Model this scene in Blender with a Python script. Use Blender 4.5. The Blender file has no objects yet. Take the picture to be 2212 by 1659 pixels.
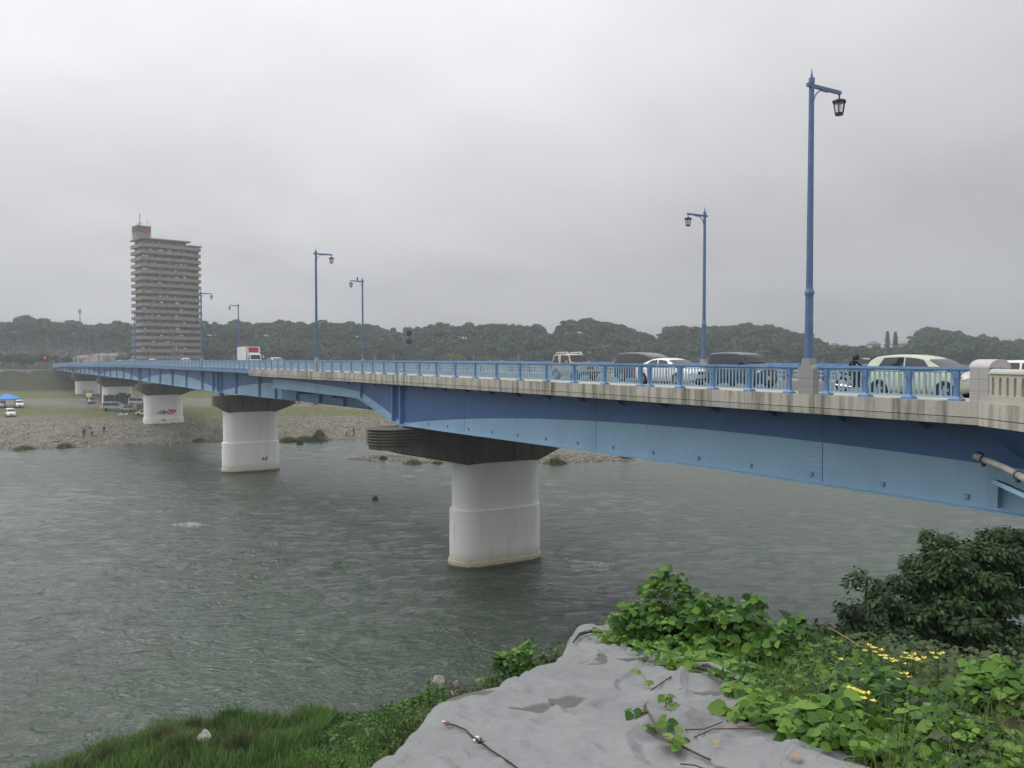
import bpy, bmesh, math, random
import numpy as np
from mathutils import Vector, Matrix, noise as mnoise
R = math.radians
random.seed(7); rng = np.random.default_rng(7)
S = bpy.context.scene
COL = S.collection
# ---------------------------------------------------------------- camera
F = 1789.0; CX = 1106.0; CY = 829.5; HZ = 775.0; EYE = 17.6
PITCH = math.atan((CY - HZ) / F)
cd = bpy.data.cameras.new('camera'); cam = bpy.data.objects.new('camera', cd); COL.objects.link(cam)
cam.location = (0, 0, EYE); cam.rotation_euler = (math.pi/2 - PITCH, 0, 0)
cd.sensor_width = 36.0; cd.lens = 36.0 * F / 2212.0; cd.clip_start = 0.1; cd.clip_end = 6000
S.camera = cam
# ---------------------------------------------------------------- world: overcast sky
SUN_EL, SUN_AZ = R(52), R(-55)          # azimuth measured from +Y (ahead) towards +X
W = bpy.data.worlds.new('World'); S.world = W; W.use_nodes = True
nt = W.node_tree; nt.nodes.clear()
def N(nt, typ, **kw):
    n = nt.nodes.new(typ)
    for k, v in kw.items():
        if k.startswith('i_'): n.inputs[k[2:]].default_value = v
        else: setattr(n, k, v)
    return n
out = N(nt, 'ShaderNodeOutputWorld'); bg = N(nt, 'ShaderNodeBackground'); bg.inputs['Strength'].default_value = 0.1
sky = N(nt, 'ShaderNodeTexSky', sky_type='NISHITA', sun_disc=False, sun_elevation=SUN_EL, sun_rotation=SUN_AZ, air_density=1.5, dust_density=4.0)
tc = N(nt, 'ShaderNodeTexCoord'); sep = N(nt, 'ShaderNodeSeparateXYZ'); nt.links.new(tc.outputs['Generated'], sep.inputs[0])
def M(nt, op, a, b=None, c=None):
    n = nt.nodes.new('ShaderNodeMath'); n.operation = op
    for i, v in enumerate((a, b, c)):
        if v is None: continue
        if isinstance(v, (int, float)): n.inputs[i].default_value = v
        else: nt.links.new(v, n.inputs[i])
    return n.outputs[0]
den = M(nt, 'ADD', M(nt, 'MAXIMUM', sep.outputs['Z'], 0.0), 0.22)
cmb = N(nt, 'ShaderNodeCombineXYZ'); nt.links.new(M(nt, 'DIVIDE', sep.outputs['X'], den), cmb.inputs[0]); nt.links.new(M(nt, 'DIVIDE', sep.outputs['Y'], den), cmb.inputs[1])
n1 = N(nt, 'ShaderNodeTexNoise', i_Scale=0.75, i_Detail=3.0, i_Roughness=0.42, i_Distortion=0.5); nt.links.new(cmb.outputs[0], n1.inputs['Vector'])
n2 = N(nt, 'ShaderNodeTexNoise', i_Scale=2.6, i_Detail=4.0, i_Roughness=0.5, i_Distortion=0.3); nt.links.new(cmb.outputs[0], n2.inputs['Vector'])
cl = M(nt, 'ADD', M(nt, 'MULTIPLY', n1.outputs['Fac'], 0.8), M(nt, 'MULTIPLY', n2.outputs['Fac'], 0.2))
cl = M(nt, 'MULTIPLY_ADD', M(nt, 'SUBTRACT', cl, 0.5), 1.0, 1.0)      # about 0.8..1.2
zc_ = M(nt, 'MAXIMUM', sep.outputs['Z'], 0.0)
grad = M(nt, 'ADD', M(nt, 'MULTIPLY', M(nt, 'POWER', zc_, .85), 12.0), 3.85)
side = M(nt, 'MULTIPLY_ADD', sep.outputs['X'], -0.30, 1.0)
lum = M(nt, 'MULTIPLY', M(nt, 'MULTIPLY', grad, cl), side)
tint = N(nt, 'ShaderNodeCombineXYZ')
nt.links.new(M(nt, 'MULTIPLY', lum, 1.0), tint.inputs[0]); nt.links.new(M(nt, 'MULTIPLY', lum, 0.992), tint.inputs[1]); nt.links.new(M(nt, 'MULTIPLY', lum, 1.03), tint.inputs[2])
mx = N(nt, 'ShaderNodeMix', data_type='RGBA'); mx.inputs[0].default_value = 0.97
nt.links.new(sky.outputs[0], mx.inputs[6]); nt.links.new(tint.outputs[0], mx.inputs[7])
nt.links.new(mx.outputs[2], bg.inputs['Color']); nt.links.new(bg.outputs[0], out.inputs['Surface'])
# ---------------------------------------------------------------- sun through cloud
sl = bpy.data.lights.new('sun', 'SUN'); sl.energy = 1.3; sl.angle = R(24); sl.color = (1.0, 0.97, 0.93)
sun = bpy.data.objects.new('sun', sl); COL.objects.link(sun)
sd = Vector((math.sin(SUN_AZ)*math.cos(SUN_EL), math.cos(SUN_AZ)*math.cos(SUN_EL), math.sin(SUN_EL)))
sun.rotation_euler = sd.to_track_quat('Z', 'Y').to_euler()
S.view_settings.view_transform = 'Standard'; S.view_settings.look = 'None'; S.view_settings.exposure = 0.0; S.view_settings.gamma = 1.0
S.view_settings.use_curve_mapping = False
S.render.engine = 'CYCLES'; S.cycles.max_bounces = 6; S.cycles.transparent_max_bounces = 8; S.cycles.volume_bounces = 0
try: S.cycles.use_denoising = True
except Exception: pass
# ---------------------------------------------------------------- helpers
def ray(px, py):
    dx = (px - CX)/F; dz = -(py - CY)/F
    c, s = math.cos(PITCH), math.sin(PITCH)
    return Vector((dx, c + dz*s, -s + dz*c))
def at(px, py, Y):
    d = ray(px, py); return Vector((0, 0, EYE)) + d*(Y/d.y)
def on_z(px, py, z):
    d = ray(px, py); return Vector((0, 0, EYE)) + d*((z - EYE)/d.z)
def tag(o, label=None, cat=None, group=None, kind=None):
    if label: o['label'] = label
    if cat: o['category'] = cat
    if group: o['group'] = group
    if kind: o['kind'] = kind
    return o
def empty(name, loc=(0, 0, 0), rz=0.0, label=None, cat=None, group=None, kind=None):
    o = bpy.data.objects.new(name, None); COL.objects.link(o); o.location = loc; o.rotation_euler = (0, 0, rz)
    o.empty_display_size = 0.3
    return tag(o, label, cat, group, kind)
def wloc(o):
    p = Vector((0, 0, 0))
    while o is not None: p += o.location; o = o.parent
    return p
def link(name, me, parent=None, loc=None):
    o = bpy.data.objects.new(name, me); COL.objects.link(o)
    if parent is not None: o.parent = parent
    if loc is not None: o.location = loc
    return o
def children(o): return [c for c in bpy.data.objects if c.parent == o]
KIDS = {}
def copy_tree(o, loc=None, rz=None, scale=None, parent=None, kids=None):
    c = o.copy(); COL.objects.link(c)
    if parent is not None: c.parent = parent
    if loc is not None: c.location = loc
    if rz is not None: c.rotation_euler = (0, 0, rz)
    if scale is not None: c.scale = scale if hasattr(scale, '__len__') else (scale,)*3
    for ch in o.children: copy_tree(ch, parent=c)
    return c
class MB:
    def __init__(s): s.v = []; s.f = []; s.m = []
    def add(s, vs, fs, m=0):
        b = len(s.v); s.v += [tuple(p) for p in vs]
        for f in fs: s.f.append([b+i for i in f]); s.m.append(m)
    def quad(s, a, b, c, d, m=0): s.add([a, b, c, d], [(0, 1, 2, 3)], m)
    def box(s, c, d, rz=0.0, m=0, mat=None):
        x, y, z = d[0]/2, d[1]/2, d[2]/2
        P = [Vector(p) for p in ((-x,-y,-z),(x,-y,-z),(x,y,-z),(-x,y,-z),(-x,-y,z),(x,-y,z),(x,y,z),(-x,y,z))]
        Q = mat if mat is not None else Matrix.Rotation(rz, 3, 'Z')
        s.add([Q @ p + Vector(c) for p in P], [(0,3,2,1),(4,5,6,7),(0,1,5,4),(1,2,6,5),(2,3,7,6),(3,0,4,7)], m)
    def bar(s, a, b, w, h, m=0):
        a, b = Vector(a), Vector(b); d = b - a; L = d.length; d.normalize()
        up = Vector((0, 0, 1)) if abs(d.z) < 0.95 else Vector((1, 0, 0))
        x = d.cross(up).normalized(); z = x.cross(d)
        Q = Matrix((x, d, z)).transposed()
        s.box((a+b)/2, (w, L, h), m=m, mat=Q)
    def tube(s, pts, rad, n=8, m=0, cap=True):
        pts = [Vector(p) for p in pts]; k = len(pts)
        rad = rad if hasattr(rad, '__len__') else [rad]*k
        rings = []
        for i, p in enumerate(pts):
            d = (pts[min(i+1, k-1)] - pts[max(i-1, 0)]).normalized()
            up = Vector((0, 0, 1)) if abs(d.z) < 0.9 else Vector((0, 1, 0))
            x = d.cross(up).normalized(); y = x.cross(d)
            rings.append([p + (x*math.cos(2*math.pi*j/n) + y*math.sin(2*math.pi*j/n))*rad[i] for j in range(n)])
        s.loft(rings, True, cap, m)
    def loft(s, rings, closed=True, cap=True, m=0):
        n = len(rings[0]); vs = [p for r in rings for p in r]; fs = []
        for i in range(len(rings)-1):
            for j in range(n if closed else n-1):
                k = (j+1) % n
                fs.append((i*n+j, i*n+k, (i+1)*n+k, (i+1)*n+j))
        if cap and closed:
            fs.append(tuple(range(n))[::-1]); fs.append(tuple((len(rings)-1)*n + j for j in range(n)))
        s.add(vs, fs, m)
    def lathe(s, prof, n=16, c=(0, 0, 0), m=0, cap=True):
        s.loft([[(c[0]+r*math.cos(2*math.pi*j/n), c[1]+r*math.sin(2*math.pi*j/n), c[2]+z) for j in range(n)] for r, z in prof], True, cap, m)
    def build(s, name, mats, parent=None, smooth=None, world=False, loc=None):
        me = bpy.data.meshes.new(name)
        v = s.v
        if world and parent is not None:
            w = wloc(parent); v = [(p[0]-w.x, p[1]-w.y, p[2]-w.z) for p in v]
        me.from_pydata(v, [], s.f)
        if not isinstance(mats, (list, tuple)): mats = [mats]
        for mm in mats: me.materials.append(mm)
        if len(mats) > 1: me.polygons.foreach_set('material_index', s.m)
        me.update()
        bm = bmesh.new(); bm.from_mesh(me); bmesh.ops.recalc_face_normals(bm, faces=bm.faces); bm.to_mesh(me); bm.free()
        if smooth is not None:
            me.polygons.foreach_set('use_smooth', [True]*len(me.polygons))
            me.set_sharp_from_angle(angle=R(smooth))
        return link(name, me, parent, loc)
def np_mesh(name, V, Fq, mats, parent=None, smooth=False, loc=None, nper=4):
    me = bpy.data.meshes.new(name)
    V = np.asarray(V, dtype=np.float32); Fq = np.asarray(Fq, dtype=np.int32)
    me.vertices.add(len(V)); me.vertices.foreach_set('co', V.ravel())
    nf = len(Fq); me.loops.add(nf*nper); me.loops.foreach_set('vertex_index', Fq.ravel())
    me.polygons.add(nf); me.polygons.foreach_set('loop_start', np.arange(0, nf*nper, nper, dtype=np.int32))
    if smooth: me.polygons.foreach_set('use_smooth', np.ones(nf, dtype=bool))
    if not isinstance(mats, (list, tuple)): mats = [mats]
    for mm in mats: me.materials.append(mm)
    me.update(calc_edges=True); me.validate()
    return link(name, me, parent, loc)
def lerp_tab(tab, x):
    xs = [a for a, _ in tab]; ys = [b for _, b in tab]
    return float(np.interp(x, xs, ys))
# ---------------------------------------------------------------- materials
def new_mat(name):
    m = bpy.data.materials.new(name); m.use_nodes = True
    return m, m.node_tree, m.node_tree.nodes['Principled BSDF']
def pos(nt, world=False, scale=(1, 1, 1)):
    if world:
        g = N(nt, 'ShaderNodeNewGeometry'); v = g.outputs['Position']
    else:
        g = N(nt, 'ShaderNodeTexCoord'); v = g.outputs['Object']
    mp = N(nt, 'ShaderNodeMapping'); mp.inputs['Scale'].default_value = scale; nt.links.new(v, mp.inputs[0])
    return mp.outputs[0]
def noise(nt, vec, scale, detail=4, rough=0.55, dist=0.0):
    n = N(nt, 'ShaderNodeTexNoise', i_Scale=scale, i_Detail=detail, i_Roughness=rough, i_Distortion=dist); nt.links.new(vec, n.inputs['Vector']); return n.outputs['Fac']
def ramp(nt, fac, stops):
    r = N(nt, 'ShaderNodeValToRGB'); e = r.color_ramp.elements
    while len(e) < len(stops): e.new(0.5)
    for i, (p, c) in enumerate(stops):
        e[i].position = p; e[i].color = (c[0], c[1], c[2], 1) if hasattr(c, '__len__') else (c, c, c, 1)
    nt.links.new(fac, r.inputs[0]); return r.outputs[0]
def mixc(nt, fac, a, b, mode='MIX'):
    n = N(nt, 'ShaderNodeMix', data_type='RGBA', blend_type=mode)
    for i, v in ((0, fac), (6, a), (7, b)):
        if isinstance(v, (int, float)): n.inputs[i].default_value = v
        elif isinstance(v, (tuple, list)): n.inputs[i].default_value = (v[0], v[1], v[2], 1)
        else: nt.links.new(v, n.inputs[i])
    return n.outputs[2]
def bump(nt, b, h, strength=0.3, dist=0.05):
    n = N(nt, 'ShaderNodeBump', i_Strength=strength, i_Distance=dist); nt.links.new(h, n.inputs['Height']); nt.links.new(n.outputs[0], b.inputs['Normal'])
def mat(name, col, rough=0.6, metal=0.0, var=0.15, scale=3.0, bumpst=0.0, bscale=20.0, stretch=(1, 1, 1), coat=0.0, spec=0.5):
    m, nt, b = new_mat(name)
    p = pos(nt, scale=stretch); f = noise(nt, p, scale, 5)
    lo = tuple(c*(1-var) for c in col); hi = tuple(min(1, c*(1+var)) for c in col)
    nt.links.new(ramp(nt, f, [(0.3, lo), (0.7, hi)]), b.inputs['Base Color'])
    b.inputs['Roughness'].default_value = rough; b.inputs['Metallic'].default_value = metal
    b.inputs['Coat Weight'].default_value = coat; b.inputs['Specular IOR Level'].default_value = spec
    if bumpst: bump(nt, b, noise(nt, p, bscale, 6), bumpst, 0.03)
    return m
def leaf_mat(name, cols, rough=0.5, trans=0.25, scale=0.6, world=False):
    m, nt, b = new_mat(name)
    g = N(nt, 'ShaderNodeNewGeometry'); oi = N(nt, 'ShaderNodeObjectInfo')
    f = M(nt, 'ADD', M(nt, 'MULTIPLY', g.outputs['Random Per Island'], 0.55), M(nt, 'MULTIPLY', noise(nt, pos(nt, world), scale, 3), 0.6))
    f = M(nt, 'ADD', f, M(nt, 'MULTIPLY_ADD', oi.outputs['Random'], 0.3, -0.15))
    n = len(cols)
    c = ramp(nt, f, [(0.25 + 0.6*i/(n-1), cc) for i, cc in enumerate(cols)])
    nt.links.new(c, b.inputs['Base Color']); b.inputs['Roughness'].default_value = rough; b.inputs['Specular IOR Level'].default_value = 0.3
    if trans:
        t = N(nt, 'ShaderNodeBsdfTranslucent'); nt.links.new(c, t.inputs[0]); ms = N(nt, 'ShaderNodeMixShader'); ms.inputs[0].default_value = trans
        nt.links.new(b.outputs[0], ms.inputs[1]); nt.links.new(t.outputs[0], ms.inputs[2]); nt.links.new(ms.outputs[0], nt.nodes['Material Output'].inputs[0])
    return m
MT = {}
MT['blue'] = mat('blue paint', (0.12, 0.235, 0.43), 0.45, var=0.22, scale=2.0, stretch=(1, 1, .3))
MT['blue_light'] = mat('light blue paint', (0.285, 0.455, 0.575), 0.5, var=0.10, scale=1.5)
MT['pole'] = mat('lamp post blue paint', (0.10, 0.175, 0.32), 0.4, var=0.15, scale=3.0)
MT['web_dark'] = mat('girder mid blue paint', (0.044, 0.13, 0.32), 0.5, var=0.12, scale=0.7)
MT['web_light'] = mat('girder light blue paint', (0.27, 0.45, 0.60), 0.5, var=0.13, scale=0.6)
def weathered(name, col, rust=.35):
    m, nt, b = new_mat(name); pw = pos(nt, world=True); f = noise(nt, pw, .35, 4, .55); st = noise(nt, pos(nt, world=True, scale=(1, 1, .10)), 1.6, 6, .65); fine = noise(nt, pw, 6, 5, .6)
    c = ramp(nt, f, [(.3, tuple(v*.88 for v in col)), (.7, tuple(min(1, v*1.10) for v in col))])
    c = mixc(nt, ramp(nt, st, [(.56, 0), (.72, .30)]), c, tuple(.55*v+.04 for v in col))
    c = mixc(nt, ramp(nt, st, [(.28, .22), (.40, 0)]), c, tuple(.8*v+.12 for v in col))
    c = mixc(nt, ramp(nt, M(nt, 'MULTIPLY', fine, st), [(.40, 0), (.46, rust)]), c, (.16, .11, .07))
    nt.links.new(c, b.inputs['Base Color']); b.inputs['Roughness'].default_value = .5; bump(nt, b, noise(nt, pw, .9, 2, .4), .25, .03)
    return m
MT['web_dark'] = weathered('weathered mid blue girder paint', (0.044, 0.13, 0.32)); MT['web_light'] = weathered('weathered light blue girder paint', (0.27, 0.45, 0.60))
MT['web_inner'] = mat('inner girder blue paint', (0.10, 0.24, 0.42), 0.55, var=0.1, scale=0.5)
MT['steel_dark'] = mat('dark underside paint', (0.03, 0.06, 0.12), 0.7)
MT['asphalt'] = mat('asphalt', (0.10, 0.10, 0.10), 0.9, var=0.2, scale=6, bumpst=0.3, bscale=60)
MT['paving'] = mat('pale paving', (0.42, 0.40, 0.37), 0.85, var=0.15, scale=4, bumpst=0.2, bscale=30)
MT['granite'] = mat('grey granite', (0.32, 0.32, 0.31), 0.7, var=0.14, scale=25, bumpst=0.12, bscale=90)
MT['joint'] = mat('dark joint', (0.05, 0.045, 0.04), 0.9)
MT['black'] = mat('black rubber', (0.012, 0.012, 0.013), 0.75)
MT['white_line'] = mat('road marking white', (0.6, 0.6, 0.58), 0.8)
MT['lantern'] = mat('lantern dark bronze', (0.035, 0.035, 0.045), 0.45, 0.4)
MT['stone'] = mat('river stone', (0.32, 0.30, 0.26), 0.85, var=0.35, scale=3, bumpst=0.4, bscale=12)
MT['trunk'] = mat('bark', (0.07, 0.055, 0.04), 0.9, var=0.3, scale=5)
MT['white'] = mat('white plastic', (0.72, 0.72, 0.70), 0.5, var=0.05)
def glassy(name, col=(0.02, 0.025, 0.03), rough=0.06):
    m, nt, b = new_mat(name); b.inputs['Base Color'].default_value = (*col, 1); b.inputs['Roughness'].default_value = rough; b.inputs['Specular IOR Level'].default_value = 0.6
    return m
MT['car_glass'] = glassy('tinted car glass')
def clear_glass(name, alpha=0.25):
    m, nt, b = new_mat(name); b.inputs['Base Color'].default_value = (0.75, 0.8, 0.82, 1); b.inputs['Roughness'].default_value = 0.1; b.inputs['Alpha'].default_value = alpha
    return m
MT['pane'] = clear_glass('lantern pane')
def streaked(name, base, stain, amount=0.5):
    m, nt, b = new_mat(name)
    p = pos(nt, world=True, scale=(1, 1, 0.06)); f = noise(nt, p, 2.2, 7, 0.66)
    p2 = pos(nt, world=True); f2 = noise(nt, p2, 0.45, 3)
    f3 = noise(nt, p2, 9.0, 6, 0.7)
    k = M(nt, 'ADD', M(nt, 'MULTIPLY', f, 0.75), M(nt, 'MULTIPLY', f2, 0.25))
    c = ramp(nt, k, [(0.36, stain), (0.46, tuple((a*0.55+s*0.45) for a, s in zip(base, stain))), (0.53, base), (0.72, tuple(min(1, a*1.18) for a in base))])
    c = mixc(nt, 0.35, c, ramp(nt, f3, [(0.3, 0.35), (0.7, 0.65)]), 'OVERLAY')
    nt.links.new(c, b.inputs['Base Color']); b.inputs['Roughness'].default_value = 0.85
    bump(nt, b, f3, 0.25, 0.02)
    return m
MT['fascia'] = streaked('stained concrete', (0.47, 0.45, 0.385), (0.10, 0.10, 0.055))
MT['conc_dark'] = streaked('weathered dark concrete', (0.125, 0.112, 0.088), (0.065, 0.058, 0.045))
MT['conc_grey'] = streaked('grey concrete', (0.34, 0.34, 0.32), (0.16, 0.16, 0.14))
# ---------------------------------------------------------------- bridge geometry functions
def Xn(Y):                      # near edge line of the deck
    a, b = 30.6 - .604*Y, 37.8 - .658*Y
    return min(a, b) if Y < 120 or Y > 146 else min(a, b) - 0.18*max(0, 1-abs(Y-133)/13)**2
NV = Vector((.856, .517, 0)).normalized()      # across the deck, away from the viewer
DV = Vector((.517, -.856, 0)).normalized()     # along the deck, towards the viewer
RZ = math.atan2(DV.y, DV.x)
def width(Y):
    return (54.2 - .664*Y - Xn(Y))/1.199
DROP = [(0, .30), (26, .27), (44, .23), (68, .15), (85, .14), (110, .16), (131, .2), (160, .21), (185, .27), (210, .43), (241, .72), (270, .98), (295, 1.2), (320, 1.48), (342, 1.8), (367, 2.35), (400, 3.1), (470, 4.4), (600, 5.0)]
def zc(Y):                      # top of the kerb under the railing
    return EYE - 1.1 - sum(lerp_tab(DROP, Y+d) for d in (-8, 0, 8))/3 
def EP(Y, t=0.0, dz=0.0): return Vector((Xn(Y), Y, zc(Y)+dz)) + NV*t
def Y_at_u(px, t=0.0):          # station whose point at offset t appears in column px
    u = (px - CX)/F
    lo, hi = 5.0, 460.0
    for _ in range(60):
        mid = (lo+hi)/2; p = EP(mid, t(mid) if callable(t) else t)
        if p.x/p.y > u: lo = mid
        else: hi = mid
    return lo
def stations(y0, y1, step=3.0):
    n = max(1, int(round((y1-y0)/step))); return [y0 + (y1-y0)*i/n for i in range(n+1)]
def strip(mb, sec, y0, y1, step=3.0, m=0, closed=True):
    mb.loft([[EP(Y, t, dz) for t, dz in sec(Y)] for Y in stations(y0, y1, step)], closed, closed, m)
Y0, YE = 8.0, 367.0
bridge = empty('bridge', EP(26, 5), label='long pale and mid blue steel girder road bridge crossing the river on white piers', cat='bridge')
mb = MB(); strip(mb, lambda Y: [(0.28, -.155), (width(Y)-.28, -.155), (width(Y)-.28, -.48), (0.28, -.48)], Y0, YE); mb.build('deck_slab', MT['conc_dark'], bridge, world=True)  # slab concrete darkened so its colour deepens the shade under the deck
mb = MB(); strip(mb, lambda Y: [(2.35, -.15), (width(Y)-2.35, -.15)], Y0, YE, closed=False); mb.build('road_surface', MT['asphalt'], bridge, world=True)
for side in (0, 1):
    mb = MB()
    g = (lambda Y, t: t) if side == 0 else (lambda Y, t: width(Y)-t)
    strip(mb, lambda Y: [(g(Y, .281), -.012), (g(Y, 2.15), -.012), (g(Y, 2.15), -.154), (g(Y, .281), -.154)], Y0, YE); mb.build('sidewalk', MT['paving'], bridge, world=True)
    mb = MB(); strip(mb, lambda Y: [(g(Y, 2.152), .0), (g(Y, 2.33), .0), (g(Y, 2.33), -.149), (g(Y, 2.152), -.149)], Y0, YE); mb.build('kerb', MT['granite'], bridge, world=True)
mb = MB()
for off in (2.8, ): strip(mb, lambda Y: [(off, -.146), (off+.15, -.146)], Y0, YE, closed=False)
strip(mb, lambda Y: [(width(Y)-2.95, -.146), (width(Y)-2.8, -.146)], Y0, YE, closed=False)
for Y in np.arange(Y0, YE, 8.0): strip(mb, lambda Yy: [(width(Yy)*.5-.07, -.146), (width(Yy)*.5+.07, -.146)], Y, Y+4.5, closed=False)
mb.build('lane_marking', MT['white_line'], bridge, world=True)
# concrete edge beam of the near side, in precast lengths
YF = Y_at_u(540); YC = Y_at_u(2134)
def fth(Y): return lerp_tab([(0, .73), (45, .73), (100, .90), (400, .9)], Y)
joints = [Y0+19.0] + [26.6, Y_at_u(2664/1.6491), Y_at_u(2045/1.6491)]
yy = joints[-1]
while yy + 8.4 < YF: yy += 8.4; joints.append(yy)
joints[-1] = YF
joints = [YC] + joints[2:]
for i in range(len(joints)-1):
    a, b = joints[i]+(.012 if i else 0), joints[i+1]-.012
    mb = MB()
    strip(mb, lambda Y: [(-.16, 0), (.28, 0), (.28, .245-fth(Y)), (-.16, .245-fth(Y))], a, b)
    strip(mb, lambda Y: [(-.13, .243-fth(Y)), (.27, .243-fth(Y)), (.27, .222-fth(Y)), (-.13, .222-fth(Y))], a+.01, b-.01, m=1)
    strip(mb, lambda Y: [(-.16, .22-fth(Y)), (.28, .22-fth(Y)), (.28, -fth(Y)), (-.14, -fth(Y))], a, b)
    mb.build('edge_beam', [MT['fascia'], MT['joint']], bridge, world=True)
mb = MB(); strip(mb, lambda Y: [(-.05, -.02), (.27, -.02), (.27, -.68), (-.05, -.68)], joints[0]+.05, YF-.05); mb.build('edge_joint_filler', MT['joint'], bridge, world=True)
# steel edge further on
mb = MB(); strip(mb, lambda Y: [(0, 0), (.28, 0), (.28, -.62), (.03, -.62), (.03, -.12), (0, -.12)], YF+.02, YE); mb.build('steel_edge', MT['blue'], bridge, world=True)
mb = MB(); strip(mb, lambda Y: [(width(Y)+.1, 0), (width(Y)-.279, 0), (width(Y)-.279, -.7), (width(Y)+.1, -.7)], Y0, YE); mb.build('far_edge_beam', MT['conc_grey'], bridge, world=True)
# flared corner by the balustrade
FX, FY = Xn(YC), YC
def flare_pt(s, o=0.0): # s metres along the flare from the pillar, o metres inwards
    return Vector((FX - .1 + o + 0.02*s, FY - s, 0))
z0 = zc(YC)
mb = MB()
for (o0, o1, za, zb, mi) in ((-.16, .28, 0, -.485, 0), (-.13, .27, -.487, -.51, 1), (-.16, .28, -.512, -.735, 0)):
    mb.loft([[flare_pt(s, o0)+Vector((0, 0, z0+za)), flare_pt(s, o1)+Vector((0, 0, z0+za)), flare_pt(s, o1)+Vector((0, 0, z0+zb)), flare_pt(s, o0)+Vector((0, 0, z0+zb))] for s in (.0, 4, 8, 14)], True, True, mi)
mb.build('flared_edge_beam', [MT['fascia'], MT['joint']], bridge, world=True)
mb = MB(); mb.loft([[flare_pt(s, .29)+Vector((0, 0, z0-.02)), Vector((Xn(FY-s)+.35, FY-s, z0-.02)), Vector((Xn(FY-s)+.35, FY-s, z0-.5)), flare_pt(s, .29)+Vector((0, 0, z0-.5))] for s in (.3, 5, 9, 14)]); mb.build('flared_footway', MT['paving'], bridge, world=True)
mb = MB(); mb.loft([[flare_pt(s, .25)+Vector((0, 0, z0-.735)), flare_pt(s, .4)+Vector((0, 0, z0-.735)), flare_pt(s, 3)+Vector((0, 0, z0-2.6)), flare_pt(s, 2.8)+Vector((0, 0, z0-2.6))] for s in (-1.0, 5, 9, 14)]); mb.build('flare_bracket_plate', MT['web_dark'], bridge, world=True)
# girders --------------------------------------------------------------
def TWf(Y): return lerp_tab([(0, 1.9), (30, 1.9), (66, 1.2), (200, 1.2)], Y)
P1, P2, P3, P4, P5 = 66.9, 127.3, 186.9, 244.3, 305.0
SP = [8.0, P1, P2, P3, P4, P5, 364.0]
BOT_O = [(0, -5.08), (27, -5.06), (38, -5.06), (51, -5.2), (60, -5.32), (67.2, -5.38), (68.6, -5.2), (70.0, -4.85), (71.7, -4.5), (73.5, -4.05), (75.8, -3.56), (101, -3.5)]
def paint_line(Y, bot, top, apex):   # boundary between the light arch and the darker blue
    for a, b in zip(SP[:-1], SP[1:]):
        if a <= Y <= b:
            k = (Y-a)/(b-a); return bot + .12 + (apex)*(4*k*(1-k))*(top-bot)
    return bot + .1
def web(mb, y0, y1, tfun, bot, topdz, apex, step=1.5, th=.02):
    sts = stations(y0, y1, step); A = []; B = []; C = []
    for Y in sts:
        t = tfun(Y); zt = zc(Y)+topdz; zb = bot(Y); zp = min(zt-.1, paint_line(Y, zb, zt, apex))
        for lst, z in ((A, zt), (B, zp), (C, zb)):
            p = EP(Y, t); lst.append(Vector((p.x, p.y, z)))
    for i in range(len(sts)-1):
        mb.quad(A[i], A[i+1], B[i+1], B[i], 1); mb.quad(B[i], B[i+1], C[i+1], C[i], 0)
    o = NV*th*3
    for i in range(len(sts)-1): mb.quad(A[i]+o, A[i+1]+o, C[i+1]+o, C[i]+o, 1)
    # bottom flange
    for i in range(len(sts)-1):
        a, b = C[i], C[i+1]; w = NV*.30; dz = Vector((0, 0, .05))
        mb.add([a-w, a+w, b+w, b-w, a-w-dz, a+w-dz, b+w-dz, b-w-dz], [(0,1,2,3),(4,5,6,7),(0,3,7,4),(1,2,6,5)], 0)
    return A, C
bo = lambda Y: EYE + lerp_tab(BOT_O, Y)
mb = MB(); web(mb, Y0, 101.0, TWf, bo, -.5, .50); mb.build('outer_girder', [MT['web_light'], MT['web_dark']], bridge, world=True)
TM = lambda Y: (39.2 - .658*Y - Xn(Y))/1.196
BOT_M = [(0, -4.95), (60, -4.95), (80, -4.86), (100, -4.98), (127, -5.15), (187, -4.85), (245, -4.85), (305, -5.0), (367, -5.1)]
bmn = lambda Y: EYE + lerp_tab(BOT_M, Y)
mb = MB(); web(mb, 58.0, 102.0, TM, bmn, -.5, .3); mb.build('inner_girder', [MT['web_inner'], MT['web_inner']], bridge, world=True)
mb = MB(); web(mb, 102.0, 366.0, TM, bmn, -.6, .62); mb.build('main_girder', [MT['web_light'], MT['web_dark']], bridge, world=True)
mb = MB()
for side in (1.3, 4.5):
    web(mb, Y0, 366.0, lambda Y: width(Y)-side, bmn, -.5, .5, step=6)
mb.build('far_girder', [MT['web_inner'], MT['web_inner']], bridge, world=True)
# stiffeners
def stiff(mb, Y, t, zt, zb, d=.28, th=.05):
    a = EP(Y, t-d/2-.012); mb.box((a.x, a.y, (zt+zb)/2), (th, d, zt-zb), rz=math.atan2(NV.y, NV.x)-math.pi/2)
sts = [P2-.9, P2+.9, P2+3.4] + list(np.arange(P2+9.6, P3-2, 10.0)) + [P3-.8, P3+.8] + list(np.arange(P3+9.5, P4-2, 9.6)) + [P4-.8, P4+.8] + list(np.arange(P4+10, P5-2, 10)) + [P5-.8, P5+.8] + list(np.arange(P5+10, 364, 10)) + [P2-8, 109.5, 103.5]
for Y in sts:
    mb = MB(); stiff(mb, Y, TM(Y), zc(Y)-.62, bmn(Y), .30, .16); mb.build('stiffener', MT['blue'], bridge, world=True)
mb = MB()
for Y in (P1+.2, P1+1.6): stiff(mb, Y, TWf(Y), zc(Y)-.5, bo(Y)+.02, .32, .20)
mb.build('bearing_stiffener', MT['blue'], bridge, world=True)
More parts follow.
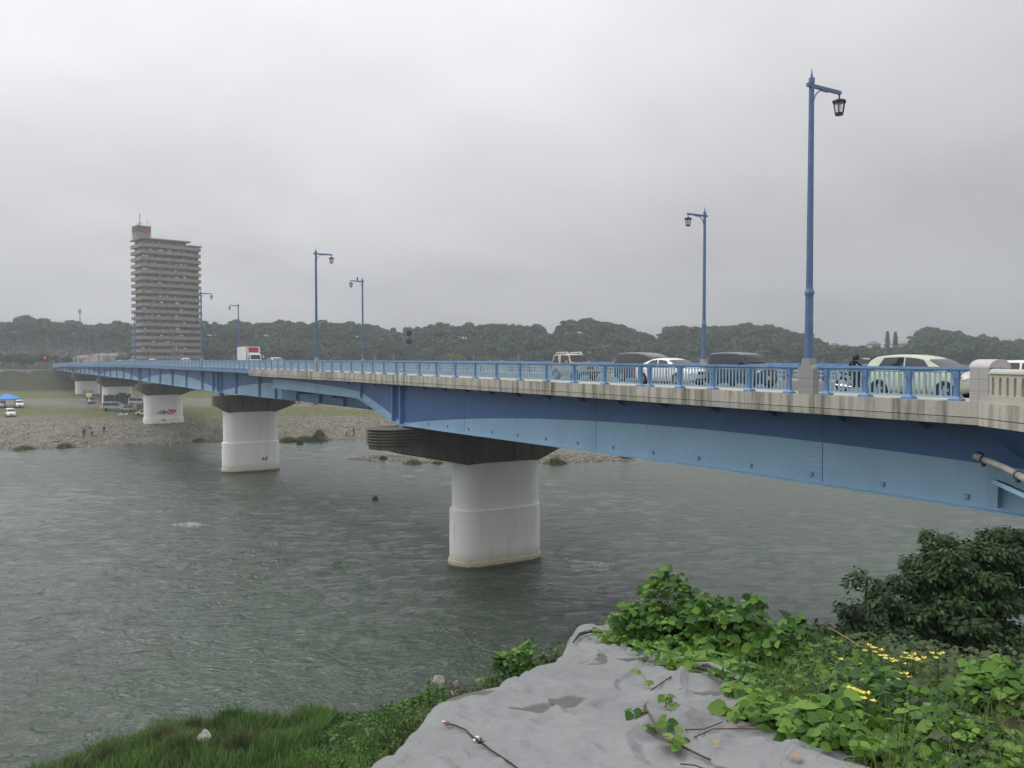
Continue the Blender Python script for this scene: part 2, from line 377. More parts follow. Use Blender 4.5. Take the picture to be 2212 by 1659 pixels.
mb = MB(); stiff(mb, Y_at_u(782, TWf), 1.2, zc(75)-.5, bo(75.8), .2, .14)
mb.build('haunch_stiffener', MT['blue'], bridge, world=True)
for Y in (78.5, 84, 90, 96.5):
    mb = MB(); stiff(mb, Y, TM(Y), zc(Y)-.6, bmn(Y), .3, .12); mb.build('inner_stiffener', MT['web_inner'], bridge, world=True)
# small brackets under the overhang, and the access plates low on the web
mb = MB()
for Y in np.arange(20, 101, 2.9):
    for k in range(1):
        a, b, c = EP(Y, TWf(Y)-.02, -.5), EP(Y, .35, -.5), EP(Y, TWf(Y)-.02, -1.15)
        w = DV*.04
        mb.add([a-w, b-w, c-w, a+w, b+w, c+w], [(0,1,2),(5,4,3),(0,3,4,1),(1,4,5,2),(2,5,3,0)])
mb.build('overhang_brackets', MT['web_dark'], bridge, world=True)['kind'] = 'stuff'
mb = MB()
for Y in np.arange(27.4, 74, 2.75):
    p = EP(Y, TWf(Y)-.03); z = bo(Y) + .33
    mb.box((p.x, p.y, z), (.15, .05, .17), rz=RZ, m=0); p2 = EP(Y, TWf(Y)-.06); mb.box((p2.x, p2.y, z), (.09, .03, .11), rz=RZ, m=1)
mb.build('lifting_lugs', [MT['blue'], MT['web_light']], bridge, world=True)['kind'] = 'stuff'
# bolted splices
mb = MB()
for Ysp in (Y_at_u(1773, TWf), Y_at_u(1282, TWf), Y_at_u(998, TWf)):
    for row in np.arange(bo(Ysp)+.2, zc(Ysp)-1.2, .21):
        for k in range(7 if Ysp < 60 else 4):
            p = EP(Ysp + .13*k - .05, TWf(Ysp)-.012); mb.box((p.x, p.y, row), (.024, .03, .024), rz=RZ)
mb.build('splice_bolts', MT['web_inner'], bridge, world=True)['kind'] = 'stuff'
for Ysp in (Y_at_u(1779, TWf), Y_at_u(1288, TWf), Y_at_u(1003, TWf)):
    p = EP(Ysp, TWf(Ysp)-.006); zb, zt = bo(Ysp)+.06, zc(Ysp)-.6
    mb = MB(); mb.box((p.x, p.y, (zb+zt)/2), (.025, .012, zt-zb), rz=RZ); mb.build('splice_seam', MT['web_dark'], bridge, world=True)
# cross frames under deck
for Y in np.arange(14, 366, 9.8):
    mb = MB()
    t0, t1 = (TWf(Y)+.15 if Y < 101 else TM(Y)+.15), width(Y)-1.4
    a, b = EP(Y, t0, -.5), EP(Y, t1, -.5)
    w = DV*.15
    mb.add([a-w, b-w, b-w+Vector((0,0,-2.2)), a-w+Vector((0,0,-2.2)), a+w, b+w, b+w+Vector((0,0,-2.2)), a+w+Vector((0,0,-2.2))], [(0,1,2,3),(4,5,6,7),(2,3,7,6),(0,3,7,4),(1,2,6,5)])
    mb.build('cross_beam', MT['steel_dark'], bridge, world=True)
# shallow stiffener + knee plate at right end of the outer girder
Yk = Y_at_u(2168, TWf)
mb = MB(); p = EP(Yk, TWf(Yk)-.14); mb.box((p.x, p.y, EYE-4.55), (.05, .26, .78), rz=math.atan2(NV.y, NV.x)-math.pi/2)
mb.build('end_stiffener', MT['web_light'], bridge, world=True)
# service pipe leaving the girder, and its tray
pipe = empty('service_pipe', EP(27.4, 1.9), label='grey steel service pipe coming out of the blue girder at the right edge', cat='pipe')
a = at(2108, 986, Y_at_u(2108, TWf)-.05); b = at(2172, 1012, 25.6); c = at(2236, 1046, 23.2); d = at(2420, 1150, 19.5)
MT['pipe'] = mat('grey painted pipe', (0.30, 0.29, 0.28), 0.55, var=0.2, scale=3)
mb = MB(); mb.tube([a+NV*.25, a, b, c, d], .115, 14); mb.build('pipe_run', MT['pipe'], pipe, smooth=40, world=True)
mb = MB()
mb.tube([a+NV*.2-DV*.0, a+(b-a).normalized()*.06], .155, 16)
mb.build('wall_sleeve', MT['steel_dark'], pipe, world=True)
for q in ((a*.72+b*.28), (b*.55+c*.45)):
    mb = MB(); dq = (b-a).normalized()
    mb.tube([q-dq*.05, q+dq*.05], .14, 14); mb.box(q+Vector((0, 0, -.16)), (.06, .16, .12), rz=RZ); mb.build('clamp', MT['trunk'], pipe, world=True)
tray = empty('cable_tray', at(2160, 1042, 25.5), label='pale blue steel cable tray running below the grey pipe at the right edge', cat='tray')
a = at(2150, 1041, 27.2); b = at(2240, 1082, 23.4); c = at(2420, 1180, 20)
mb = MB()
for p, q in ((a, b), (b, c)): mb.bar(p, q, .32, .05)
for p, q in ((a, b), (b, c)): mb.bar(p-NV*.17+Vector((0, 0, .045)), q-NV*.17+Vector((0, 0, .045)), .03, .12)
mb.build('tray_channel', MT['web_light'], tray, world=True)
mb = MB(); mb.bar(a+NV*.1+Vector((0, 0, .04)), b+NV*.1+Vector((0, 0, .04)), .06, .06); mb.bar(b+NV*.1+Vector((0, 0, .04)), c+NV*.1+Vector((0, 0, .04)), .06, .06)
mb.build('cable', MT['black'], tray, world=True)
# ---------------------------------------------------------------- railings
def railing(root, post_ys, tf, gap_ys, far=False, nind=100, sgn=1):
    """tf(Y) -> offset across; posts, panels, handrail"""
    def P(Y, dt=0.0, dz=0.0):
        p = EP(Y, tf(Y)+dt, dz); 
        if far: p.z -= .08
        return p
    # handrail
    ends = [post_ys[0]-1.2] + sum([[g-.36, g+.36] for g in gap_ys], []) + [post_ys[-1]+1.0]
    for i in range(0, len(ends), 2):
        if ends[i+1]-ends[i] < 1: continue
        mb = MB(); mb.loft([[P(Y, -.065, 1.02), P(Y, -.05, 1.10), P(Y, .05, 1.10), P(Y, .065, 1.02), P(Y, .045, .965), P(Y, -.045, .965)] for Y in stations(ends[i], ends[i+1], 3.0)]); mb.build('handrail', MT['blue'], root, world=True)
    # post prototype in local coordinates, x along rail
    def post_mesh(detail):
        mb = MB()
        mb.box((0, 0, .03), (.42, .30, .06)); 
        mb.loft([[(x*a, y*b, z) for x, y in ((-1,-1),(1,-1),(1,1),(-1,1))] for a, b, z in ((.20, .145, .061), (.12, .10, .095), (.082, .07, .15))], True, True)
        mb.loft([[(x*a, y*b, z) for x, y in ((-1,-1),(1,-1),(1,1),(-1,1))] for a, b, z in ((.082, .07, .15), (.072, .062, .45), (.08, .066, .66), (.092, .072, .72))], True, True)
        mb.box((0, 0, .74), (.215, .165, .035)); mb.box((0, 0, .82), (.19, .14, .13)); mb.box((0, 0, .92), (.17, .12, .10))
        if detail:
            for s in (-1, 1):
                pts = [(s*(.09+.24*(1-math.cos(q))), 0, .74+.22*math.sin(q)) for q in np.linspace(0, math.pi/2, 6)]
                for p, q in zip(pts[:-1], pts[1:]): mb.bar(p, q, .05, .03)
                pts2 = [(s*(.085+.10*(1-math.cos(q))), 0, .86+.10*math.sin(q)) for q in np.linspace(0, math.pi/2, 4)]
                for p, q in zip(pts2[:-1], pts2[1:]): mb.bar(p, q, .04, .02)
        return mb
    o0 = post_mesh(True).build('post', MT['blue'], root)
    w = wloc(root); first = True; rest = MB(); pm = post_mesh(False)
    for i, Y in enumerate(post_ys):
        p = P(Y)
        if i < nind:
            o = o0 if first else o0.copy()
            if not first: COL.objects.link(o)
            first = False
            o.location = p - w; o.rotation_euler = (0, 0, RZ)
        else:
            Q = Matrix.Rotation(RZ, 3, 'Z'); rest.add([Q @ Vector(v) + p for v in pm.v], pm.f)
    if rest.v: rest.build('posts', MT['blue'], root, world=True)['kind'] = 'stuff'
    restp = MB(); cnt = 0
    allp = sorted([(y, 0) for y in post_ys] + [(g, 1) for g in gap_ys]); 
    for (a, ka), (b, kb) in zip(allp[:-1], allp[1:]):
        if b-a > 3.5 or b-a < .8: continue
        ya, yb = a + (.33 if ka else .075), b - (.33 if kb else .075)
        mbp = MB() if cnt < nind else restp; cnt += 1
        L = (P(yb)-P(ya)).length; nb = max(3, int(round(L/.195)))
        for k in range(nb):
            q = P(ya + (yb-ya)*(k+.5)/nb); mbp.box((q.x, q.y, q.z+.545), (.058, .028, .80), rz=RZ)
        mbp.bar(P(ya, 0, .135), P(yb, 0, .135), .045, .045); mbp.bar(P(ya, 0, .93), P(yb, 0, .93), .045, .04)
        if mbp is not restp: mbp.build('baluster_panel', MT['blue_light'], root, world=True)
    if restp.v: restp.build('baluster_panels', MT['blue_light'], root, world=True)['kind'] = 'stuff'
src_posts = [3409, 3238.7, 3084, 2944.5, 2812.6, 2670, 2541, 2423, 2313.5, 2282, 2155, 2046, 1947, 1853, 1769, 1693.3, 1622.8, 1555.5, 1495, 1440, 1412.8, 1368, 1328.7, 1290.7]
py_ = [Y_at_u(s/1.6491, .05) for s in src_posts]
y = py_[-1] + 2.3
while y < 365: py_.append(y); y += 2.3
near_lamps = [Y_at_u(p, .05) for p in (1746.5, 684, 436, 292.5, 214, 164, 128.6)]
py_ = [y for y in py_ if min(abs(y-g) for g in near_lamps) > .5]
nr = empty('bridge_railing', EP(26.5, .05), label='blue railing with light blue balusters along the near edge of the bridge', cat='railing')
railing(nr, py_, lambda Y: .05, near_lamps)
far_lamps = []
for px in (1520, 784, 516, 376, 292, 233.5, 193): far_lamps.append(Y_at_u(px, 0) )
def Y_far(px):
    u = (px-CX)/F; lo, hi = 5., 460.
    for _ in range(60):
        m_ = (lo+hi)/2; p = EP(m_, width(m_)-.05)
        if p.x/p.y > u: lo = m_
        else: hi = m_
    return lo
far_lamps = [Y_far(px) for px in (1520, 784, 516, 376, 290, 233.5, 193)]
fy = [y for y in np.arange(20, 358, 2.35) if min(abs(y-g) for g in far_lamps) > .6]
fr = empty('bridge_railing', EP(26.5, width(26.5)-.05), label='blue railing along the far edge of the bridge, seen behind the traffic', cat='railing')
railing(fr, fy, lambda Y: width(Y)-.05, far_lamps, far=True)
# low pipe guard fence between road and far footway
gf = empty('guard_fence', EP(30, width(30)-2.3), label='low beige pipe guard fence between the road and the far footway', cat='fence')
MT['beige'] = mat('beige paint', (0.50, 0.49, 0.42), 0.5)
MT['brown'] = mat('brown paint', (0.10, 0.07, 0.05), 0.6)
mb = MB(); mb2 = MB()
for Y in np.arange(20, 140, 2.4):
    p = EP(Y, width(Y)-2.24); mb2.box((p.x, p.y, p.z+.33), (.12, .1, .66), rz=RZ)
for dz in (.30, .55): 
    strip(mb, lambda Y: [(width(Y)-2.30, dz), (width(Y)-2.24, dz), (width(Y)-2.24, dz+.07), (width(Y)-2.30, dz+.07)], 20, 138)
mb.build('fence_rail', MT['beige'], gf, world=True); mb2.build('fence_posts', MT['brown'], gf, world=True)['kind'] = 'stuff'
# ---------------------------------------------------------------- stone pillars and lamp posts
def stone_pillar_mesh():
    mb = MB(); w, d = .70, .36; z = 0
    for k, h in enumerate((.31, .31, .31)):
        mb.box((0, 0, z+h/2), (w, d, h-.008), m=0); z += h
    mb.box((0, 0, z/2), (w-.02, d-.02, z-.02), m=1)
    n = 12; ring = [(w/2*math.cos(q), z-.003+w/2*.62*math.sin(q)+.0) for q in np.linspace(0, math.pi, n)]
    mb.loft([[(x, yy, zz) for x, zz in ring] for yy in (-d/2, d/2)], True, True)
    return mb
LAMP_H = 10.9
def lamp_parts(root, side):
    """local frame: x along bridge (towards viewer), y across; arm goes towards +y*side"""
    mb = MB()
    def octo(r, z, k=8): return [(r*math.cos(math.pi/8+2*math.pi*j/k), r*math.sin(math.pi/8+2*math.pi*j/k), z) for j in range(k)]
    mb.loft([octo(.165, 1.36), octo(.155, 3.85)]); mb.loft([octo(.185, 3.80), octo(.19, 3.9), octo(.17, 3.95), octo(.14, 4.05)])
    mb.loft([octo(.135, 4.0), octo(.10, 11.97)]); mb.loft([octo(.118, 11.85), octo(.118, 12.03), octo(.06, 12.06)])
    mb.lathe([(.035, 12.05), (.05, 12.12), (.03, 12.2), (.003, 12.45)], 8)
    mb.build('pole', MT['pole'], root)
    mb = MB(); mb.box((0, 0, 1.24), (.38, .34, .26)); mb.build('pole_footing', MT['granite'], root)
    mb = MB(); s = side
    mb.box((0, s*.72, 11.75), (.10, 1.95, .13))
    pts = [(0, s*(.10+.62*(1-math.cos(q))), 11.08+.60*math.sin(q)) for q in np.linspace(0, math.pi/2, 8)]
    for p, q in zip(pts[:-1], pts[1:]): mb.bar(p, q, .05, .045)
    mb.box((0, s*.80, 11.67), (.07, .3, .05))
    mb.build('arm', MT['pole'], root)
    lan = MB(); c = (0, s*1.62, 0); z = 11.0
    mb = lan
    mb.lathe([(.03, 11.42), (.03, 11.70)], 8, c)
    def hexr(r, z): return [(c[0]+r*math.cos(2*math.pi*j/6), c[1]+r*math.sin(2*math.pi*j/6), z) for j in range(6)]
    mb.loft([hexr(.27, 11.36), hexr(.285, 11.42), hexr(.20, 11.47), hexr(.05, 11.52)])
    for j in range(6):
        a = 2*math.pi*j/6; mb.bar((c[0]+.16*math.cos(a), c[1]+.16*math.sin(a), 10.95), (c[0]+.225*math.cos(a), c[1]+.225*math.sin(a), 11.37), .022, .022)
    mb.loft([hexr(.165, 10.88), hexr(.175, 10.97), hexr(.155, 10.975)])
    lo = mb.build('lantern', MT['lantern'], root)
    mb = MB(); mb.loft([hexr(.15, 10.98), hexr(.212, 11.36)], True, False); mb.build('pane', MT['pane'], lo)
    mb = MB(); mb.lathe([(.03, 11.35), (.04, 11.28), (.065, 11.2), (.05, 11.1), (.012, 11.03)], 10, c); mb.build('bulb', MT['white'], lo, smooth=50)
ORD = ['nearest the viewer', 'second from the viewer', 'third from the viewer', 'fourth from the viewer', 'fifth from the viewer', 'sixth from the viewer', 'farthest of all']
pm0 = None; lampN = None; lampF = None
for i, Y in enumerate(near_lamps + far_lamps):
    near = i < len(near_lamps); k = i if near else i-len(near_lamps)
    p = EP(Y, .05 if near else width(Y)-.05); p.z -= (0 if near else .08)
    if pm0 is None: pl = stone_pillar_mesh().build('stone_pillar', [MT['granite'], MT['joint']], smooth=30); pm0 = pl
    else: pl = pm0.copy(); COL.objects.link(pl)
    pl.location = p; pl.rotation_euler = (0, 0, RZ)
    tag(pl, 'granite block pillar under a lamp post on the %s railing, %s' % ('near' if near else 'far', ORD[k]), 'pillar', 'granite pillars under the lamps')
    if near:
        if lampN is None: lampN = empty('lamp_post', p, RZ); lamp_parts(lampN, 1); l = lampN
        else: l = copy_tree(lampN, p, RZ)
    else:
        if lampF is None: lampF = empty('lamp_post', p, RZ); lamp_parts(lampF, -1); l = lampF
        else: l = copy_tree(lampF, p, RZ)
    tag(l, 'blue lamp post with hanging lantern on the %s railing, %s' % ('near' if near else 'far', ORD[k]), 'lamp post', 'blue lamp posts along the bridge')
# bird on the second far lamp
MT['bird'] = mat('dark feathers', (0.05, 0.045, 0.045), 0.8)
p = EP(far_lamps[1], width(far_lamps[1])-.05); bp = p + Vector((0, 0, 11.74)) + NV*(-.72)
mb = MB()
mb.loft([[ (r*math.cos(q)*.9 + ox, r*math.sin(q), z) for q in np.linspace(0, 2*math.pi, 9)[:-1]] for r, z, ox in ((.02, -.16, -.06), (.045, -.05, -.04), (.06, .03, -.01), (.10, .12, 0), (.12, .22, .01), (.10, .33, .02), (.06, .39, .03), (.062, .43, .04), (.05, .48, .04), (.02, .505, .04))])
mb.loft([[(.09, -.015, .44), (.09, .015, .44), (.09, 0, .465)], [(.15, -.003, .43), (.15, .003, .43), (.15, 0, .436)]])
for s in (-1, 1): mb.bar((0, s*.035, .02), (0.01, s*.035, .11), .02, .02)
b_ = mb.build('bird', MT['bird'], None, smooth=60); b_.location = bp + Vector((0, 0, .02)); b_.rotation_euler = (0, 0, RZ+.6)
tag(b_, 'dark bird perched on the arm of a blue lamp post', 'bird')
# end pillar and balustrade
MT['granite_pale'] = mat('pale granite', (0.46, 0.45, 0.43), 0.7, var=0.12, scale=25, bumpst=0.12, bscale=90)
ep = empty('end_pillar', EP(Y_at_u(2116, -.1), .5), RZ, 'large pale granite end pillar with a rounded cap where the railing meets the balustrade', 'pillar')
mb = MB(); w, d = .60, 1.25; z = 0
for h in (.36, .36, .36):
    for sx, wx in ((-w/4, w/2), (w/4, w/2)): mb.box((sx, 0, z+h/2), (wx-.008, d, h-.008), m=0)
    z += h
mb.box((0, 0, z/2), (w-.02, d-.02, z-.02), m=1); mb.build('block', [MT['granite_pale'], MT['joint']], ep)
mb = MB(); ring = [(d/2*1.0*math.cos(q), z+.27*math.sin(q)) for q in np.linspace(0, math.pi, 18)]
mb.loft([[(x, yy, zz) for yy, zz in ring] for x in (-w/2-.02, w/2+.02)], True, True); mb.build('cap', MT['granite_pale'], ep, smooth=30)
bl = empty('stone_balustrade', Vector((FX, FY-.8, z0)), label='pale granite balustrade with narrow arched openings at the right edge', cat='balustrade')
MT['granite_warm'] = mat('warm granite', (0.46, 0.44, 0.37), 0.75, var=0.15, scale=12, bumpst=0.15, bscale=80)
b0, b1 = .35, 13.0
def fl(s, o, z): v = flare_pt(s, o); v.z = z0+z; return v
mb = MB()
mb.loft([[fl(s, -.10, 0), fl(s, .22, 0), fl(s, .22, .245), fl(s, -.10, .245)] for s in (b0, b1)])
mb.loft([[fl(s, -.05, .84), fl(s, .19, .84), fl(s, .19, .90), fl(s, -.05, .90)] for s in (b0, b1)])
mb.build('base_course', MT['granite_warm'], bl, world=True)
mb = MB(); mb.loft([[fl(s, .07+.16*math.cos(q), .905+.15*math.sin(q)) for q in np.linspace(0, math.pi, 10)] for s in (b0, b1)]); mb.build('coping', MT['granite_warm'], bl, smooth=30, world=True)
mb = MB(); s = b0
pitch_ = .36; ow = .13
while s < b1-.3:
    c = s + pitch_/2
    # pier between openings and arched head made of small blocks
    for (u0, u1) in ((s, c-ow/2), (c+ow/2, s+pitch_)):
        mb.loft([[fl(u, -.05, .247), fl(u, .19, .247), fl(u, .19, .838), fl(u, -.05, .838)] for u in (u0, u1)])
    n = 6; prev = None
    for j in range(n):
        q0, q1 = math.pi*j/n, math.pi*(j+1)/n
        x0_, x1_ = c+ow/2*math.cos(q0), c+ow/2*math.cos(q1); h0, h1 = .70+.11*math.sin(q0), .70+.11*math.sin(q1)
        mb.loft([[fl(x0_, -.048, h0), fl(x0_, .188, h0), fl(x0_, .188, .839), fl(x0_, -.048, .839)], [fl(x1_, -.048, h1), fl(x1_, .188, h1), fl(x1_, .188, .839), fl(x1_, -.048, .839)]])
    s += pitch_
mb.build('arched_panel', MT['granite_warm'], bl, world=True)
# ---------------------------------------------------------------- piers
def pier_white(name, rust=False):
    m, nt, b = new_mat(name)
    p = pos(nt, world=True, scale=(1, 1, .15)); f = noise(nt, p, 1.1, 7, .65); p2 = pos(nt, world=True); f2 = noise(nt, p2, 2.5, 6, .7)
    c = ramp(nt, f, [(.26, (.64, .65, .60)), (.40, (.84, .84, .80)), (.7, (.90, .90, .87))])
    c = mixc(nt, .3, c, ramp(nt, f2, [(.25, .42), (.6, .55)]), 'OVERLAY')
    if rust:
        sp = N(nt, 'ShaderNodeSeparateXYZ'); g = N(nt, 'ShaderNodeNewGeometry'); nt.links.new(g.outputs['Position'], sp.inputs[0])
        k = M(nt, 'ADD', sp.outputs['Z'], M(nt, 'MULTIPLY', f2, -.9))
        c = mixc(nt, ramp(nt, k, [(0.0, .85), (.25, .5), (1.3, .0)]), c, (.42, .36, .20)); c = mixc(nt, ramp(nt, M(nt, 'ADD', sp.outputs['Z'], M(nt, 'MULTIPLY', f2, -.25)), [(0.02, .9), (.12, 0)]), c, (.05, .04, .02))
    nt.links.new(c, b.inputs['Base Color']); b.inputs['Roughness'].default_value = .75; bump(nt, b, f2, .12, .02)
    return m
MT['pier'] = pier_white('white painted pier'); MT['pier_wet'] = pier_white('white pier with waterline stain', True)
RZN = math.atan2(NV.y, NV.x)
def stadium(c0, c1, r, z, n=10, flat=.0):
    pts = []
    for k in range(n+1): q = math.pi/2 + math.pi*k/n; pts.append((c0 + r*math.cos(q)*(1), r*math.sin(q), z))
    for k in range(n+1): q = -math.pi/2 + math.pi*k/n; pts.append((c1 + r*math.cos(q), r*math.sin(q), z))
    return pts
def pier(Y, c0, c1, cap0, cap1, gz, collar, label, fins=False, r=1.72, wet=False, steps=True):
    """local x across the deck (away from viewer); z relative to eye level"""
    base = EP(Y, 0); root = empty('bridge_pier', Vector((base.x, base.y, 0)) + NV*((c0+c1)/2), RZN, label, 'bridge pier')
    o = -(c0+c1)/2; E = EYE
    M_ = MT['pier_wet'] if wet else MT['pier']
    sh_top = (E-8.70 if fins else E-8.15)
    mb = MB(); mb.loft([stadium(c0+o, c1+o, r, E-collar-.1), stadium(c0+o, c1+o, r, sh_top)]); mb.build('shaft', MT['pier'], root, smooth=30)
    mb = MB(); 
    if wet: mb.loft([stadium(c0+o, c1+o, r+.33, -1.6), stadium(c0+o, c1+o, r+.33, .42), stadium(c0+o, c1+o, r+.27, .55), stadium(c0+o, c1+o, r+.21, .58)], True, False)
    mb.loft([stadium(c0+o, c1+o, r+.20, gz-1.5), stadium(c0+o, c1+o, r+.20, E-collar-.04), stadium(c0+o, c1+o, r+.15, E-collar)]); mb.build('collar', M_, root, smooth=30)
    # hammerhead cap: a tapering bar with rounded ends
    top, endb, midb = E-5.75, E-7.1, (E-8.75 if fins else E-8.2)
    mb = MB()
    prof = [(cap0, endb), (c0-r+.35, midb), (c1+r-.35, midb), (cap1, endb)]
    hw = 1.80
    a, b = cap0+o, cap1+o
    secs = [(a, top, endb, .9), (a+.35, top, endb-.14, 1.35), (a+.9, top, endb-.33, hw)]
    xs = c0-r+.5+o; secs += [(xs, top, midb, hw), (c1+r-.5+o, top, midb, hw), (b-.9, top, endb-.33, hw), (b, top, endb, 1.2)]
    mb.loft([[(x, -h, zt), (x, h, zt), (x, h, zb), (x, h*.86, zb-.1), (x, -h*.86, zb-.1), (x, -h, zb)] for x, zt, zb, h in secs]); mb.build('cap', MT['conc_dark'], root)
    if fins:
        for k in range(6):
            zz = top + .12 - k*.235
            mb = MB(); mb.loft([stadium(a+.9, a+2.2, 1.98, zz-.045), stadium(a+.9, a+2.2, 2.02, zz), stadium(a+.9, a+2.2, 1.98, zz+.045)]); mb.build('fin', MT['conc_dark'], root, smooth=30)
        mb = MB(); mb.loft([stadium(a+.9, a+2.2, 1.78, endb-.15), stadium(a+.9, a+2.2, 1.78, top-.06)]); mb.build('fin_core', MT['conc_dark'], root, smooth=30)
    for tt in ((TWf(Y) if fins else TM(Y)), (TM(Y) if fins else TM(Y)+5)):
        mb = MB(); zb = (bo(Y) if fins and tt == TWf(Y) else bmn(Y))-.06; mb.box((tt+o, 0, (zb+top)/2), (.7, .8, zb-top+.01)); mb.build('bearing', MT['blue'], root)
    return root, o
pier1, o1 = pier(P1, 7.4, 12.1, -.9, 17.4, 0, 12.75, 'nearest white pier, standing in the river, with a dark ribbed cap end', fins=True, wet=True)
pier2, o2 = pier(P2, 3.5, 8.4, .3, 12.8, 0, 13.0, 'white river pier second from the viewer, small black tag low on it', wet=True)
pier3, o3 = pier(P3, 3.5, 8.4, .3, 12.6, 3.1, 13.4, 'white pier on the gravel bank with black and red graffiti, third from the viewer')
pier4, o4 = pier(P4, 3.4, 8.2, .3, 12.4, 4.2, 14.0, 'white pier with a dark mural on its lower half behind the parked vans')
pier5, o5 = pier(P5, 3.4, 8.2, .3, 12.2, 4.4, 14.6, 'white pier farthest from the viewer, near the levee end of the bridge')
# graffiti as thin painted strokes lying on the pier faces
MT['ink_black'] = mat('black spray paint', (0.03, 0.03, 0.03), .8); MT['ink_red'] = mat('red spray paint', (0.45, 0.05, 0.08), .8); MT['ink_blue'] = mat('blue spray paint', (0.12, 0.2, 0.4), .8); MT['ink_grey'] = mat('grey green spray paint', (0.10, 0.14, 0.15), .8, var=.5, scale=1.5); MT['ink_dark'] = mat('dark teal spray paint', (0.03, 0.06, 0.07), .8, var=.5)
def scribble(root, name, x0, x1, z0, z1, m, seed, n=4, w=.09, yoff=-1.74, step=None):
    rr = random.Random(seed); mb = MB()
    k = step or max(3, int((x1-x0)/.45))
    for i in range(k):
        cx = x0 + (x1-x0)*(i+.5)/k; hw = (x1-x0)/k*.55; cz = (z0+z1)/2; hh = (z1-z0)/2
        pts = [(cx + rr.uniform(-hw, hw), cz + rr.uniform(-hh, hh)) for _ in range(n)]
        for (ax, az), (bx, bz) in zip(pts[:-1], pts[1:]):
            mb.bar((ax, yoff-.004*rr.random(), az), (bx, yoff-.004*rr.random(), bz), w*.12, w)
    return mb.build(name, m, root)
g3 = 4.2
scribble(pier3, 'graffiti', -1.4, .35, g3+.7, g3+1.7, MT['ink_black'], 3, 7, .13, step=5)
scribble(pier3, 'graffiti', -2.35, -1.6, g3+.95, g3+1.15, MT['ink_black'], 4, 3, .10, step=2)
scribble(pier3, 'graffiti', .5, 2.5, g3+.6, g3+1.9, MT['ink_red'], 5, 8, .13, step=6)
scribble(pier3, 'graffiti', -.6, .2, g3-.95, g3-.25, MT['ink_black'], 6, 6, .10, -1.94, step=2)
scribble(pier3, 'graffiti', 2.1, 2.5, g3-.4, g3-.2, MT['ink_red'], 8, 3, .10, -1.94, step=1)
scribble(pier2, 'graffiti', 1.3, 2.1, 1.2, 2.4, MT['ink_black'], 11, 7, .08, -1.94, step=2)
scribble(pier5, 'graffiti', -2, 2.2, 4.8, 6.2, MT['ink_blue'], 15, 5, .10, -1.94, step=9)
mb = MB()
rr = random.Random(4)
for i in range(11):
    x0_ = -3.9 + i*.68; h = rr.uniform(2.5, 3.4)
    mb.box((x0_+.34, -1.93-.002*(i % 2), 4.2+h/2), (.70, .04, h), m=i % 2)
mb.build('mural', [MT['ink_grey'], MT['ink_dark']], pier4)
# far abutment
ab = MB(); p = EP(366, 6.0); ab.box((p.x, p.y+4, 8.0), (3.5, 15.5, 10.0), rz=RZ)
o = ab.build('abutment', MT['conc_dark']); tag(o, 'dark concrete abutment under the far end of the bridge', 'abutment')
# ---------------------------------------------------------------- terrain
RIDGE = [(-600, 700), (-200, 695), (0, 693), (30, 690), (60, 682), (100, 688), (130, 694), (150, 690), (180, 692), (192, 705), (205, 694), (250, 692), (290, 696), (440, 690), (480, 697), (520, 692), (560, 698), (600, 690), (640, 693), (690, 692), (760, 694), (800, 700), (860, 712), (900, 704), (940, 699), (1000, 700), (1050, 696), (1110, 695), (1160, 703), (1200, 723), (1216, 692), (1260, 688), (1330, 696), (1370, 706), (1405, 722), (1425, 728), (1440, 703), (1540, 700), (1640, 699), (1700, 706), (1750, 724), (1800, 742), (1850, 741), (1900, 745), (1960, 745), (1990, 712), (2010, 703), (2060, 712), (2120, 722), (2180, 733), (2212, 737), (2400, 745), (2800, 735)]
def ridge_Y(px): return 540.0 if px < 290 else (500.0 if px < 1700 else 480.0)
TREE_H = 12.0
rx = np.array([a for a, _ in RIDGE], float); ry = np.array([b for _, b in RIDGE], float)
def ridge_top(px): return np.interp(px, rx, ry)
def smooth(a): a = np.clip(a, 0, 1); return a*a*(3-2*a)
NSX = [-900, -60, -40, -25, -20.5, -15.8, -7.7, -4, 0, 6, 15, 30, 60, 900]; NSY = [-60, 5, 20, 27.5, 33.0, 38.6, 40.0, 42.5, 44.0, 46, 46, 42, 38, 30]
FSX = [-900, -160, -99, -84, -66, -50, -37, -28, 0, 60, 200, 900]; FSY = [150, 152, 160, 166, 175, 178, 180, 180, 183, 190, 200, 230]
AB = np.array([-203.0, 364.0])
def mplane(Y): return 16.0 - .236*(np.maximum(Y, -2)-3)
def mound_xy(px, py):
    k = (py-HZ)/F; Y = .892/(k-.236); return ((px-CX)/F*Y, Y)
LEFT_EDGE = [(1262, 1364), (1243, 1380), (1236, 1400), (1228, 1425), (1208, 1444), (1160, 1455), (1122, 1478), (1090, 1499), (1010, 1516), (966, 1530), (930, 1568), (893, 1615), (858, 1660)]
TL = [mound_xy(*p) for p in LEFT_EDGE] + [(-.72, 2.9), (-1.1, 2.0)]
MOUND = TL + [(-1.4, -3), (14, -3), (14, 3.2), (6, 4.3), (4.3, 5.0), (3.9, 6.2), (3.5, 7.4), (2.9, 8.3), (1.9, 9.2), (1.0, 9.6)]
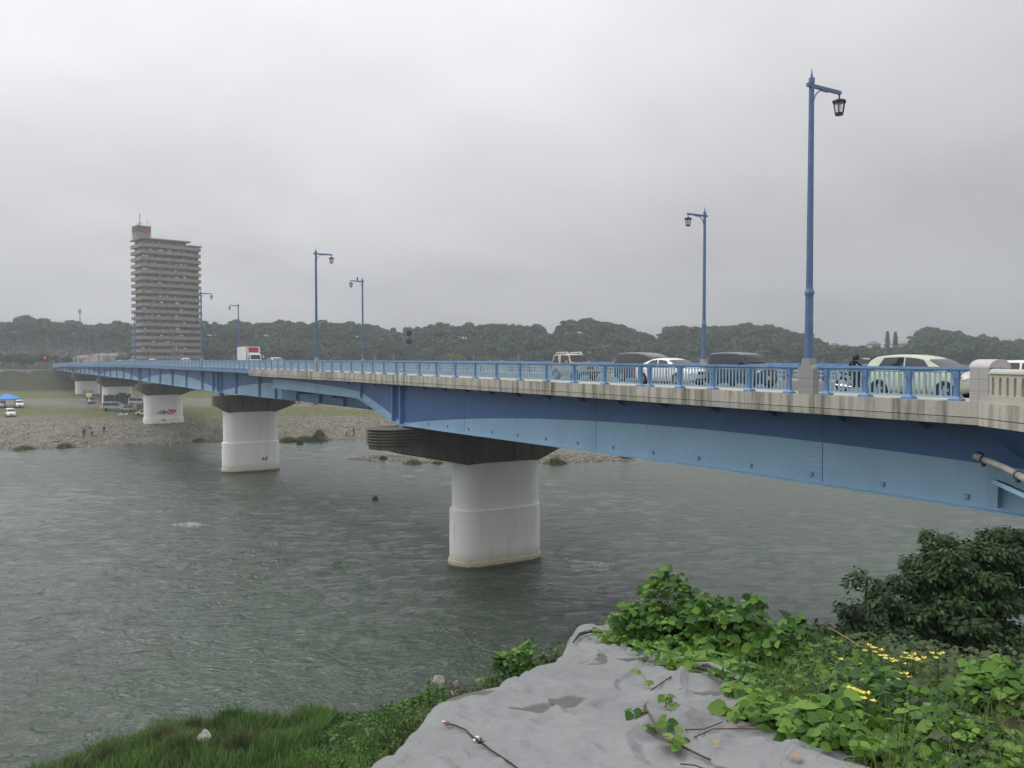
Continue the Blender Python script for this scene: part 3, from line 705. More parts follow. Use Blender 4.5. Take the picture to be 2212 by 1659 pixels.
def poly_dist(X, Y, poly):
    P = np.array(poly); D = np.full(X.shape, 1e9); inside = np.zeros(X.shape, bool); n = len(P)
    for i in range(n):
        a = P[i]; b = P[(i+1) % n]; d = b-a; L = (d**2).sum()
        t = np.clip(((X-a[0])*d[0] + (Y-a[1])*d[1])/L, 0, 1)
        D = np.minimum(D, np.hypot(X-a[0]-t*d[0], Y-a[1]-t*d[1]))
        c = ((a[1] > Y) != (b[1] > Y)); xi = (b[0]-a[0])*(Y-a[1])/(b[1]-a[1]+1e-12)+a[0]
        inside ^= (c & (X < xi))
    return np.where(inside, -D, D)
def lumps(X, Y, s, a):
    return a*(np.sin(X*s+1.3*np.sin(Y*s*.7))*np.cos(Y*s*1.1+.9*np.sin(X*s*.6+2)))
def height(X, Y):
    X = np.asarray(X, float); Y = np.asarray(Y, float)
    ns = np.interp(X, NSX, NSY); fs = np.interp(X, FSX, FSY) + lumps(X, Y*0, .22, .9) + lumps(X, Y*0, .9, .35)
    d = ns - Y
    near = np.where(d < 0, np.maximum(-1.6, d*.35), np.where(d < 9, .12*d, 1.08+.43*(d-9)))
    near = np.minimum(near, 11.5 + 4.2*smooth((-2-Y)/10))
    pd = poly_dist(X, Y, MOUND)
    m = mplane(Y) - np.where(pd > 0, 1.5*np.maximum(pd, 0)**.9, 0) 
    near = np.maximum(near, m) + np.where(d > 0, lumps(X, Y, .8, .12), 0)*(pd > .3)
    df = Y - fs
    far = np.interp(df, [-60, -12, -2, 0, 3, 8, 20, 60, 90, 150], [-1.7, -1.1, -.15, .02, .5, 1.5, 2.9, 3.5, 4.2, 4.5]) + np.where(df > 2, lumps(X, Y, .15, .12)+lumps(X, Y, .6, .06), 0)
    isl = 1.0 - np.hypot((X+3)/25.0, (Y-146)/7.5)**2 + lumps(X, Y, .5, .12)
    far = np.maximum(far, np.where(isl > -1, np.minimum(.75, isl*.9), -1.6))
    z = np.where(Y < 95, near, far)
    L = -((X-AB[0])*DV.x + (Y-AB[1])*DV.y)
    z = np.where((Y > 150) & (L > -17), np.maximum(z, 4.4 + 5.9*smooth((L+17)/16.5)), z)
    z = np.where((Y > 150) & (L > 1.2), 12.4, z)
    Yc = np.maximum(Y, 1.0); px = CX + F*X/Yc; Yr = np.where(px < 290, 540.0, np.where(px < 1700, 500.0, 480.0))
    top = EYE + (HZ - ridge_top(px))*Yr/F - TREE_H + 3.0
    start = np.where(px < 290, 440.0, 430.0)
    k = smooth((Y-start)/(Yr-start)); k = np.where(Y > Yr, 1.0, k)
    hill = 12.4 + (top-12.4)*k - np.where(Y > Yr, np.minimum(8, (Y-Yr)*.04), 0)
    z = np.where(Y > start, np.maximum(hill, 3.0), z)
    return z
def hz(x, y): return float(height(np.array([x]), np.array([y]))[0])
def grow(a, b, s0, r, smax):
    o = [a]; s = s0
    while o[-1] < b: o.append(o[-1]+s); s = min(smax, s*r)
    return o
xp = grow(7, 1500, .22, 1.05, 60); xm = [-v for v in grow(3, 1500, .22, 1.05, 60)][::-1]
xs_ = np.array(xm[:-1] + list(np.arange(-3, 7, .16)) + xp)
ys_ = np.array(list(np.arange(-60, -6, 6)) + list(np.arange(-6, 2, .6)) + list(np.arange(2, 11, .16)) + list(np.arange(11, 52, .6)) + list(np.arange(52, 130, 4)) + list(np.arange(130, 215, 1.1)) + list(np.arange(215, 345, 4)) + list(np.arange(345, 400, 1.6)) + list(np.arange(400, 560, 5)) + list(np.arange(560, 3200, 60)))
GX, GY = np.meshgrid(xs_, ys_); GZ = height(GX, GY)
nx, ny = len(xs_), len(ys_)
idx = np.arange(nx*ny).reshape(ny, nx); Q = np.stack([idx[:-1, :-1], idx[:-1, 1:], idx[1:, 1:], idx[1:, :-1]], -1).reshape(-1, 4)
m, nt, b = new_mat('ground cover'); MT['ground'] = m
g = N(nt, 'ShaderNodeNewGeometry'); sp = N(nt, 'ShaderNodeSeparateXYZ'); nt.links.new(g.outputs['Position'], sp.inputs[0])
pw = pos(nt, world=True)
nb_ = noise(nt, pw, .035, 5, .6); nm = noise(nt, pw, .5, 5, .65); nf = noise(nt, pw, 3.0, 6, .7)
vor = N(nt, 'ShaderNodeTexVoronoi', i_Scale=2.2); nt.links.new(pw, vor.inputs['Vector'])
vor2 = N(nt, 'ShaderNodeTexVoronoi', i_Scale=.9); nt.links.new(pos(nt, world=True, scale=(1, .6, 1)), vor2.inputs['Vector'])
grav = ramp(nt, vor.outputs['Color'], [(.1, (.085, .080, .064)), (.5, (.16, .152, .122)), (.85, (.28, .27, .225))])
grav = mixc(nt, .55, grav, ramp(nt, nm, [(.3, (.10, .092, .07)), (.7, (.225, .21, .165))]))
grav = mixc(nt, ramp(nt, vor2.outputs['Distance'], [(.05, .3), (.2, 0)]), grav, (.09, .075, .06))
grass = ramp(nt, M(nt, 'ADD', M(nt, 'MULTIPLY', nm, .6), M(nt, 'MULTIPLY', nf, .4)), [(.35, (.062, .082, .024)), (.5, (.105, .120, .042)), (.65, (.165, .155, .075))])
dirt = ramp(nt, nm, [(.35, (.13, .115, .095)), (.65, (.22, .20, .165))])
# distance inland decides gravel / grass / track / grass
yy = M(nt, 'SUBTRACT', sp.outputs['Y'], M(nt, 'MULTIPLY', sp.outputs['X'], .02))
yj = M(nt, 'ADD', yy, M(nt, 'MULTIPLY_ADD', nb_, 60, -30)); yj = M(nt, 'ADD', yj, M(nt, 'MULTIPLY_ADD', nm, 16, -8))
gr_mask = ramp(nt, M(nt, 'DIVIDE', yj, 400.0), [(.485, 0), (.535, 1), (.595, 1), (.622, 0), (.69, 0), (.715, 1), (.8, 1)])
land = mixc(nt, gr_mask, grav, grass)
tr_mask = ramp(nt, M(nt, 'DIVIDE', yj, 400.0), [(.595, 0), (.625, 1), (.69, 1), (.715, 0)])
land = mixc(nt, tr_mask, land, dirt)
lev = ramp(nt, nm, [(.3, (.036, .032, .020)), (.5, (.045, .050, .020)), (.7, (.055, .075, .022))])
land = mixc(nt, ramp(nt, M(nt, 'DIVIDE', M(nt, 'ADD', sp.outputs['Y'], 0.0), 400.0), [(.815, 0), (.85, 1)]), land, lev)
hillc = ramp(nt, nm, [(.3, (.075, .062, .055)), (.7, (.12, .105, .08))])
land = mixc(nt, ramp(nt, M(nt, 'DIVIDE', sp.outputs['Y'], 500.0), [(.80, 0), (.86, 1)]), land, hillc)
soil = ramp(nt, nf, [(.3, (.025, .02, .012)), (.6, (.05, .05, .022)), (.8, (.06, .08, .025))])
land = mixc(nt, ramp(nt, M(nt, 'DIVIDE', sp.outputs['Y'], 200.0), [(.38, 1), (.45, 0)]), land, soil)
wet = ramp(nt, sp.outputs['Z'], [(.0, 1), (.35, 0)])
land = mixc(nt, M(nt, 'MULTIPLY', wet, .6), land, (.06, .055, .045))
nt.links.new(land, b.inputs['Base Color']); b.inputs['Roughness'].default_value = .95; b.inputs['Specular IOR Level'].default_value = .15
bump(nt, b, M(nt, 'ADD', nf, vor.outputs['Distance']), .8, .12)
np_mesh('ground', np.stack([GX, GY, GZ], -1).reshape(-1, 3), Q, m, smooth=True)['kind'] = 'structure'
# ---------------------------------------------------------------- river
m, nt, b = new_mat('river water'); MT['water'] = m
g = N(nt, 'ShaderNodeNewGeometry'); sp = N(nt, 'ShaderNodeSeparateXYZ'); nt.links.new(g.outputs['Position'], sp.inputs[0])
def rot_pos(nt, rz, sc):
    mp = N(nt, 'ShaderNodeMapping'); mp.inputs['Rotation'].default_value = (0, 0, rz); mp.inputs['Scale'].default_value = sc
    g = N(nt, 'ShaderNodeNewGeometry'); nt.links.new(g.outputs['Position'], mp.inputs[0]); return mp.outputs[0]
w2 = noise(nt, rot_pos(nt, R(25), (.6, 1.1, 1)), 1.1, 4, .6, .9)
w3 = noise(nt, rot_pos(nt, R(-8), (.8, 1.1, 1)), 3.6, 4, .6, .5)
big = noise(nt, rot_pos(nt, R(20), (1, 1, 1)), .035, 3, .5, .5)
hsum = M(nt, 'ADD', M(nt, 'MULTIPLY', w2, .6), M(nt, 'MULTIPLY', w3, .2))
calm = M(nt, 'MULTIPLY', ramp(nt, M(nt, 'DIVIDE', sp.outputs['Y'], 200.0), [(.30, 1.0), (.75, .35)]), ramp(nt, M(nt, 'DIVIDE', M(nt, 'ADD', sp.outputs['X'], 100.0), 200.0), [(.52, 1.0), (.64, .45)]))
bn = N(nt, 'ShaderNodeBump', i_Strength=1.0); nt.links.new(M(nt, 'MULTIPLY', M(nt, 'MULTIPLY_ADD', big, 1.4, .08), calm), bn.inputs['Distance']); nt.links.new(hsum, bn.inputs['Height'])
nt.links.new(bn.outputs[0], b.inputs['Normal'])
fo = noise(nt, rot_pos(nt, R(15), (.30, .75, 1)), .55, 4, .6, 1.0); fo2 = noise(nt, rot_pos(nt, R(10), (.8, 1.3, 1)), 3.2, 5, .7, 1.0)
rap = noise(nt, rot_pos(nt, 0, (1, 1, 1)), .022, 2, .5)
fk = M(nt, 'ADD', M(nt, 'MULTIPLY', fo, .62), M(nt, 'ADD', M(nt, 'MULTIPLY', fo2, .50), M(nt, 'MULTIPLY', rap, .25)))
for (bx, by, br_) in ((-33.5, 89, 7), (-48, 81, 5), (-26, 96, 5), (1.8, 61, 2.2), (-2.2, 57, 2.0), (-4.8, 51.5, 1.8), (7.6, 70, 3.0), (-20, 36, 2.0), (-9.5, 44, 1.6), (-36, 128, 4), (-2, 100, 6), (4.5, 118, 4), (-44, 70, 3)):
    dn_ = N(nt, 'ShaderNodeVectorMath', operation='DISTANCE'); nt.links.new(g.outputs['Position'], dn_.inputs[0]); dn_.inputs[1].default_value = (bx, by, 0)
    fk = M(nt, 'ADD', fk, M(nt, 'MULTIPLY', M(nt, 'MAXIMUM', M(nt, 'SUBTRACT', 1.0, M(nt, 'DIVIDE', dn_.outputs['Value'], br_*1.6)), 0.0), .115))
fm = ramp(nt, fk, [(.84, 0), (.93, .75)])
col = mixc(nt, big, (.018, .042, .024), (.052, .074, .050))
col = mixc(nt, fm, col, (.55, .58, .57))
nt.links.new(col, b.inputs['Base Color']); nt.links.new(M(nt, 'MULTIPLY_ADD', fm, .6, .07), b.inputs['Roughness']); b.inputs['IOR'].default_value = 1.5
wx = np.array(grow(115, 1500, 3, 1.3, 200)); wx = np.concatenate([-wx[::-1], np.arange(-114.6, 114.7, .48), wx])
wy = np.array([-60, -20, 0, 10, 20] + list(np.arange(28, 188, .42)) + [190, 200, 240, 330])
WX, WY = np.meshgrid(wx, wy); WZ = np.zeros_like(WX); rwv = np.random.default_rng(3)
for i in range(64):
    lam = 1.25*(5.5/1.25)**rwv.random(); th = R(100) + rwv.normal()*.55; ph = rwv.uniform(0, 6.28); k = 2*math.pi/lam
    arg = k*(WX*math.cos(th) + WY*math.sin(th)) + ph + 1.1*np.sin(WX*.11*rwv.random()+WY*.17*rwv.random()+ph)
    WZ += lam*.0046*(np.sin(arg) + .25*np.sin(2*arg+1.2))
WZ *= .22 + .60*(.5+.5*np.sin(WX*.06+1.5*np.sin(WY*.05))*np.cos(WY*.07+np.sin(WX*.045)*1.7))
WZ *= (1-.55*smooth((WY-60)/80))*(1-.5*smooth((WX-5)/25))
WZ *= smooth((115-np.abs(WX))/20)*smooth((188-WY)/10)*smooth((WY-26)/4)
wi = np.arange(WX.size).reshape(WX.shape); WQ = np.stack([wi[:-1, :-1], wi[:-1, 1:], wi[1:, 1:], wi[1:, :-1]], -1).reshape(-1, 4)
np_mesh('river', np.stack([WX, WY, WZ], -1).reshape(-1, 3), WQ, m, smooth=True)['kind'] = 'structure'
# ---------------------------------------------------------------- foliage builders
def leaf_quads(C, Nn, size, aspect=1.0, rng=rng):
    """C centres (n,3), Nn normals (n,3), size (n,) -> verts, quads; each quad an own island"""
    n = len(C); a = rng.normal(size=(n, 3)); u = np.cross(Nn, a); u /= np.linalg.norm(u, axis=1, keepdims=True)+1e-9
    v = np.cross(Nn, u); s = size[:, None]/2
    V = np.stack([C-u*s-v*s*aspect*.5, C+u*s*.3-v*s*aspect, C+u*s+v*s*aspect*.3, C-u*s*.2+v*s*aspect], 1).reshape(-1, 3)
    return V, np.arange(4*n).reshape(-1, 4)
def crown_cloud(rx_, ry_, rz_, nl, per, size, seed, flat=.75, lobe=.36):
    r = np.random.default_rng(seed); Cs = []; Ns = []
    for k in range(nl):
        d = r.normal(size=3); d[2] = abs(d[2])*.9 - .25; d /= np.linalg.norm(d)
        c = d*np.array([rx_, ry_, rz_])*r.uniform(.5, .78); lr = lobe*r.uniform(.75, 1.3)*(rx_+ry_)/2
        n = r.normal(size=(per, 3)); n /= np.linalg.norm(n, axis=1, keepdims=True)
        n[:, 2] = np.where(n[:, 2] < -.3, -n[:, 2]*.6, n[:, 2])
        rad = lr*r.uniform(.72, 1.08, size=(per, 1))
        Cs.append(c + n*rad*np.array([1, 1, flat])); Ns.append(n*.8 + r.normal(size=(per, 3))*.45 + np.array([0, 0, .35]))
    C = np.concatenate(Cs); Nn = np.concatenate(Ns); Nn /= np.linalg.norm(Nn, axis=1, keepdims=True)
    return C, Nn, r.uniform(.6, 1.35, size=len(C))*size
MT['wood_leaf'] = leaf_mat('far woodland leaves', [(.016, .046, .022), (.030, .070, .028), (.050, .098, .036), (.080, .125, .045)], .8, .1, .12)
MT['wood_leaf_d'] = leaf_mat('bare brownish crowns', [(.05, .05, .035), (.085, .075, .05), (.12, .10, .07)], .8, .1, .15)
MT['street_leaf'] = leaf_mat('street tree leaves', [(.010, .026, .010), (.018, .044, .014), (.036, .072, .024)], .7, .15, .3)
MT['bush_leaf'] = leaf_mat('bright bush leaves', [(.03, .07, .015), (.055, .12, .025), (.10, .18, .04)], .7, .2, .4)
crowns = []
for k in range(6):
    rr = random.Random(k); C, Nn, sz = crown_cloud(rr.uniform(4.4, 5.8), rr.uniform(4.4, 5.8), rr.uniform(4.0, 5.2), rr.randint(12, 17), 165, .72, 100+k)
    crowns.append((C + np.array([0, 0, 7.6]), Nn, sz))
def trunk_mb(h, r0, seed, spread=1.5):
    rr = random.Random(seed); mb = MB()
    mb.tube([(0, 0, -.5), (.1, 0, h*.3), (rr.uniform(-.2, .2), rr.uniform(-.2, .2), h*.65)], [r0, r0*.8, r0*.55], 7)
    for k in range(4):
        q = k*1.6+rr.random(); mb.tube([(.05, 0, h*.4), (math.cos(q)*spread*.6, math.sin(q)*spread*.6, h*.7), (math.cos(q)*spread*1.3, math.sin(q)*spread*1.3, h*.92)], [r0*.45, r0*.3, r0*.1], 5)
    return mb
tree_protos = []
for k, (C, Nn, sz) in enumerate(crowns):
    V, Fq = leaf_quads(C, Nn, sz)
    r = empty('ridge_tree', (0, 0, 0)); np_mesh('crown', V, Fq, MT['wood_leaf'] if k != 4 else MT['wood_leaf_d'], r); trunk_mb(9, .28, k, 2.2).build('trunk', MT['trunk'], r)
    tree_protos.append(r)
used = set(); rt = random.Random(11); nplaced = 0
pxs = []; px = -20.0
while px < 2235:
    pxs.append(px); px += rt.uniform(12, 22)
def put_tree(k, x, y, ztop, sc, label, group, rz=None):
    rz = rt.uniform(0, 6.28) if rz is None else rz
    loc = (x, y, ztop - 12.3*sc[2])
    if k in used: t = copy_tree(tree_protos[k], loc, rz, sc)
    else: t = tree_protos[k]; used.add(k); t.location = loc; t.rotation_euler = (0, 0, rz); t.scale = sc
    tag(t, label, 'tree', group); return t
for px in pxs:
    if 1770 < px < 1975: continue
    Yr = ridge_Y(px) + rt.uniform(-9, 6); yt = float(ridge_top(px)) + rt.uniform(-2, 4.5)
    if 1195 < px < 1214 or 1408 < px < 1436 or 188 < px < 197: yt += 2
    P = at(px, yt, Yr); s = rt.uniform(.85, 1.25)
    k = rt.choice([0, 1, 2, 3, 5] + ([4] if px < 300 or 940 < px < 1400 else [0]))
    if k == 4: lab = 'brownish bushy tree on the skyline of the wooded hill'
    else: lab = 'round green broadleaf tree on the skyline of the wooded hill'
    put_tree(k, P.x, P.y, P.z, (s, s, rt.uniform(.9, 1.15)), lab, 'brownish trees along the ridge' if k == 4 else 'green trees along the ridge')
for k in range(6):
    if k not in used: P = at(2300+k*20, 730, 480); put_tree(k, P.x, P.y, P.z, (1, 1, 1), 'round green broadleaf tree on the skyline of the wooded hill', 'green trees along the ridge')
for (px, yt, Yr, s, k) in ((1232, 690, 495, 1.35, 0), (1275, 688, 497, 1.4, 1), (1318, 694, 494, 1.2, 5), (1458, 703, 496, 1.3, 2), (1490, 701, 495, 1.3, 3), (2008, 702, 476, 1.1, 2), (60, 682, 532, 1.5, 1), (95, 687, 530, 1.35, 0), (30, 693, 530, 1.2, 3)):
    P = at(px, yt, Yr); put_tree(k, P.x, P.y, P.z, (s, s, 1.0), 'round green broadleaf tree on the skyline of the wooded hill', 'green trees along the ridge')
# the mass of the wood on the slope below the ridge
Vs = []; Fs = []; nb = 0; rw = np.random.default_rng(5)
def wood_pts():
    out = []
    for row, (f, st) in enumerate(((.06, 15), (.22, 15), (.4, 15), (.58, 15), (.76, 15), (.92, 15))):
        px = -40.0
        while px < 2290:
            Yr = ridge_Y(px); Ys = (440 if px < 290 else 424)
            if px < 290 and f < .5: 
                px += 30; continue
            Y = Ys + (Yr-Ys)*f + rw.uniform(-5, 5)
            X = (px-CX)/F*Y; out.append((X, Y)); px += st*F/Y/2.0*rw.uniform(.8, 1.2)/1.7
    return out
for (X, Y) in wood_pts():
    px = CX + F*X/Y; C, Nn, sz = crowns[rw.integers(0, 6)]
    sel = rw.random(len(C)) < .2; C, Nn, sz = C[sel], Nn[sel], sz[sel]*1.9
    q = rw.uniform(0, 6.28); c, s_ = math.cos(q), math.sin(q); Rm = np.array([[c, -s_, 0], [s_, c, 0], [0, 0, 1]])
    sc = rw.uniform(.8, 1.35); z = hz(X, Y)
    lim = EYE + (HZ - float(ridge_top(px)) - 5)*Y/F
    top = min(z + 11*sc, lim)
    C2 = (C @ Rm.T)*np.array([sc, sc, .95]) ; C2 = C2 + np.array([X, Y, top - 12])
    V, Fq = leaf_quads(C2, Nn @ Rm.T, sz, rng=rw); Vs.append(V); Fs.append(Fq+nb); nb += len(V)
np_mesh('wood', np.concatenate(Vs), np.concatenate(Fs), MT['wood_leaf'])['kind'] = 'stuff'
# scrub at the foot of the hill and on the left slope
Vs = []; Fs = []; nb = 0
for i in range(420):
    px = rw.uniform(-40, 300); Y = rw.uniform(415, 520); X = (px-CX)/F*Y; z = hz(X, Y)
    n = 26; C = np.array([X, Y, z+.6]) + rw.normal(size=(n, 3))*np.array([3.2, 2.5, .8]); Nn = rw.normal(size=(n, 3))+np.array([0, -.5, 1]); Nn /= np.linalg.norm(Nn, axis=1, keepdims=True)
    V, Fq = leaf_quads(C, Nn, rw.uniform(.8, 2.0, n), rng=rw); Vs.append(V); Fs.append(Fq+nb); nb += len(V)
np_mesh('hillside_scrub', np.concatenate(Vs), np.concatenate(Fs), MT['wood_leaf_d'])['kind'] = 'stuff'
# particular trees on the right of the skyline
def conifer(px, yt, yb, Y, wid, seed, label):
    T = at(px, yt, Y); B = at(px, yb, Y); h = T.z-B.z+6; r_ = np.random.default_rng(seed)
    r = empty('conifer_tree', (B.x, B.y, B.z-6), label=label, cat='tree')
    n = 1100; t = r_.random(n)**.8; q = r_.uniform(0, 6.28, n); lay = .55+.45*np.abs(np.sin(t*h*1.5))
    rad = wid*(1-t*.75)*lay*r_.uniform(.5, 1, n); C = np.stack([rad*np.cos(q), rad*np.sin(q), h*.12+t*h*.88], -1)
    Nn = np.stack([np.cos(q), np.sin(q), np.full(n, .4)], -1)+r_.normal(size=(n, 3))*.5; Nn /= np.linalg.norm(Nn, axis=1, keepdims=True)
    V, Fq = leaf_quads(C, Nn, r_.uniform(.35, .8, n), rng=r_); np_mesh('crown', V, Fq, MT['wood_leaf'], r)
    mb = MB(); mb.tube([(0, 0, -1), (0, 0, h*.95)], [.3, .06], 6); mb.build('trunk', MT['trunk'], r)
conifer(1917, 716, 745, 478, 2.8, 1, 'slender dark conifer on the ridge, the left one of the pair beside the hilltop houses')
conifer(1934, 717, 745, 478, 2.8, 2, 'slender dark conifer on the ridge, the right one of the pair beside the hilltop houses')
P = at(1972, 727, 474); C, Nn, sz = crown_cloud(3.6, 3.6, 1.4, 6, 60, .7, 55, flat=.4); V, Fq = leaf_quads(C+np.array([0, 0, 7]), Nn, sz)
r = empty('pine_tree', (P.x, P.y, P.z-8), label='small flat topped pine standing on the ridge right of two slender conifers', cat='tree'); np_mesh('crown', V, Fq, MT['wood_leaf'], r); trunk_mb(8, .2, 3, 1.6).build('trunk', MT['trunk'], r)
# distant houses
MT['wall_pale'] = mat('pale house wall', (.48, .46, .42), .85); MT['roof_grey'] = mat('grey roof tiles', (.16, .15, .15), .8, var=.2); MT['roof_brown'] = mat('brown roof tiles', (.17, .12, .10), .8, var=.2); MT['win'] = glassy('house window')
def house(px, py, Y, w, h, d, label, roofm, rz=0.2, rh=1.8, name='house', z=None):
    P = at(px, py, Y); zb = P.z - h - rh if z is None else z
    r = empty(name, (P.x, P.y, zb), rz, label, 'house')
    mb = MB(); mb.box((0, 0, h/2-1.5), (w, d, h+3)); mb.build('wall', MT['wall_pale'], r)
    mb = MB(); o_ = .5; mb.add([(-w/2-o_, -d/2-o_, h), (w/2+o_, -d/2-o_, h), (w/2+o_, d/2+o_, h), (-w/2-o_, d/2+o_, h), (-w/2+d*.35, 0, h+rh), (w/2-d*.35, 0, h+rh)], [(0,1,5,4),(2,3,4,5),(1,2,5),(3,0,4),(0,3,2,1)]); mb.build('roof', roofm, r)
    for k in range(3):
        mb = MB(); mb.box((-w/2+w*(k+.5)/3, -d/2-.02, h*.55), (w*.16, .08, h*.3)); mb.build('window', MT['win'], r)
    return r
house(1887, 737, 478, 6, 3, 5, 'small pale hilltop house with a grey roof, left of the two conifers', MT['roof_grey'])
house(1803, 741, 482, 6, 2.4, 5, 'hilltop house with a brown roof above the wooded slope behind the motorcyclist', MT['roof_brown'])
house(1955, 740, 484, 9, 3.5, 6, 'pale house half hidden behind the flat topped pine on the ridge', MT['roof_grey'], rh=1.2)
house(212, 770, 400, 12, 4, 8, 'house with a wide brown hipped roof at the left end of the bridge', MT['roof_brown'], -.3, 3)
house(232, 763, 425, 14, 5, 7, 'house with a low grey roof behind the brown roofed one at the bridge end', MT['roof_grey'], .1, 1.5)
house(180, 767, 430, 8, 4, 7, 'small grey roofed house farthest left behind the levee', MT['roof_grey'], .2, 1.6)
house(410, 774, 430, 16, 4, 7, 'long low pale house just right of the tower block', MT['roof_grey'], 0, 1.0)
house(262, 775, 410, 16, 4, 7, 'long low brown roofed house just left of the tower block', MT['roof_brown'], 0, 1.4)
house(1070, 775, 420, 10, 4, 7, 'grey roofed house seen low above the railing left of the beige jeep', MT['roof_grey'], 0, 1.8)
# ---------------------------------------------------------------- tower block
C0 = at(308, HZ, 395); e1 = Vector((.756, .654, 0)); e2 = Vector((-.654, .756, 0)); rz = math.atan2(e1.y, e1.x)
tb = empty('apartment_tower', (C0.x, C0.y, 11.5), rz, 'tall beige concrete apartment tower with stacked balcony bands and a rooftop plant room', 'apartment tower')
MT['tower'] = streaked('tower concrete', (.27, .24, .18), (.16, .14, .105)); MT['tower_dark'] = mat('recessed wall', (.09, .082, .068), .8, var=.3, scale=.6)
L1, L2, fh, nfl = 23.2, 16.5, 3.155, 20
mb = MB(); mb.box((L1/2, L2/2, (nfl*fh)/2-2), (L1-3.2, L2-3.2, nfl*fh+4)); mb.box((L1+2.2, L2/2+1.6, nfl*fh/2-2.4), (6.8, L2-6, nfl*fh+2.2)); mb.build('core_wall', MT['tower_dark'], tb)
band = None
for k in range(nfl):
    if band is None:
        mb = MB(); h = 1.60
        def ring(x0, y0, x1, y1, th=.25):
            for (a, b_, c, d_) in ((x0, y0, x1, y0+th), (x0, y1-th, x1, y1), (x0, y0+th+.002, x0+th, y1-th-.002), (x1-th, y0+th+.002, x1, y1-th-.002)):
                mb.box(((a+c)/2, (b_+d_)/2, h/2), (c-a, d_-b_, h))
        ring(0, 0, L1, L2); mb.box((L1/2, L2/2, .12), (L1-.52, L2-.52, .22))
        ring(L1+.003, 2.2, L1+5.9, L2-2.2); mb.box((L1+3.3, L2/2, .125), (6.0, L2-4.98, .22))
        band = mb.build('balcony', MT['tower'], tb); band.location = (0, 0, -.3)
    else:
        o = band.copy(); COL.objects.link(o); o.location = (0, 0, k*fh-.3)
mb = MB(); mb.box((L1/2, L2/2, nfl*fh+.5), (L1+.5, L2+.5, .55)); mb.box((L1+3.2, L2/2, nfl*fh-1.0), (6.9, L2-4.2, .5)); mb.build('roof_slab', MT['tower'], tb)
mbw = MB(); mbw.box((0, 0, 0), (1.9, .12, 1.35)); w0 = mbw.build('window', MT['win'], tb); first = True; rw2 = random.Random(9)
for k in range(1, nfl):
    for j in range(5):
        o = w0 if first else w0.copy()
        if not first: COL.objects.link(o)
        first = False; o.location = (3.2+j*4.3+rw2.uniform(-.3, .3), 1.56, k*fh-.3+2.25)
mb = MB()
for k in range(1, nfl):
    for j in range(6): mb.box((1.2+j*3.7+rw2.uniform(-.8, .8), .95, k*fh-.3+1.95+rw2.uniform(0, .2)), (rw2.uniform(.4, 1.5), .25, rw2.uniform(.5, .9)), m=rw2.choice((0, 1, 1)))
mb.build('balcony_clutter', [MT['white'], MT['tower_dark']], tb)['kind'] = 'stuff'
mb = MB()
for k in range(1, nfl):
    for j in range(4):
        if rw2.random() < .6: mb.box((1.5+rw2.uniform(0, 20), .42, k*fh-.3+2.0), (rw2.uniform(.6, 1.8), .08, rw2.uniform(.4, .8)), m=rw2.choice((0, 1, 2)))
mb.build('laundry', [mat('pale laundry', (.42, .43, .42), .9), mat('blue laundry', (.12, .2, .32), .9), mat('grey laundry', (.22, .2, .18), .9)], tb)['kind'] = 'stuff'
for j in range(1, 6):
    mb = MB(); mb.box((j*L1/6, .95, nfl*fh/2), (.16, 1.2, nfl*fh-1.5)); mb.build('balcony_divider', MT['tower'], tb)
mb = MB(); zt = nfl*fh+.78
mb.box((3.2, 9.6, zt+2.1), (6.2, 6.4, 4.2)); mb.build('plant_room', MT['tower'], tb)
mb = MB(); mb.box((3.2, 9.6, zt+4.9), (6.5, 6.7, 3.0)); mb.build('plant_room_top', MT['tower_dark'], tb)
mb = MB(); mb.box((4.2, 6.2, zt+3.9), (2.6, .2, 1.5)); mb.build('red_panel', mat('red panel', (.38, .05, .06), .7), tb)
mb = MB()
for x, y in ((-.1, 6.2), (6.5, 6.2), (-.1, 13), (6.5, 13)):
    mb = MB(); mb.box((x, y, zt+4), (.18, .18, 6.6)); mb.build('corner_post', MT['roof_grey'], tb)
mb = MB(); mb.tube([(3.2, 12, zt+6.4), (3.2, 12, zt+13.2)], .16, 6)
for q in (0, 2.1, 4.2): mb.tube([(3.2+1.9*math.cos(q), 12+1.9*math.sin(q), zt+6.3), (3.2, 12, zt+9)], .12, 5)
mb.lathe([(.1, 12.6), (.55, 12.7), (.1, 12.8)], 8, (3.2, 12, zt)); mb.build('antenna_mast', MT['roof_grey'], tb)
mb = MB(); mb.tube([(6, 9.5, zt+6), (6, 9.5, zt+9.6)], .07, 5)
for dz in (8.4, 9.2): mb.box((6, 9.5, zt+dz), (1.3, .08, .08))
mb.build('tv_aerial', MT['roof_grey'], tb)
mb = MB()
for x in np.arange(7.5, L1, 1.6): mb.box((x, .4, zt+.55), (.06, .06, 1.1))
mb.box(((7.5+L1)/2, .4, zt+1.1), (L1-7.5, .06, .06)); mb.build('roof_rail', MT['white'], tb)
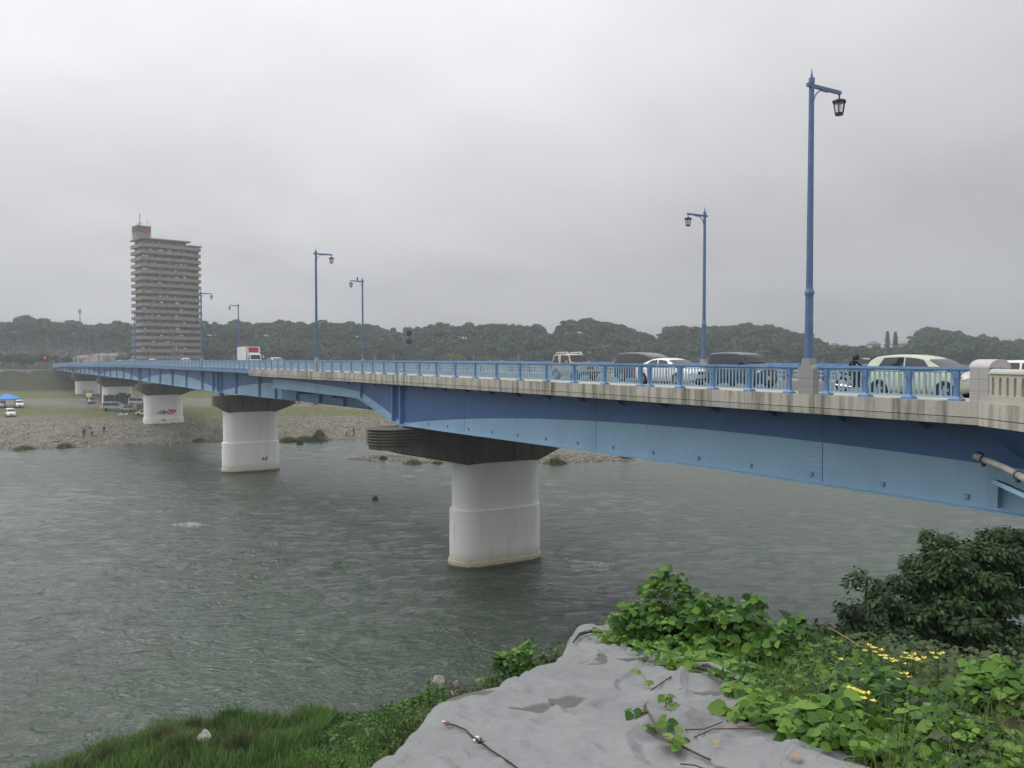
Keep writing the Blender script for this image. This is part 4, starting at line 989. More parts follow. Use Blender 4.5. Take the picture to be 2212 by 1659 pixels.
# ---------------------------------------------------------------- levee wall, trees and street things at the far left
lw = MB(); a0 = Vector((AB[0], AB[1], 0)) - DV*1.4
for s0, s1 in ((4, 60),):
    p, q = a0 - NV*(-4+s0*1.0) , a0 - NV*s1
    lw.bar(Vector((p.x-4, p.y, 11.2)), Vector((q.x, q.y, 11.2)), .6, 3.6)
tag(lw.build('flood_wall', MT['conc_grey']), 'pale grey concrete flood wall on top of the levee at the left edge', 'wall')
def bush(px, py, Y, w, h, label, m='wood_leaf', n=1500, seed=1, name='bush', cat='bush', size=.5, group=None):
    P = at(px, py, Y); C, Nn, sz = crown_cloud(w/2, w/2*.8, h*.5, 7, n//7, size, seed); V, Fq = leaf_quads(C+np.array([0, 0, h*.5]), Nn, sz)
    r = empty(name, (P.x, P.y, P.z-h), label=label, cat=cat, group=group); np_mesh('foliage' if name == 'bush' else 'crown', V, Fq, MT[m], r)
    mb = MB(); mb.tube([(0, 0, -1.5), (.1, 0, h*.5)], [.22, .1], 6); mb.build('trunk', MT['trunk'], r); return r
bush(82, 761, 378, 13, 7.5, 'rounded dark street tree on the levee, right of the pale wall', seed=2, name='street_tree', cat='tree', m='street_leaf', size=.8)
bush(38, 766, 376, 15, 6, 'wide dark street tree on the levee at the left, left of the rounded one', seed=3, name='street_tree', cat='tree', m='street_leaf', size=.8)
bush(4, 766, 374, 12, 6, 'dark street tree on the levee at the very left edge', seed=4, name='street_tree', cat='tree', m='street_leaf', size=.8)
bush(135, 765, 384, 9, 7, 'dark street tree beside the red traffic light', seed=5, name='street_tree', cat='tree', m='street_leaf', size=.7)
bush(254, 765, 398, 10, 6, 'bright green bush left of the foot of the tower block', 'bush_leaf', seed=6, size=.6)
bush(1055, 768, 395, 12, 5, 'light green bushy tree just above the railing near the round road signs', 'bush_leaf', seed=8, size=.7)
bush(990, 770, 400, 15, 5, 'low green treetop above the railing, right of the round signs', 'bush_leaf', seed=9, size=.7)
bush(455, 771, 385, 6, 3, 'small dark bush right of the tower block above the railing', seed=10, size=.5)
# traffic light
P = at(158/1.6491+2.5, 774, 372); tl = empty('traffic_light', (P.x, P.y, 12.3), label='traffic light showing red at the far left end of the bridge', cat='traffic light')
m, nt, b = new_mat('red lamp'); b.inputs['Base Color'].default_value = (.8, .02, .03, 1); b.inputs['Emission Color'].default_value = (1, .04, .06, 1); b.inputs['Emission Strength'].default_value = 2.5; MT['redlamp'] = m
hh = P.z-12.3
mb = MB(); mb.tube([(1.6, 0, 0), (1.6, 0, hh+2.5)], .13, 8); mb.tube([(1.6, 0, hh+1.6), (-.4, 0, hh+1.6)], .07, 6); mb.build('pole', MT['roof_grey'], tl)
mb = MB(); mb.box((-.2, 0, hh), (.7, .4, 2.0)); mb.tube([(-.2, 0, hh+1), (-.2, 0, hh+1.6)], .05, 6); mb.build('signal_head', MT['steel_dark'], tl)
mb = MB(); mb.lathe([(.34, -.02), (.34, .02)], 12); o = mb.build('red_light', MT['redlamp'], tl); o.location = (-.2, -.24, hh+.3); o.rotation_euler = (R(90), 0, 0)
# mobile mast on the hill, utility poles
P = at(172.5, 668, 545); mm_ = empty('mobile_mast', (P.x, P.y, P.z-22), label='thin mobile phone mast rising above the wooded ridge at the left', cat='mast')
mb = MB(); mb.tube([(0, 0, 0), (0, 0, 22)], [.45, .25], 8); mb.build('mast_pole', MT['roof_grey'], mm_)
mb = MB(); 
for q in (0, 2.1, 4.2): mb.box((.7*math.cos(q), .7*math.sin(q), 20.6), (.35, .35, 2.6), rz=q)
mb.box((0, 0, 20.6), (1.4, .1, .1)); mb.build('antenna', MT['roof_grey'], mm_)
up0 = None
for px, yt, Y in ((172, 752, 405), (127, 757, 395), (300, 757, 415), (505, 768, 410), (810, 765, 405), (850, 766, 405), (1023, 765, 405), (1050, 766, 405), (1120, 764, 405)):
    P = at(px, yt, Y)
    if up0 is None:
        up0 = empty('utility_pole', (P.x, P.y, P.z-8)); mb = MB(); mb.tube([(0, 0, -1), (0, 0, 8)], [.2, .14], 8); mb.build('pole', MT['conc_grey'], up0)
        mb = MB(); mb.box((0, 0, 7.5), (2.4, .12, .12)); mb.box((0, 0, 6.7), (1.8, .12, .12)); mb.box((.5, 0, 6.1), (.5, .5, .8)); mb.build('crossarm', MT['roof_grey'], up0); u = up0
    else: u = copy_tree(up0, (P.x, P.y, P.z-8))
    tag(u, 'thin grey utility pole standing far off behind the bridge railing', 'utility pole', 'utility poles beyond the bridge')
# road signs seen from behind
Ys = 97.0; tt = 0; Ys = Y_far(889); tt = width(Ys)-.4; P = EP(Ys, tt)
rs = empty('road_sign', P, RZ, 'pair of round road signs on one thin pole, seen from behind above the railing', 'road sign')
T1, T2 = at(888.5, 720.5, P.y).z-P.z, at(888.5, 738, P.y).z-P.z
mb = MB(); mb.tube([(0, 0, 0), (0, 0, T1+.25)], .045, 8); mb.build('pole', MT['roof_grey'], rs)
for zz in (T1, T2):
    mb = MB(); mb.lathe([(.34, -.015), (.34, .015)], 20); mb.box((0, 0, -.03), (.5, .05, .03)); o = mb.build('sign_disc', MT['steel_dark'], rs); o.location = (.08, 0, zz); o.rotation_euler = (0, R(-90), 0)
# ---------------------------------------------------------------- vehicles
def smooth_prof(p, it=2):
    for _ in range(it):
        q = [p[0]]
        for a, b in zip(p[:-1], p[1:]):
            q += [(a[0]*.75+b[0]*.25, a[1]*.75+b[1]*.25), (a[0]*.25+b[0]*.75, a[1]*.25+b[1]*.75)]
        p = q + [p[-1]]
    return p
def paint(name, col, rough=.28):
    return mat(name, col, rough, var=.03, scale=1.0, coat=.6)
MT['lamp_glass'] = mat('headlight glass', (.62, .64, .66), .15, .3); MT['tail_red'] = mat('tail light red', (.42, .012, .02), .3); MT['rim'] = mat('alloy rim', (.45, .45, .46), .35, .7); MT['plate_y'] = mat('yellow number plate', (.75, .52, .05), .5); MT['plate_w'] = mat('white number plate', (.7, .7, .68), .5); MT['trim'] = mat('black trim', (.02, .02, .022), .55); MT['chrome'] = mat('chrome', (.6, .6, .62), .15, 1.0); MT['amber'] = mat('amber lens', (.7, .28, .02), .3)
class CarShape:
    def __init__(s, L, W, top, belt, zb=.22, tumble=.28, nose=.2, hoodw=.96):
        s.L, s.W, s.belt, s.zb, s.tumble, s.nose = L, W, belt, zb, tumble, nose
        p = smooth_prof(top); s.tx = [a for a, _ in p]; s.tz = [b for _, b in p]
    def top(s, x): return float(np.interp(x, s.tx, s.tz))
    def hw(s, x):
        e = .62; k = max(0, (abs(x)-(s.L/2-e))/e); return s.W/2*(1-s.nose*k**2.4)
    def bl(s, x): return min(s.belt + .05*(-x/s.L), s.top(x)-.05)
    def yb(s, x): return s.hw(x)*.955
    def yr(s, x): return s.yb(x) - s.tumble*(s.top(x)-s.bl(x))*.62 - .015
    def ring(s, x):
        T, b, h = s.top(x), s.bl(x), s.hw(x); yb, yr = s.yb(x), s.yr(x)
        e = max(0, (abs(x)-(s.L/2-.35))/.35); zb = s.zb + .08*e*e
        half = [(0, zb), (h*.88, zb), (h*.975, zb+.10), (h, zb+(b-zb)*.42), (h*.992, zb+(b-zb)*.80), (yb, b), (yb-(yb-yr)*.5+.012*(T-b), b+(T-b-.05)*.5), (yr, T-.05), (yr-.07, T-.012), (yr*.5, T+.008), (0, T+.012)]
        return half
    def side(s, x, t): # t 0..1 between belt and roof edge
        T, b = s.top(x), s.bl(x); yb, yr = s.yb(x), s.yr(x)
        if t < .5: k = t*2; y = yb + ((yb-(yb-yr)*.5+.012*(T-b))-yb)*k
        else: k = (t-.5)*2; m_ = yb-(yb-yr)*.5+.012*(T-b); y = m_ + (yr-m_)*k
        return y, b+(T-b-.05)*t
def build_car(name, label, sh, pm, loc, rz, wheels, wr, sidewin, wind, rear, group=None, cat='car', plate='plate_w', extras=None, scale=1.0, roofm=None, detail=True, headh=None, grille=True, near=True):
    root = empty(name, loc, rz, label, cat, group); root.scale = (scale,)*3
    xs = np.linspace(-sh.L/2, sh.L/2, 72)
    mb = MB(); rings = []
    for x in xs:
        h = sh.ring(x); rings.append([(x, -y, z) for y, z in h[::-1]] + [(x, y, z) for y, z in h[1:-1]])
    mb.loft(rings, True, True)
    if roofm: 
        for i, f in enumerate(mb.f):
            zz = sum(mb.v[j][2] for j in f)/len(f); 
            if zz > sh.belt + .25: mb.m[i] = 1
    body = mb.build('body', [pm, roofm] if roofm else pm, root, smooth=38)
    # glass patches that follow the body surface
    def patch(fn, nu, nv, nm, m, off=.006):
        g = [[fn(u/nu, v/nv) for v in range(nv+1)] for u in range(nu+1)]; p = MB()
        for i in range(nu):
            for j in range(nv): p.quad(g[i][j], g[i+1][j], g[i+1][j+1], g[i][j+1])
        return p.build(nm, m, root, smooth=60)
    for sgn in (-1, 1):
        for (xb0, xb1, xt0, xt1) in sidewin:
            def fn(u, v, sgn=sgn):
                t = .06 + .86*v; x = (xb0+(xb1-xb0)*u)*(1-v) + (xt0+(xt1-xt0)*u)*v; y, z = sh.side(x, t); return (x, sgn*(y+.008), z)
            patch(fn, 14, 6, 'side_window', MT['car_glass'])
    def topfn(x0, x1):
        def fn(u, v):
            x = x0+(x1-x0)*u; y = (sh.yr(x)-.035)*(2*v-1); k = abs(2*v-1)
            return (x + .05*(1-(2*v-1)**2)*(1 if x1 > 0 else -1), y, sh.top(x)+.012-.006*k*k+.006)
        return fn
    patch(topfn(*wind), 10, 8, 'windscreen', MT['car_glass'])
    if rear: patch(topfn(*rear), 8, 6, 'rear_window', MT['car_glass'])
    for wx_ in wheels:
        for sgn in (-1, 1):
            h = sh.hw(wx_)
            if detail:
                mb = MB(); n = 20; 
                ring0 = [(wx_+(wr+.045)*math.cos(2*math.pi*j/n), sgn*(h+.002), max(sh.zb-.04, wr+(wr+.045)*math.sin(2*math.pi*j/n))) for j in range(n)]
                ring1 = [(p[0], sgn*(h-.30), p[2]) for p in ring0]
                mb.loft([ring0, ring1], True, True); mb.build('wheel_arch', MT['trim'], root)
            mb = MB(); prof = [(wr*.62, -.10), (wr*.93, -.105), (wr, -.07), (wr, .07), (wr*.93, .105), (wr*.62, .10)]
            mb.loft([[(r_*math.cos(2*math.pi*j/24), yy, r_*math.sin(2*math.pi*j/24)) for j in range(24)] for r_, yy in prof], True, True)
            w = mb.build('wheel', MT['black'], root, smooth=40); w.location = (wx_, sgn*(h-.10), wr)
            if detail:
                mb = MB(); yo = sgn*.104
                for j in range(5):
                    a = 2*math.pi*j/5+.3; mb.bar((0, yo, 0), (wr*.58*math.cos(a), yo, wr*.58*math.sin(a)), .022, .085)
                mb.loft([[(r_*math.cos(2*math.pi*j/20), yy, r_*math.sin(2*math.pi*j/20)) for j in range(20)] for r_, yy in ((wr*.64, yo-.02), (wr*.64, yo+.012), (wr*.56, yo+.012), (wr*.56, yo-.02))], True, False)
                mb.lathe([(.001, -.001), (.001, .001)], 6, (0, yo, 0)); mb.build('rim', MT['rim'], w, smooth=30)
    xf = sh.L/2; hh = headh if headh else sh.zb + (sh.bl(xf-.3)-sh.zb)*.62
    for sgn in (-1, 1):
        mb = MB(); x0 = xf-.20; y0 = sh.hw(x0)*.80
        mb.loft([[(x0+ .13*math.cos(q)*a + (.11 if a < 1 else .06), sgn*(y0+.17*math.cos(q+1.57)*a-.02*a), hh+.085*math.sin(q)*a) for q in np.linspace(0, 2*math.pi, 13)[:-1]] for a in (1.0, .9, .5, .05)], True, False)
        o = mb.build('headlight', MT['lamp_glass'], root, smooth=60)
        mb = MB(); xr = -xf+.06; yt = sh.hw(xr+.05)*.93; zt = min(sh.belt-.08, sh.top(xr+.1)-.1)
        mb.box((xr+.02, sgn*(yt-.035), zt-.05), (.12, .16, .26)); mb.build('tail_light', MT['tail_red'], root)
    if grille:
        mb = MB(); mb.box((xf+.004, 0, hh-.02), (.02, sh.hw(xf)*.85, .15)); 
        for k in range(3): mb.box((xf+.016, 0, hh-.07+.05*k), (.012, sh.hw(xf)*.8, .012), m=1)
        mb.build('grille', [MT['trim'], MT['chrome']], root)
        mb = MB(); mb.box((xf+.003, 0, sh.zb+.13), (.02, sh.hw(xf)*1.1, .12)); mb.build('air_intake', MT['trim'], root)
    mb = MB(); mb.box((xf+.022, 0, sh.zb+.26), (.014, .33, .165)); mb.build('number_plate', MT[plate], root)
    if detail:
        for sgn in (-1, 1):
            xm = wind[0]-.02 if abs(wind[0]) < abs(wind[1]) else wind[1]
            xm = max(wind)-.32; y, z = sh.side(xm, .1)
            mb = MB(); mb.lathe([(.02, -.09), (.085, -.07), (.10, 0), (.085, .07), (.02, .09)], 10); o = mb.build('wing_mirror', pm, root, smooth=50); o.location = (xm, sgn*(y+.12), z+.10); o.scale = (.7, 1.1, .9)
            mb = MB()
            for hx in (.15, -.75): 
                yy_, zz_ = sh.hw(hx), sh.belt-.13; mb.box((hx-.1, sgn*(yy_*.99+.012), zz_), (.17, .03, .03))
            mb.build('door_handle', pm, root)
            mb = MB()
            for hx in (.62, -.32, -1.15):
                if abs(hx) < sh.L/2-.5: 
                    mb.box((hx, sgn*(sh.hw(hx)*.999+.0), sh.zb+(sh.belt-sh.zb)*.5), (.012, .012, (sh.belt-sh.zb)*.8))
            mb.build('door_seam', MT['trim'], root)
    if extras: extras(root, sh)
    return root
def lane(px, t):
    Y = Y_at_u(px, t); p = EP(Y, t, -.147); return p
HD = RZ
# light green hatchback
P_green = paint('pale green car paint', (.50, .56, .41)); P_white = paint('white car paint', (.78, .78, .76)); P_beige = paint('beige jeep paint', (.40, .38, .30)); P_black = paint('black purple car paint', (.022, .018, .022)); P_navy = paint('dark navy car paint', (.018, .022, .045)); P_silver = mat('silver car paint', (.42, .45, .47), .35, .3, var=.03); P_bluegrey = paint('blue grey car paint', (.20, .28, .34))
sh = CarShape(3.9, 1.70, [(-1.95, .62), (-1.93, .98), (-1.72, 1.42), (-1.35, 1.535), (-.5, 1.58), (.2, 1.53), (.62, 1.40), (1.28, 1.03), (1.75, .88), (1.93, .72), (1.95, .6)], .98, tumble=.45)
build_car('hatchback', 'pale green hatchback beside the end pillar, nearest car to the viewer', sh, P_green, lane(1996, 3.35), HD, (-1.22, 1.27), .315, [(-1.35, -.28, -1.12, -.34), (-.22, .90, -.28, .42)], (.60, 1.22), (-1.80, -1.52), scale=1.06, headh=.80)
# white sedan coupe-like
sh = CarShape(4.5, 1.74, [(-2.25, .55), (-2.22, .88), (-2.0, 1.02), (-1.45, 1.18), (-.9, 1.38), (-.2, 1.46), (.35, 1.40), (.75, 1.24), (1.25, 1.0), (1.9, .84), (2.2, .66), (2.25, .5)], .93, tumble=.55, nose=.26)
build_car('sedan', 'white sedan driving in front of a tall black wagon on the bridge', sh, P_white, lane(1450, 5.45), HD, (-1.35, 1.33), .32, [(-1.35, -.25, -.85, -.3), (-.18, .88, -.22, .42)], (.52, 1.22), (-1.75, -1.0), scale=1.05, headh=.70)
# black wagon behind it
sh = CarShape(4.8, 1.8, [(-2.4, .6), (-2.38, 1.1), (-2.28, 1.65), (-1.9, 1.77), (-.6, 1.80), (.4, 1.74), (1.05, 1.55), (1.75, 1.08), (2.2, .92), (2.38, .72), (2.4, .6)], 1.05, tumble=.3)
build_car('wagon', 'tall black wagon half hidden behind the white sedan', sh, P_black, lane(1398, 8.4), HD, (-1.4, 1.45), .33, [(-2.15, -1.2, -2.05, -1.15), (-1.1, .0, -1.08, -.02), (.08, 1.45, .06, .85)], (1.05, 1.65), None, scale=1.04)
# navy boxy kei car
sh = CarShape(3.4, 1.48, [(-1.7, .6), (-1.69, 1.1), (-1.62, 1.56), (-1.35, 1.66), (-.5, 1.69), (.3, 1.66), (.72, 1.58), (1.05, 1.12), (1.42, .98), (1.66, .8), (1.7, .6)], 1.02, tumble=.18, nose=.16)
def rnd(root, sh):
    mb = MB(); mb.box((sh.L/2-.03, 0, .32), (.1, 1.1, .14)); mb.build('bumper', MT['trim'], root)
build_car('kei_car', 'boxy dark navy kei car with a yellow plate, right of the white sedan', sh, P_navy, lane(1600, 6.2), HD, (-1.15, 1.2), .27, [(-1.5, -.62, -1.42, -.6), (-.54, .10, -.54, .1), (.16, .88, .15, .62)], (.68, 1.02), None, plate='plate_y', extras=rnd, scale=1.08, headh=.82)
# beige small jeep
sh = CarShape(3.35, 1.5, [(-1.67, .55), (-1.66, 1.0), (-1.58, 1.58), (-1.3, 1.66), (-.4, 1.68), (.15, 1.64), (.28, 1.58), (.62, 1.10), (.8, 1.05), (1.5, 1.0), (1.64, .92), (1.67, .6)], 1.0, zb=.34, tumble=.22, nose=.12)
def jeep(root, sh):
    mb = MB()
    for s_ in (-1, 1): mb.tube([(-1.3, s_*.52, 1.66), (-1.2, s_*.52, 1.75), (-.1, s_*.52, 1.77), (.1, s_*.52, 1.66)], .03, 6)
    mb.build('roof_rail', MT['plate_w'], root)
    mb = MB(); mb.box((1.70, 0, .48), (.12, 1.36, .16)); mb.build('bumper', MT['trim'], root)
build_car('small_jeep', 'small beige two door jeep with roof rails and a yellow plate', sh, P_beige, lane(1241, 6.7), HD, (-1.0, 1.1), .345, [(-1.5, -.72, -1.38, -.95), (-.55, .50, -.60, .22)], (.27, .60), None, plate='plate_y', extras=jeep, scale=1.07, headh=.80)
# white car past the end pillar
sh = CarShape(4.2, 1.7, [(-2.1, .6), (-2.08, .95), (-1.8, 1.3), (-1.2, 1.44), (-.3, 1.47), (.35, 1.40), (.8, 1.2), (1.3, .98), (1.85, .84), (2.08, .66), (2.1, .5)], .95, tumble=.5)
build_car('sedan', 'white car roof showing just above the balustrade at the right edge', sh, P_white, lane(2245, 3.9), HD, (-1.3, 1.3), .31, [(-1.4, -.25, -1.0, -.3), (-.18, .9, -.22, .42)], (.5, 1.2), (-1.7, -1.2), scale=1.0)
# far cars on the bridge, only roofs show
for (px, t, pm, lab) in ((970, 0, None, ''), (597, 5.2, P_beige, 'low pale beige car roof just in front of the white box truck'), (402, 6.5, P_white, 'white car roof showing over the railing in front of the tower block'), (330, 6.5, P_white, 'small white car roof over the railing at the left side of the tower block'), (260, 6.8, P_white, 'tiny white car roof over the railing far left of the tower block')):
    if not lab: continue
    sh = CarShape(4.4, 1.72, [(-2.2, .55), (-2.18, .9), (-1.7, 1.2), (-1.0, 1.45), (-.2, 1.5), (.4, 1.42), (.9, 1.2), (1.3, 1.0), (1.9, .86), (2.2, .6)], .95, tumble=.5)
    build_car('car', lab, sh, pm, lane(px, t), HD, (-1.3, 1.3), .31, [(-1.4, -.25, -1.0, -.3), (-.18, .9, -.22, .42)], (.5, 1.2), (-1.7, -1.2), scale=1.08, detail=False)
# box truck
p = lane(545, 6.8); tr = empty('box_truck', p, HD, 'white box truck with a red panel over its cab, driving on the bridge', 'truck')
mb = MB(); mb.box((-2.4, 0, 2.15), (6.2, 2.15, 2.45)); mb.build('cargo_box', MT['white'], tr)
mb = MB()
for y in (-1.08, 1.08): mb.box((.71, y, 2.15), (.06, .06, 2.5))
mb.box((.71, 0, 3.39), (.06, 2.2, .06)); mb.build('box_trim', MT['rim'], tr)
mb = MB(); mb.box((.725, .04, 2.85), (.04, 1.5, .72)); mb.build('red_panel', mat('red truck panel', (.42, .04, .05), .5), tr)
prof = [(.85, .55), (2.35, .55), (2.42, 1.15), (2.28, 1.3), (1.92, 2.12), (1.72, 2.25), (.85, 2.28)]
mb = MB(); mb.loft([[(x, y, z) for x, z in prof] for y in (-.86, -.84, .84, .86)]); cab = mb.build('cab', MT['white'], tr)
mb = MB(); mb.quad((2.275, -.76, 1.36), (2.275, .76, 1.36), (1.975, .70, 2.06), (1.975, -.70, 2.06)); mb.build('windscreen', MT['car_glass'], tr)
for s_ in (-1, 1):
    mb = MB(); mb.add([(1.1, s_*.868, 1.35), (2.12, s_*.868, 1.35), (1.85, s_*.868, 2.05), (1.1, s_*.868, 2.05)], [(0, 1, 2, 3)]); mb.build('side_window', MT['car_glass'], tr)
    mb = MB(); mb.tube([(2.1, s_*.86, 2.0), (2.35, s_*1.12, 1.95), (2.35, s_*1.12, 1.6)], .025, 6); mb.box((2.35, s_*1.14, 1.8), (.08, .2, .34)); mb.build('wing_mirror', MT['white'], tr)
    mb = MB(); mb.box((2.41, s_*.62, .95), (.06, .3, .16)); mb.build('headlight', MT['lamp_glass'], tr)
mb = MB(); mb.box((-1.4, 0, .75), (7.2, .9, .25)); mb.build('chassis', MT['trim'], tr)
mb = MB(); mb.box((2.44, 0, .6), (.08, 1.7, .25)); mb.build('bumper', MT['white'], tr)
for x in (1.55, -3.9):
    for s_ in (-1, 1):
        mb = MB(); mb.loft([[(.38*math.cos(2*math.pi*j/18), yy, .38*math.sin(2*math.pi*j/18)) for j in range(18)] for yy in (-.12, .12)]); w = mb.build('wheel', MT['black'], tr, smooth=40); w.location = (x, s_*.82, .38)
# ---------------------------------------------------------------- people
MT['skin'] = mat('skin', (.42, .26, .19), .6, var=.04); MT['hair'] = mat('dark hair', (.02, .017, .015), .7)
def cloth(name, c): 
    if name not in MT: MT[name] = mat(name, c, .85, var=.1, scale=9)
    return MT[name]
def person(loc, rz, joints, shirt, pants, label, hem=None, shoes=None, sleeves='short', hat=None, long_pants=True, scale=1.0, extra=None, group=None):
    """joints: dict of points (x forward, y left, z up) in metres; one continuous skinned body"""
    J = joints
    V = []; E = []; Rr = []
    def v(p, r): V.append(p); Rr.append(r); return len(V)-1
    def l3(a, b, t): return tuple(a[i]*(1-t)+b[i]*t for i in range(3))
    pel = v(J['pelvis'], (.135, .105)); waist = v(l3(J['pelvis'], J['chest'], .45), (.12, .095)); ch = v(J['chest'], (.15, .11)); nb = v(J['neck'], (.055, .055)); h0 = v(l3(J['neck'], J['head'], .55), (.062, .07)); h1 = v(J['head'], (.082, .095)); h2 = v(tuple(J['head'][i]+(J['head'][i]-J['neck'][i])*.45 for i in range(3)), (.06, .075))
    E += [(pel, waist), (waist, ch), (ch, nb), (nb, h0), (h0, h1), (h1, h2)]
    for s_ in ('l', 'r'):
        sh_ = v(J['sh_'+s_], (.062, .06)); el = v(J['el_'+s_], (.042, .042)); wr_ = v(J['wr_'+s_], (.029, .027)); d = [J['wr_'+s_][i]-J['el_'+s_][i] for i in range(3)]; Ld = math.sqrt(sum(q*q for q in d)) or 1
        palm = v(tuple(J['wr_'+s_][i]+d[i]/Ld*.08 for i in range(3)), (.038, .018))
        E += [(ch, sh_), (sh_, el), (el, wr_), (wr_, palm)]
        for k, (o, ln) in enumerate(((-.028, .075), (-.010, .088), (.010, .082), (.028, .065))):
            f1 = v(tuple(J['wr_'+s_][i]+d[i]/Ld*(.085+ln*.5)+(o if i == 0 else 0) for i in range(3)), (.009, .009)); f2 = v(tuple(J['wr_'+s_][i]+d[i]/Ld*(.085+ln)+(o*1.1 if i == 0 else 0)-(.012 if i == 2 else 0) for i in range(3)), (.008, .008)); E += [(palm, f1), (f1, f2)]
        t1 = v(tuple(J['wr_'+s_][i]+d[i]/Ld*.075+(.05 if i == 0 else 0) for i in range(3)), (.010, .010)); E += [(palm, t1)]
        hip = v(J['hip_'+s_], (.092, .09)); kn = v(J['kn_'+s_], (.058, .058)); mid = v(l3(J['kn_'+s_], J['an_'+s_], .3), (.056, .058)); an = v(J['an_'+s_], (.038, .04)); to = v(tuple(J['toe_'+s_]), (.035, .03))
        E += [(pel, hip), (hip, kn), (kn, mid), (mid, an), (an, to)]
    me = bpy.data.meshes.new('p'); me.from_pydata(V, E, []); o = bpy.data.objects.new('tmp', me); COL.objects.link(o)
    sk = o.modifiers.new('s', 'SKIN'); sk.use_smooth_shade = True
    for i, r_ in enumerate(Rr): me.skin_vertices[0].data[i].radius = r_; me.skin_vertices[0].data[i].use_root = (i == 0)
    sb = o.modifiers.new('u', 'SUBSURF'); sb.levels = 2; sb.render_levels = 2
    dg = bpy.context.evaluated_depsgraph_get(); me2 = bpy.data.meshes.new_from_object(o.evaluated_get(dg)); bpy.data.objects.remove(o)
    for mm in (MT['skin'], shirt, pants, MT['hair']): me2.materials.append(mm)
    wz = (J['pelvis'][2]+.02) if hem is None else hem; nz = J['neck'][2]-.03
    for p in me2.polygons:
        c = p.center; dh = (Vector(c)-Vector(J['head'])).length; hd = Vector(J['head'])
        darm = min(dist_seg(c, J['el_'+s_], J['wr_'+s_]) for s_ in 'lr'); dup_ = min(dist_seg(c, J['sh_'+s_], J['el_'+s_]) for s_ in 'lr'); dhand = min((Vector(c)-Vector(J['wr_'+s_])).length for s_ in 'lr')
        dleg = min(min(dist_seg(c, J['hip_'+s_], J['kn_'+s_]), dist_seg(c, J['kn_'+s_], J['an_'+s_])) for s_ in 'lr'); dt = dist_seg(c, J['pelvis'], J['neck']); dn = (Vector(c)-Vector(J['neck'])).length
        if dh < .2 and c.z > nz: 
            m_ = 3 if (c.z > hd.z+.03 or (c.x < hd.x-.03)) else 0
        elif dn < .07: m_ = 0
        elif min(darm, dhand-.08) < dt-.06 and min(darm, dhand) < .09 and darm < dup_: m_ = 0 if (sleeves == 'short' or dhand < .03) else 1
        elif dt < .17 or dup_ < .09: m_ = 1 if c.z > wz or dt < dleg-.02 else 2
        else: m_ = 2
        if m_ == 2 and not long_pants and min((Vector(c)-Vector(J['kn_'+s_])).length for s_ in 'lr') < .0: m_ = 0
        if m_ == 2 and not long_pants and dist_kn(c, J): m_ = 0
        if min((Vector(c)-Vector(J['an_'+s_])).length for s_ in 'lr') < .07 and m_ == 2: m_ = 3
        p.material_index = m_
    root = link('person', me2, None, loc); root.rotation_euler = (0, 0, rz); root.scale = (scale,)*3
    tag(root, label, 'person', group)
    # face: nose, eyes, mouth, ears in one small mesh following the head
    hd = Vector(J['head']); mb = MB()
    mb.loft([[(hd.x+.085, -.012+hd.y, hd.z-.03), (hd.x+.085, .012+hd.y, hd.z-.03), (hd.x+.083, hd.y, hd.z+.01)], [(hd.x+.108, -.004+hd.y, hd.z-.025), (hd.x+.108, .004+hd.y, hd.z-.025), (hd.x+.092, hd.y, hd.z+.005)]])
    for s_ in (-1, 1): mb.box((hd.x-.01, hd.y+s_*.085, hd.z-.01), (.035, .016, .055))
    mb.build('face', MT['skin'], root)
    mb = MB()
    for s_ in (-1, 1): mb.box((hd.x+.082, hd.y+s_*.032, hd.z+.012), (.012, .024, .010))
    mb.box((hd.x+.086, hd.y, hd.z-.055), (.01, .04, .008)); mb.build('eyes_and_mouth', MT['hair'], root)
    if extra: extra(root, J)
    return root
def dist_seg(p, a, b):
    p, a, b = Vector(p), Vector(a), Vector(b); d = b-a; t = max(0, min(1, (p-a).dot(d)/max(1e-9, d.length_squared))); return (p-a-d*t).length
def dist_kn(c, J): return min(dist_seg(c, J['kn_'+s_], J['an_'+s_]) for s_ in 'lr') < min(dist_seg(c, J['hip_'+s_], J['kn_'+s_]) for s_ in 'lr')
def stand(**kw):
    J = dict(pelvis=(0, 0, .95), chest=(0, 0, 1.30), neck=(.0, 0, 1.47), head=(.02, 0, 1.62), sh_l=(0, .18, 1.40), sh_r=(0, -.18, 1.40), el_l=(.0, .24, 1.12), el_r=(.0, -.24, 1.12), wr_l=(.08, .25, .88), wr_r=(.08, -.25, .88), hip_l=(0, .09, .90), hip_r=(0, -.09, .90), kn_l=(.03, .10, .48), kn_r=(.03, -.10, .48), an_l=(0, .11, .08), an_r=(0, -.11, .08), toe_l=(.15, .13, .03), toe_r=(.15, -.13, .03)); J.update(kw); return J
def ground_at(px, py, z0=2.0):
    z = z0
    for _ in range(12): P = on_z(px, py, z); z = .5*z + .5*hz(P.x, P.y)
    P = on_z(px, py, z); return Vector((P.x, P.y, hz(P.x, P.y)))
w_ = cloth('white shirt', (.7, .7, .7)); pk = cloth('coral shirt', (.62, .22, .17)); dk = cloth('dark clothes', (.03, .03, .035)); pu = cloth('purple clothes', (.14, .09, .20)); br = cloth('brown clothes', (.16, .09, .06)); gy = cloth('grey clothes', (.25, .23, .22)); nv = cloth('navy clothes', (.05, .05, .12))
bent = dict(chest=(.22, 0, 1.22), neck=(.34, 0, 1.33), head=(.45, 0, 1.42), sh_l=(.24, .18, 1.27), sh_r=(.24, -.18, 1.27), el_l=(.34, .22, 1.02), el_r=(.34, -.22, 1.02), wr_l=(.46, .18, .82), wr_r=(.46, -.18, .82))
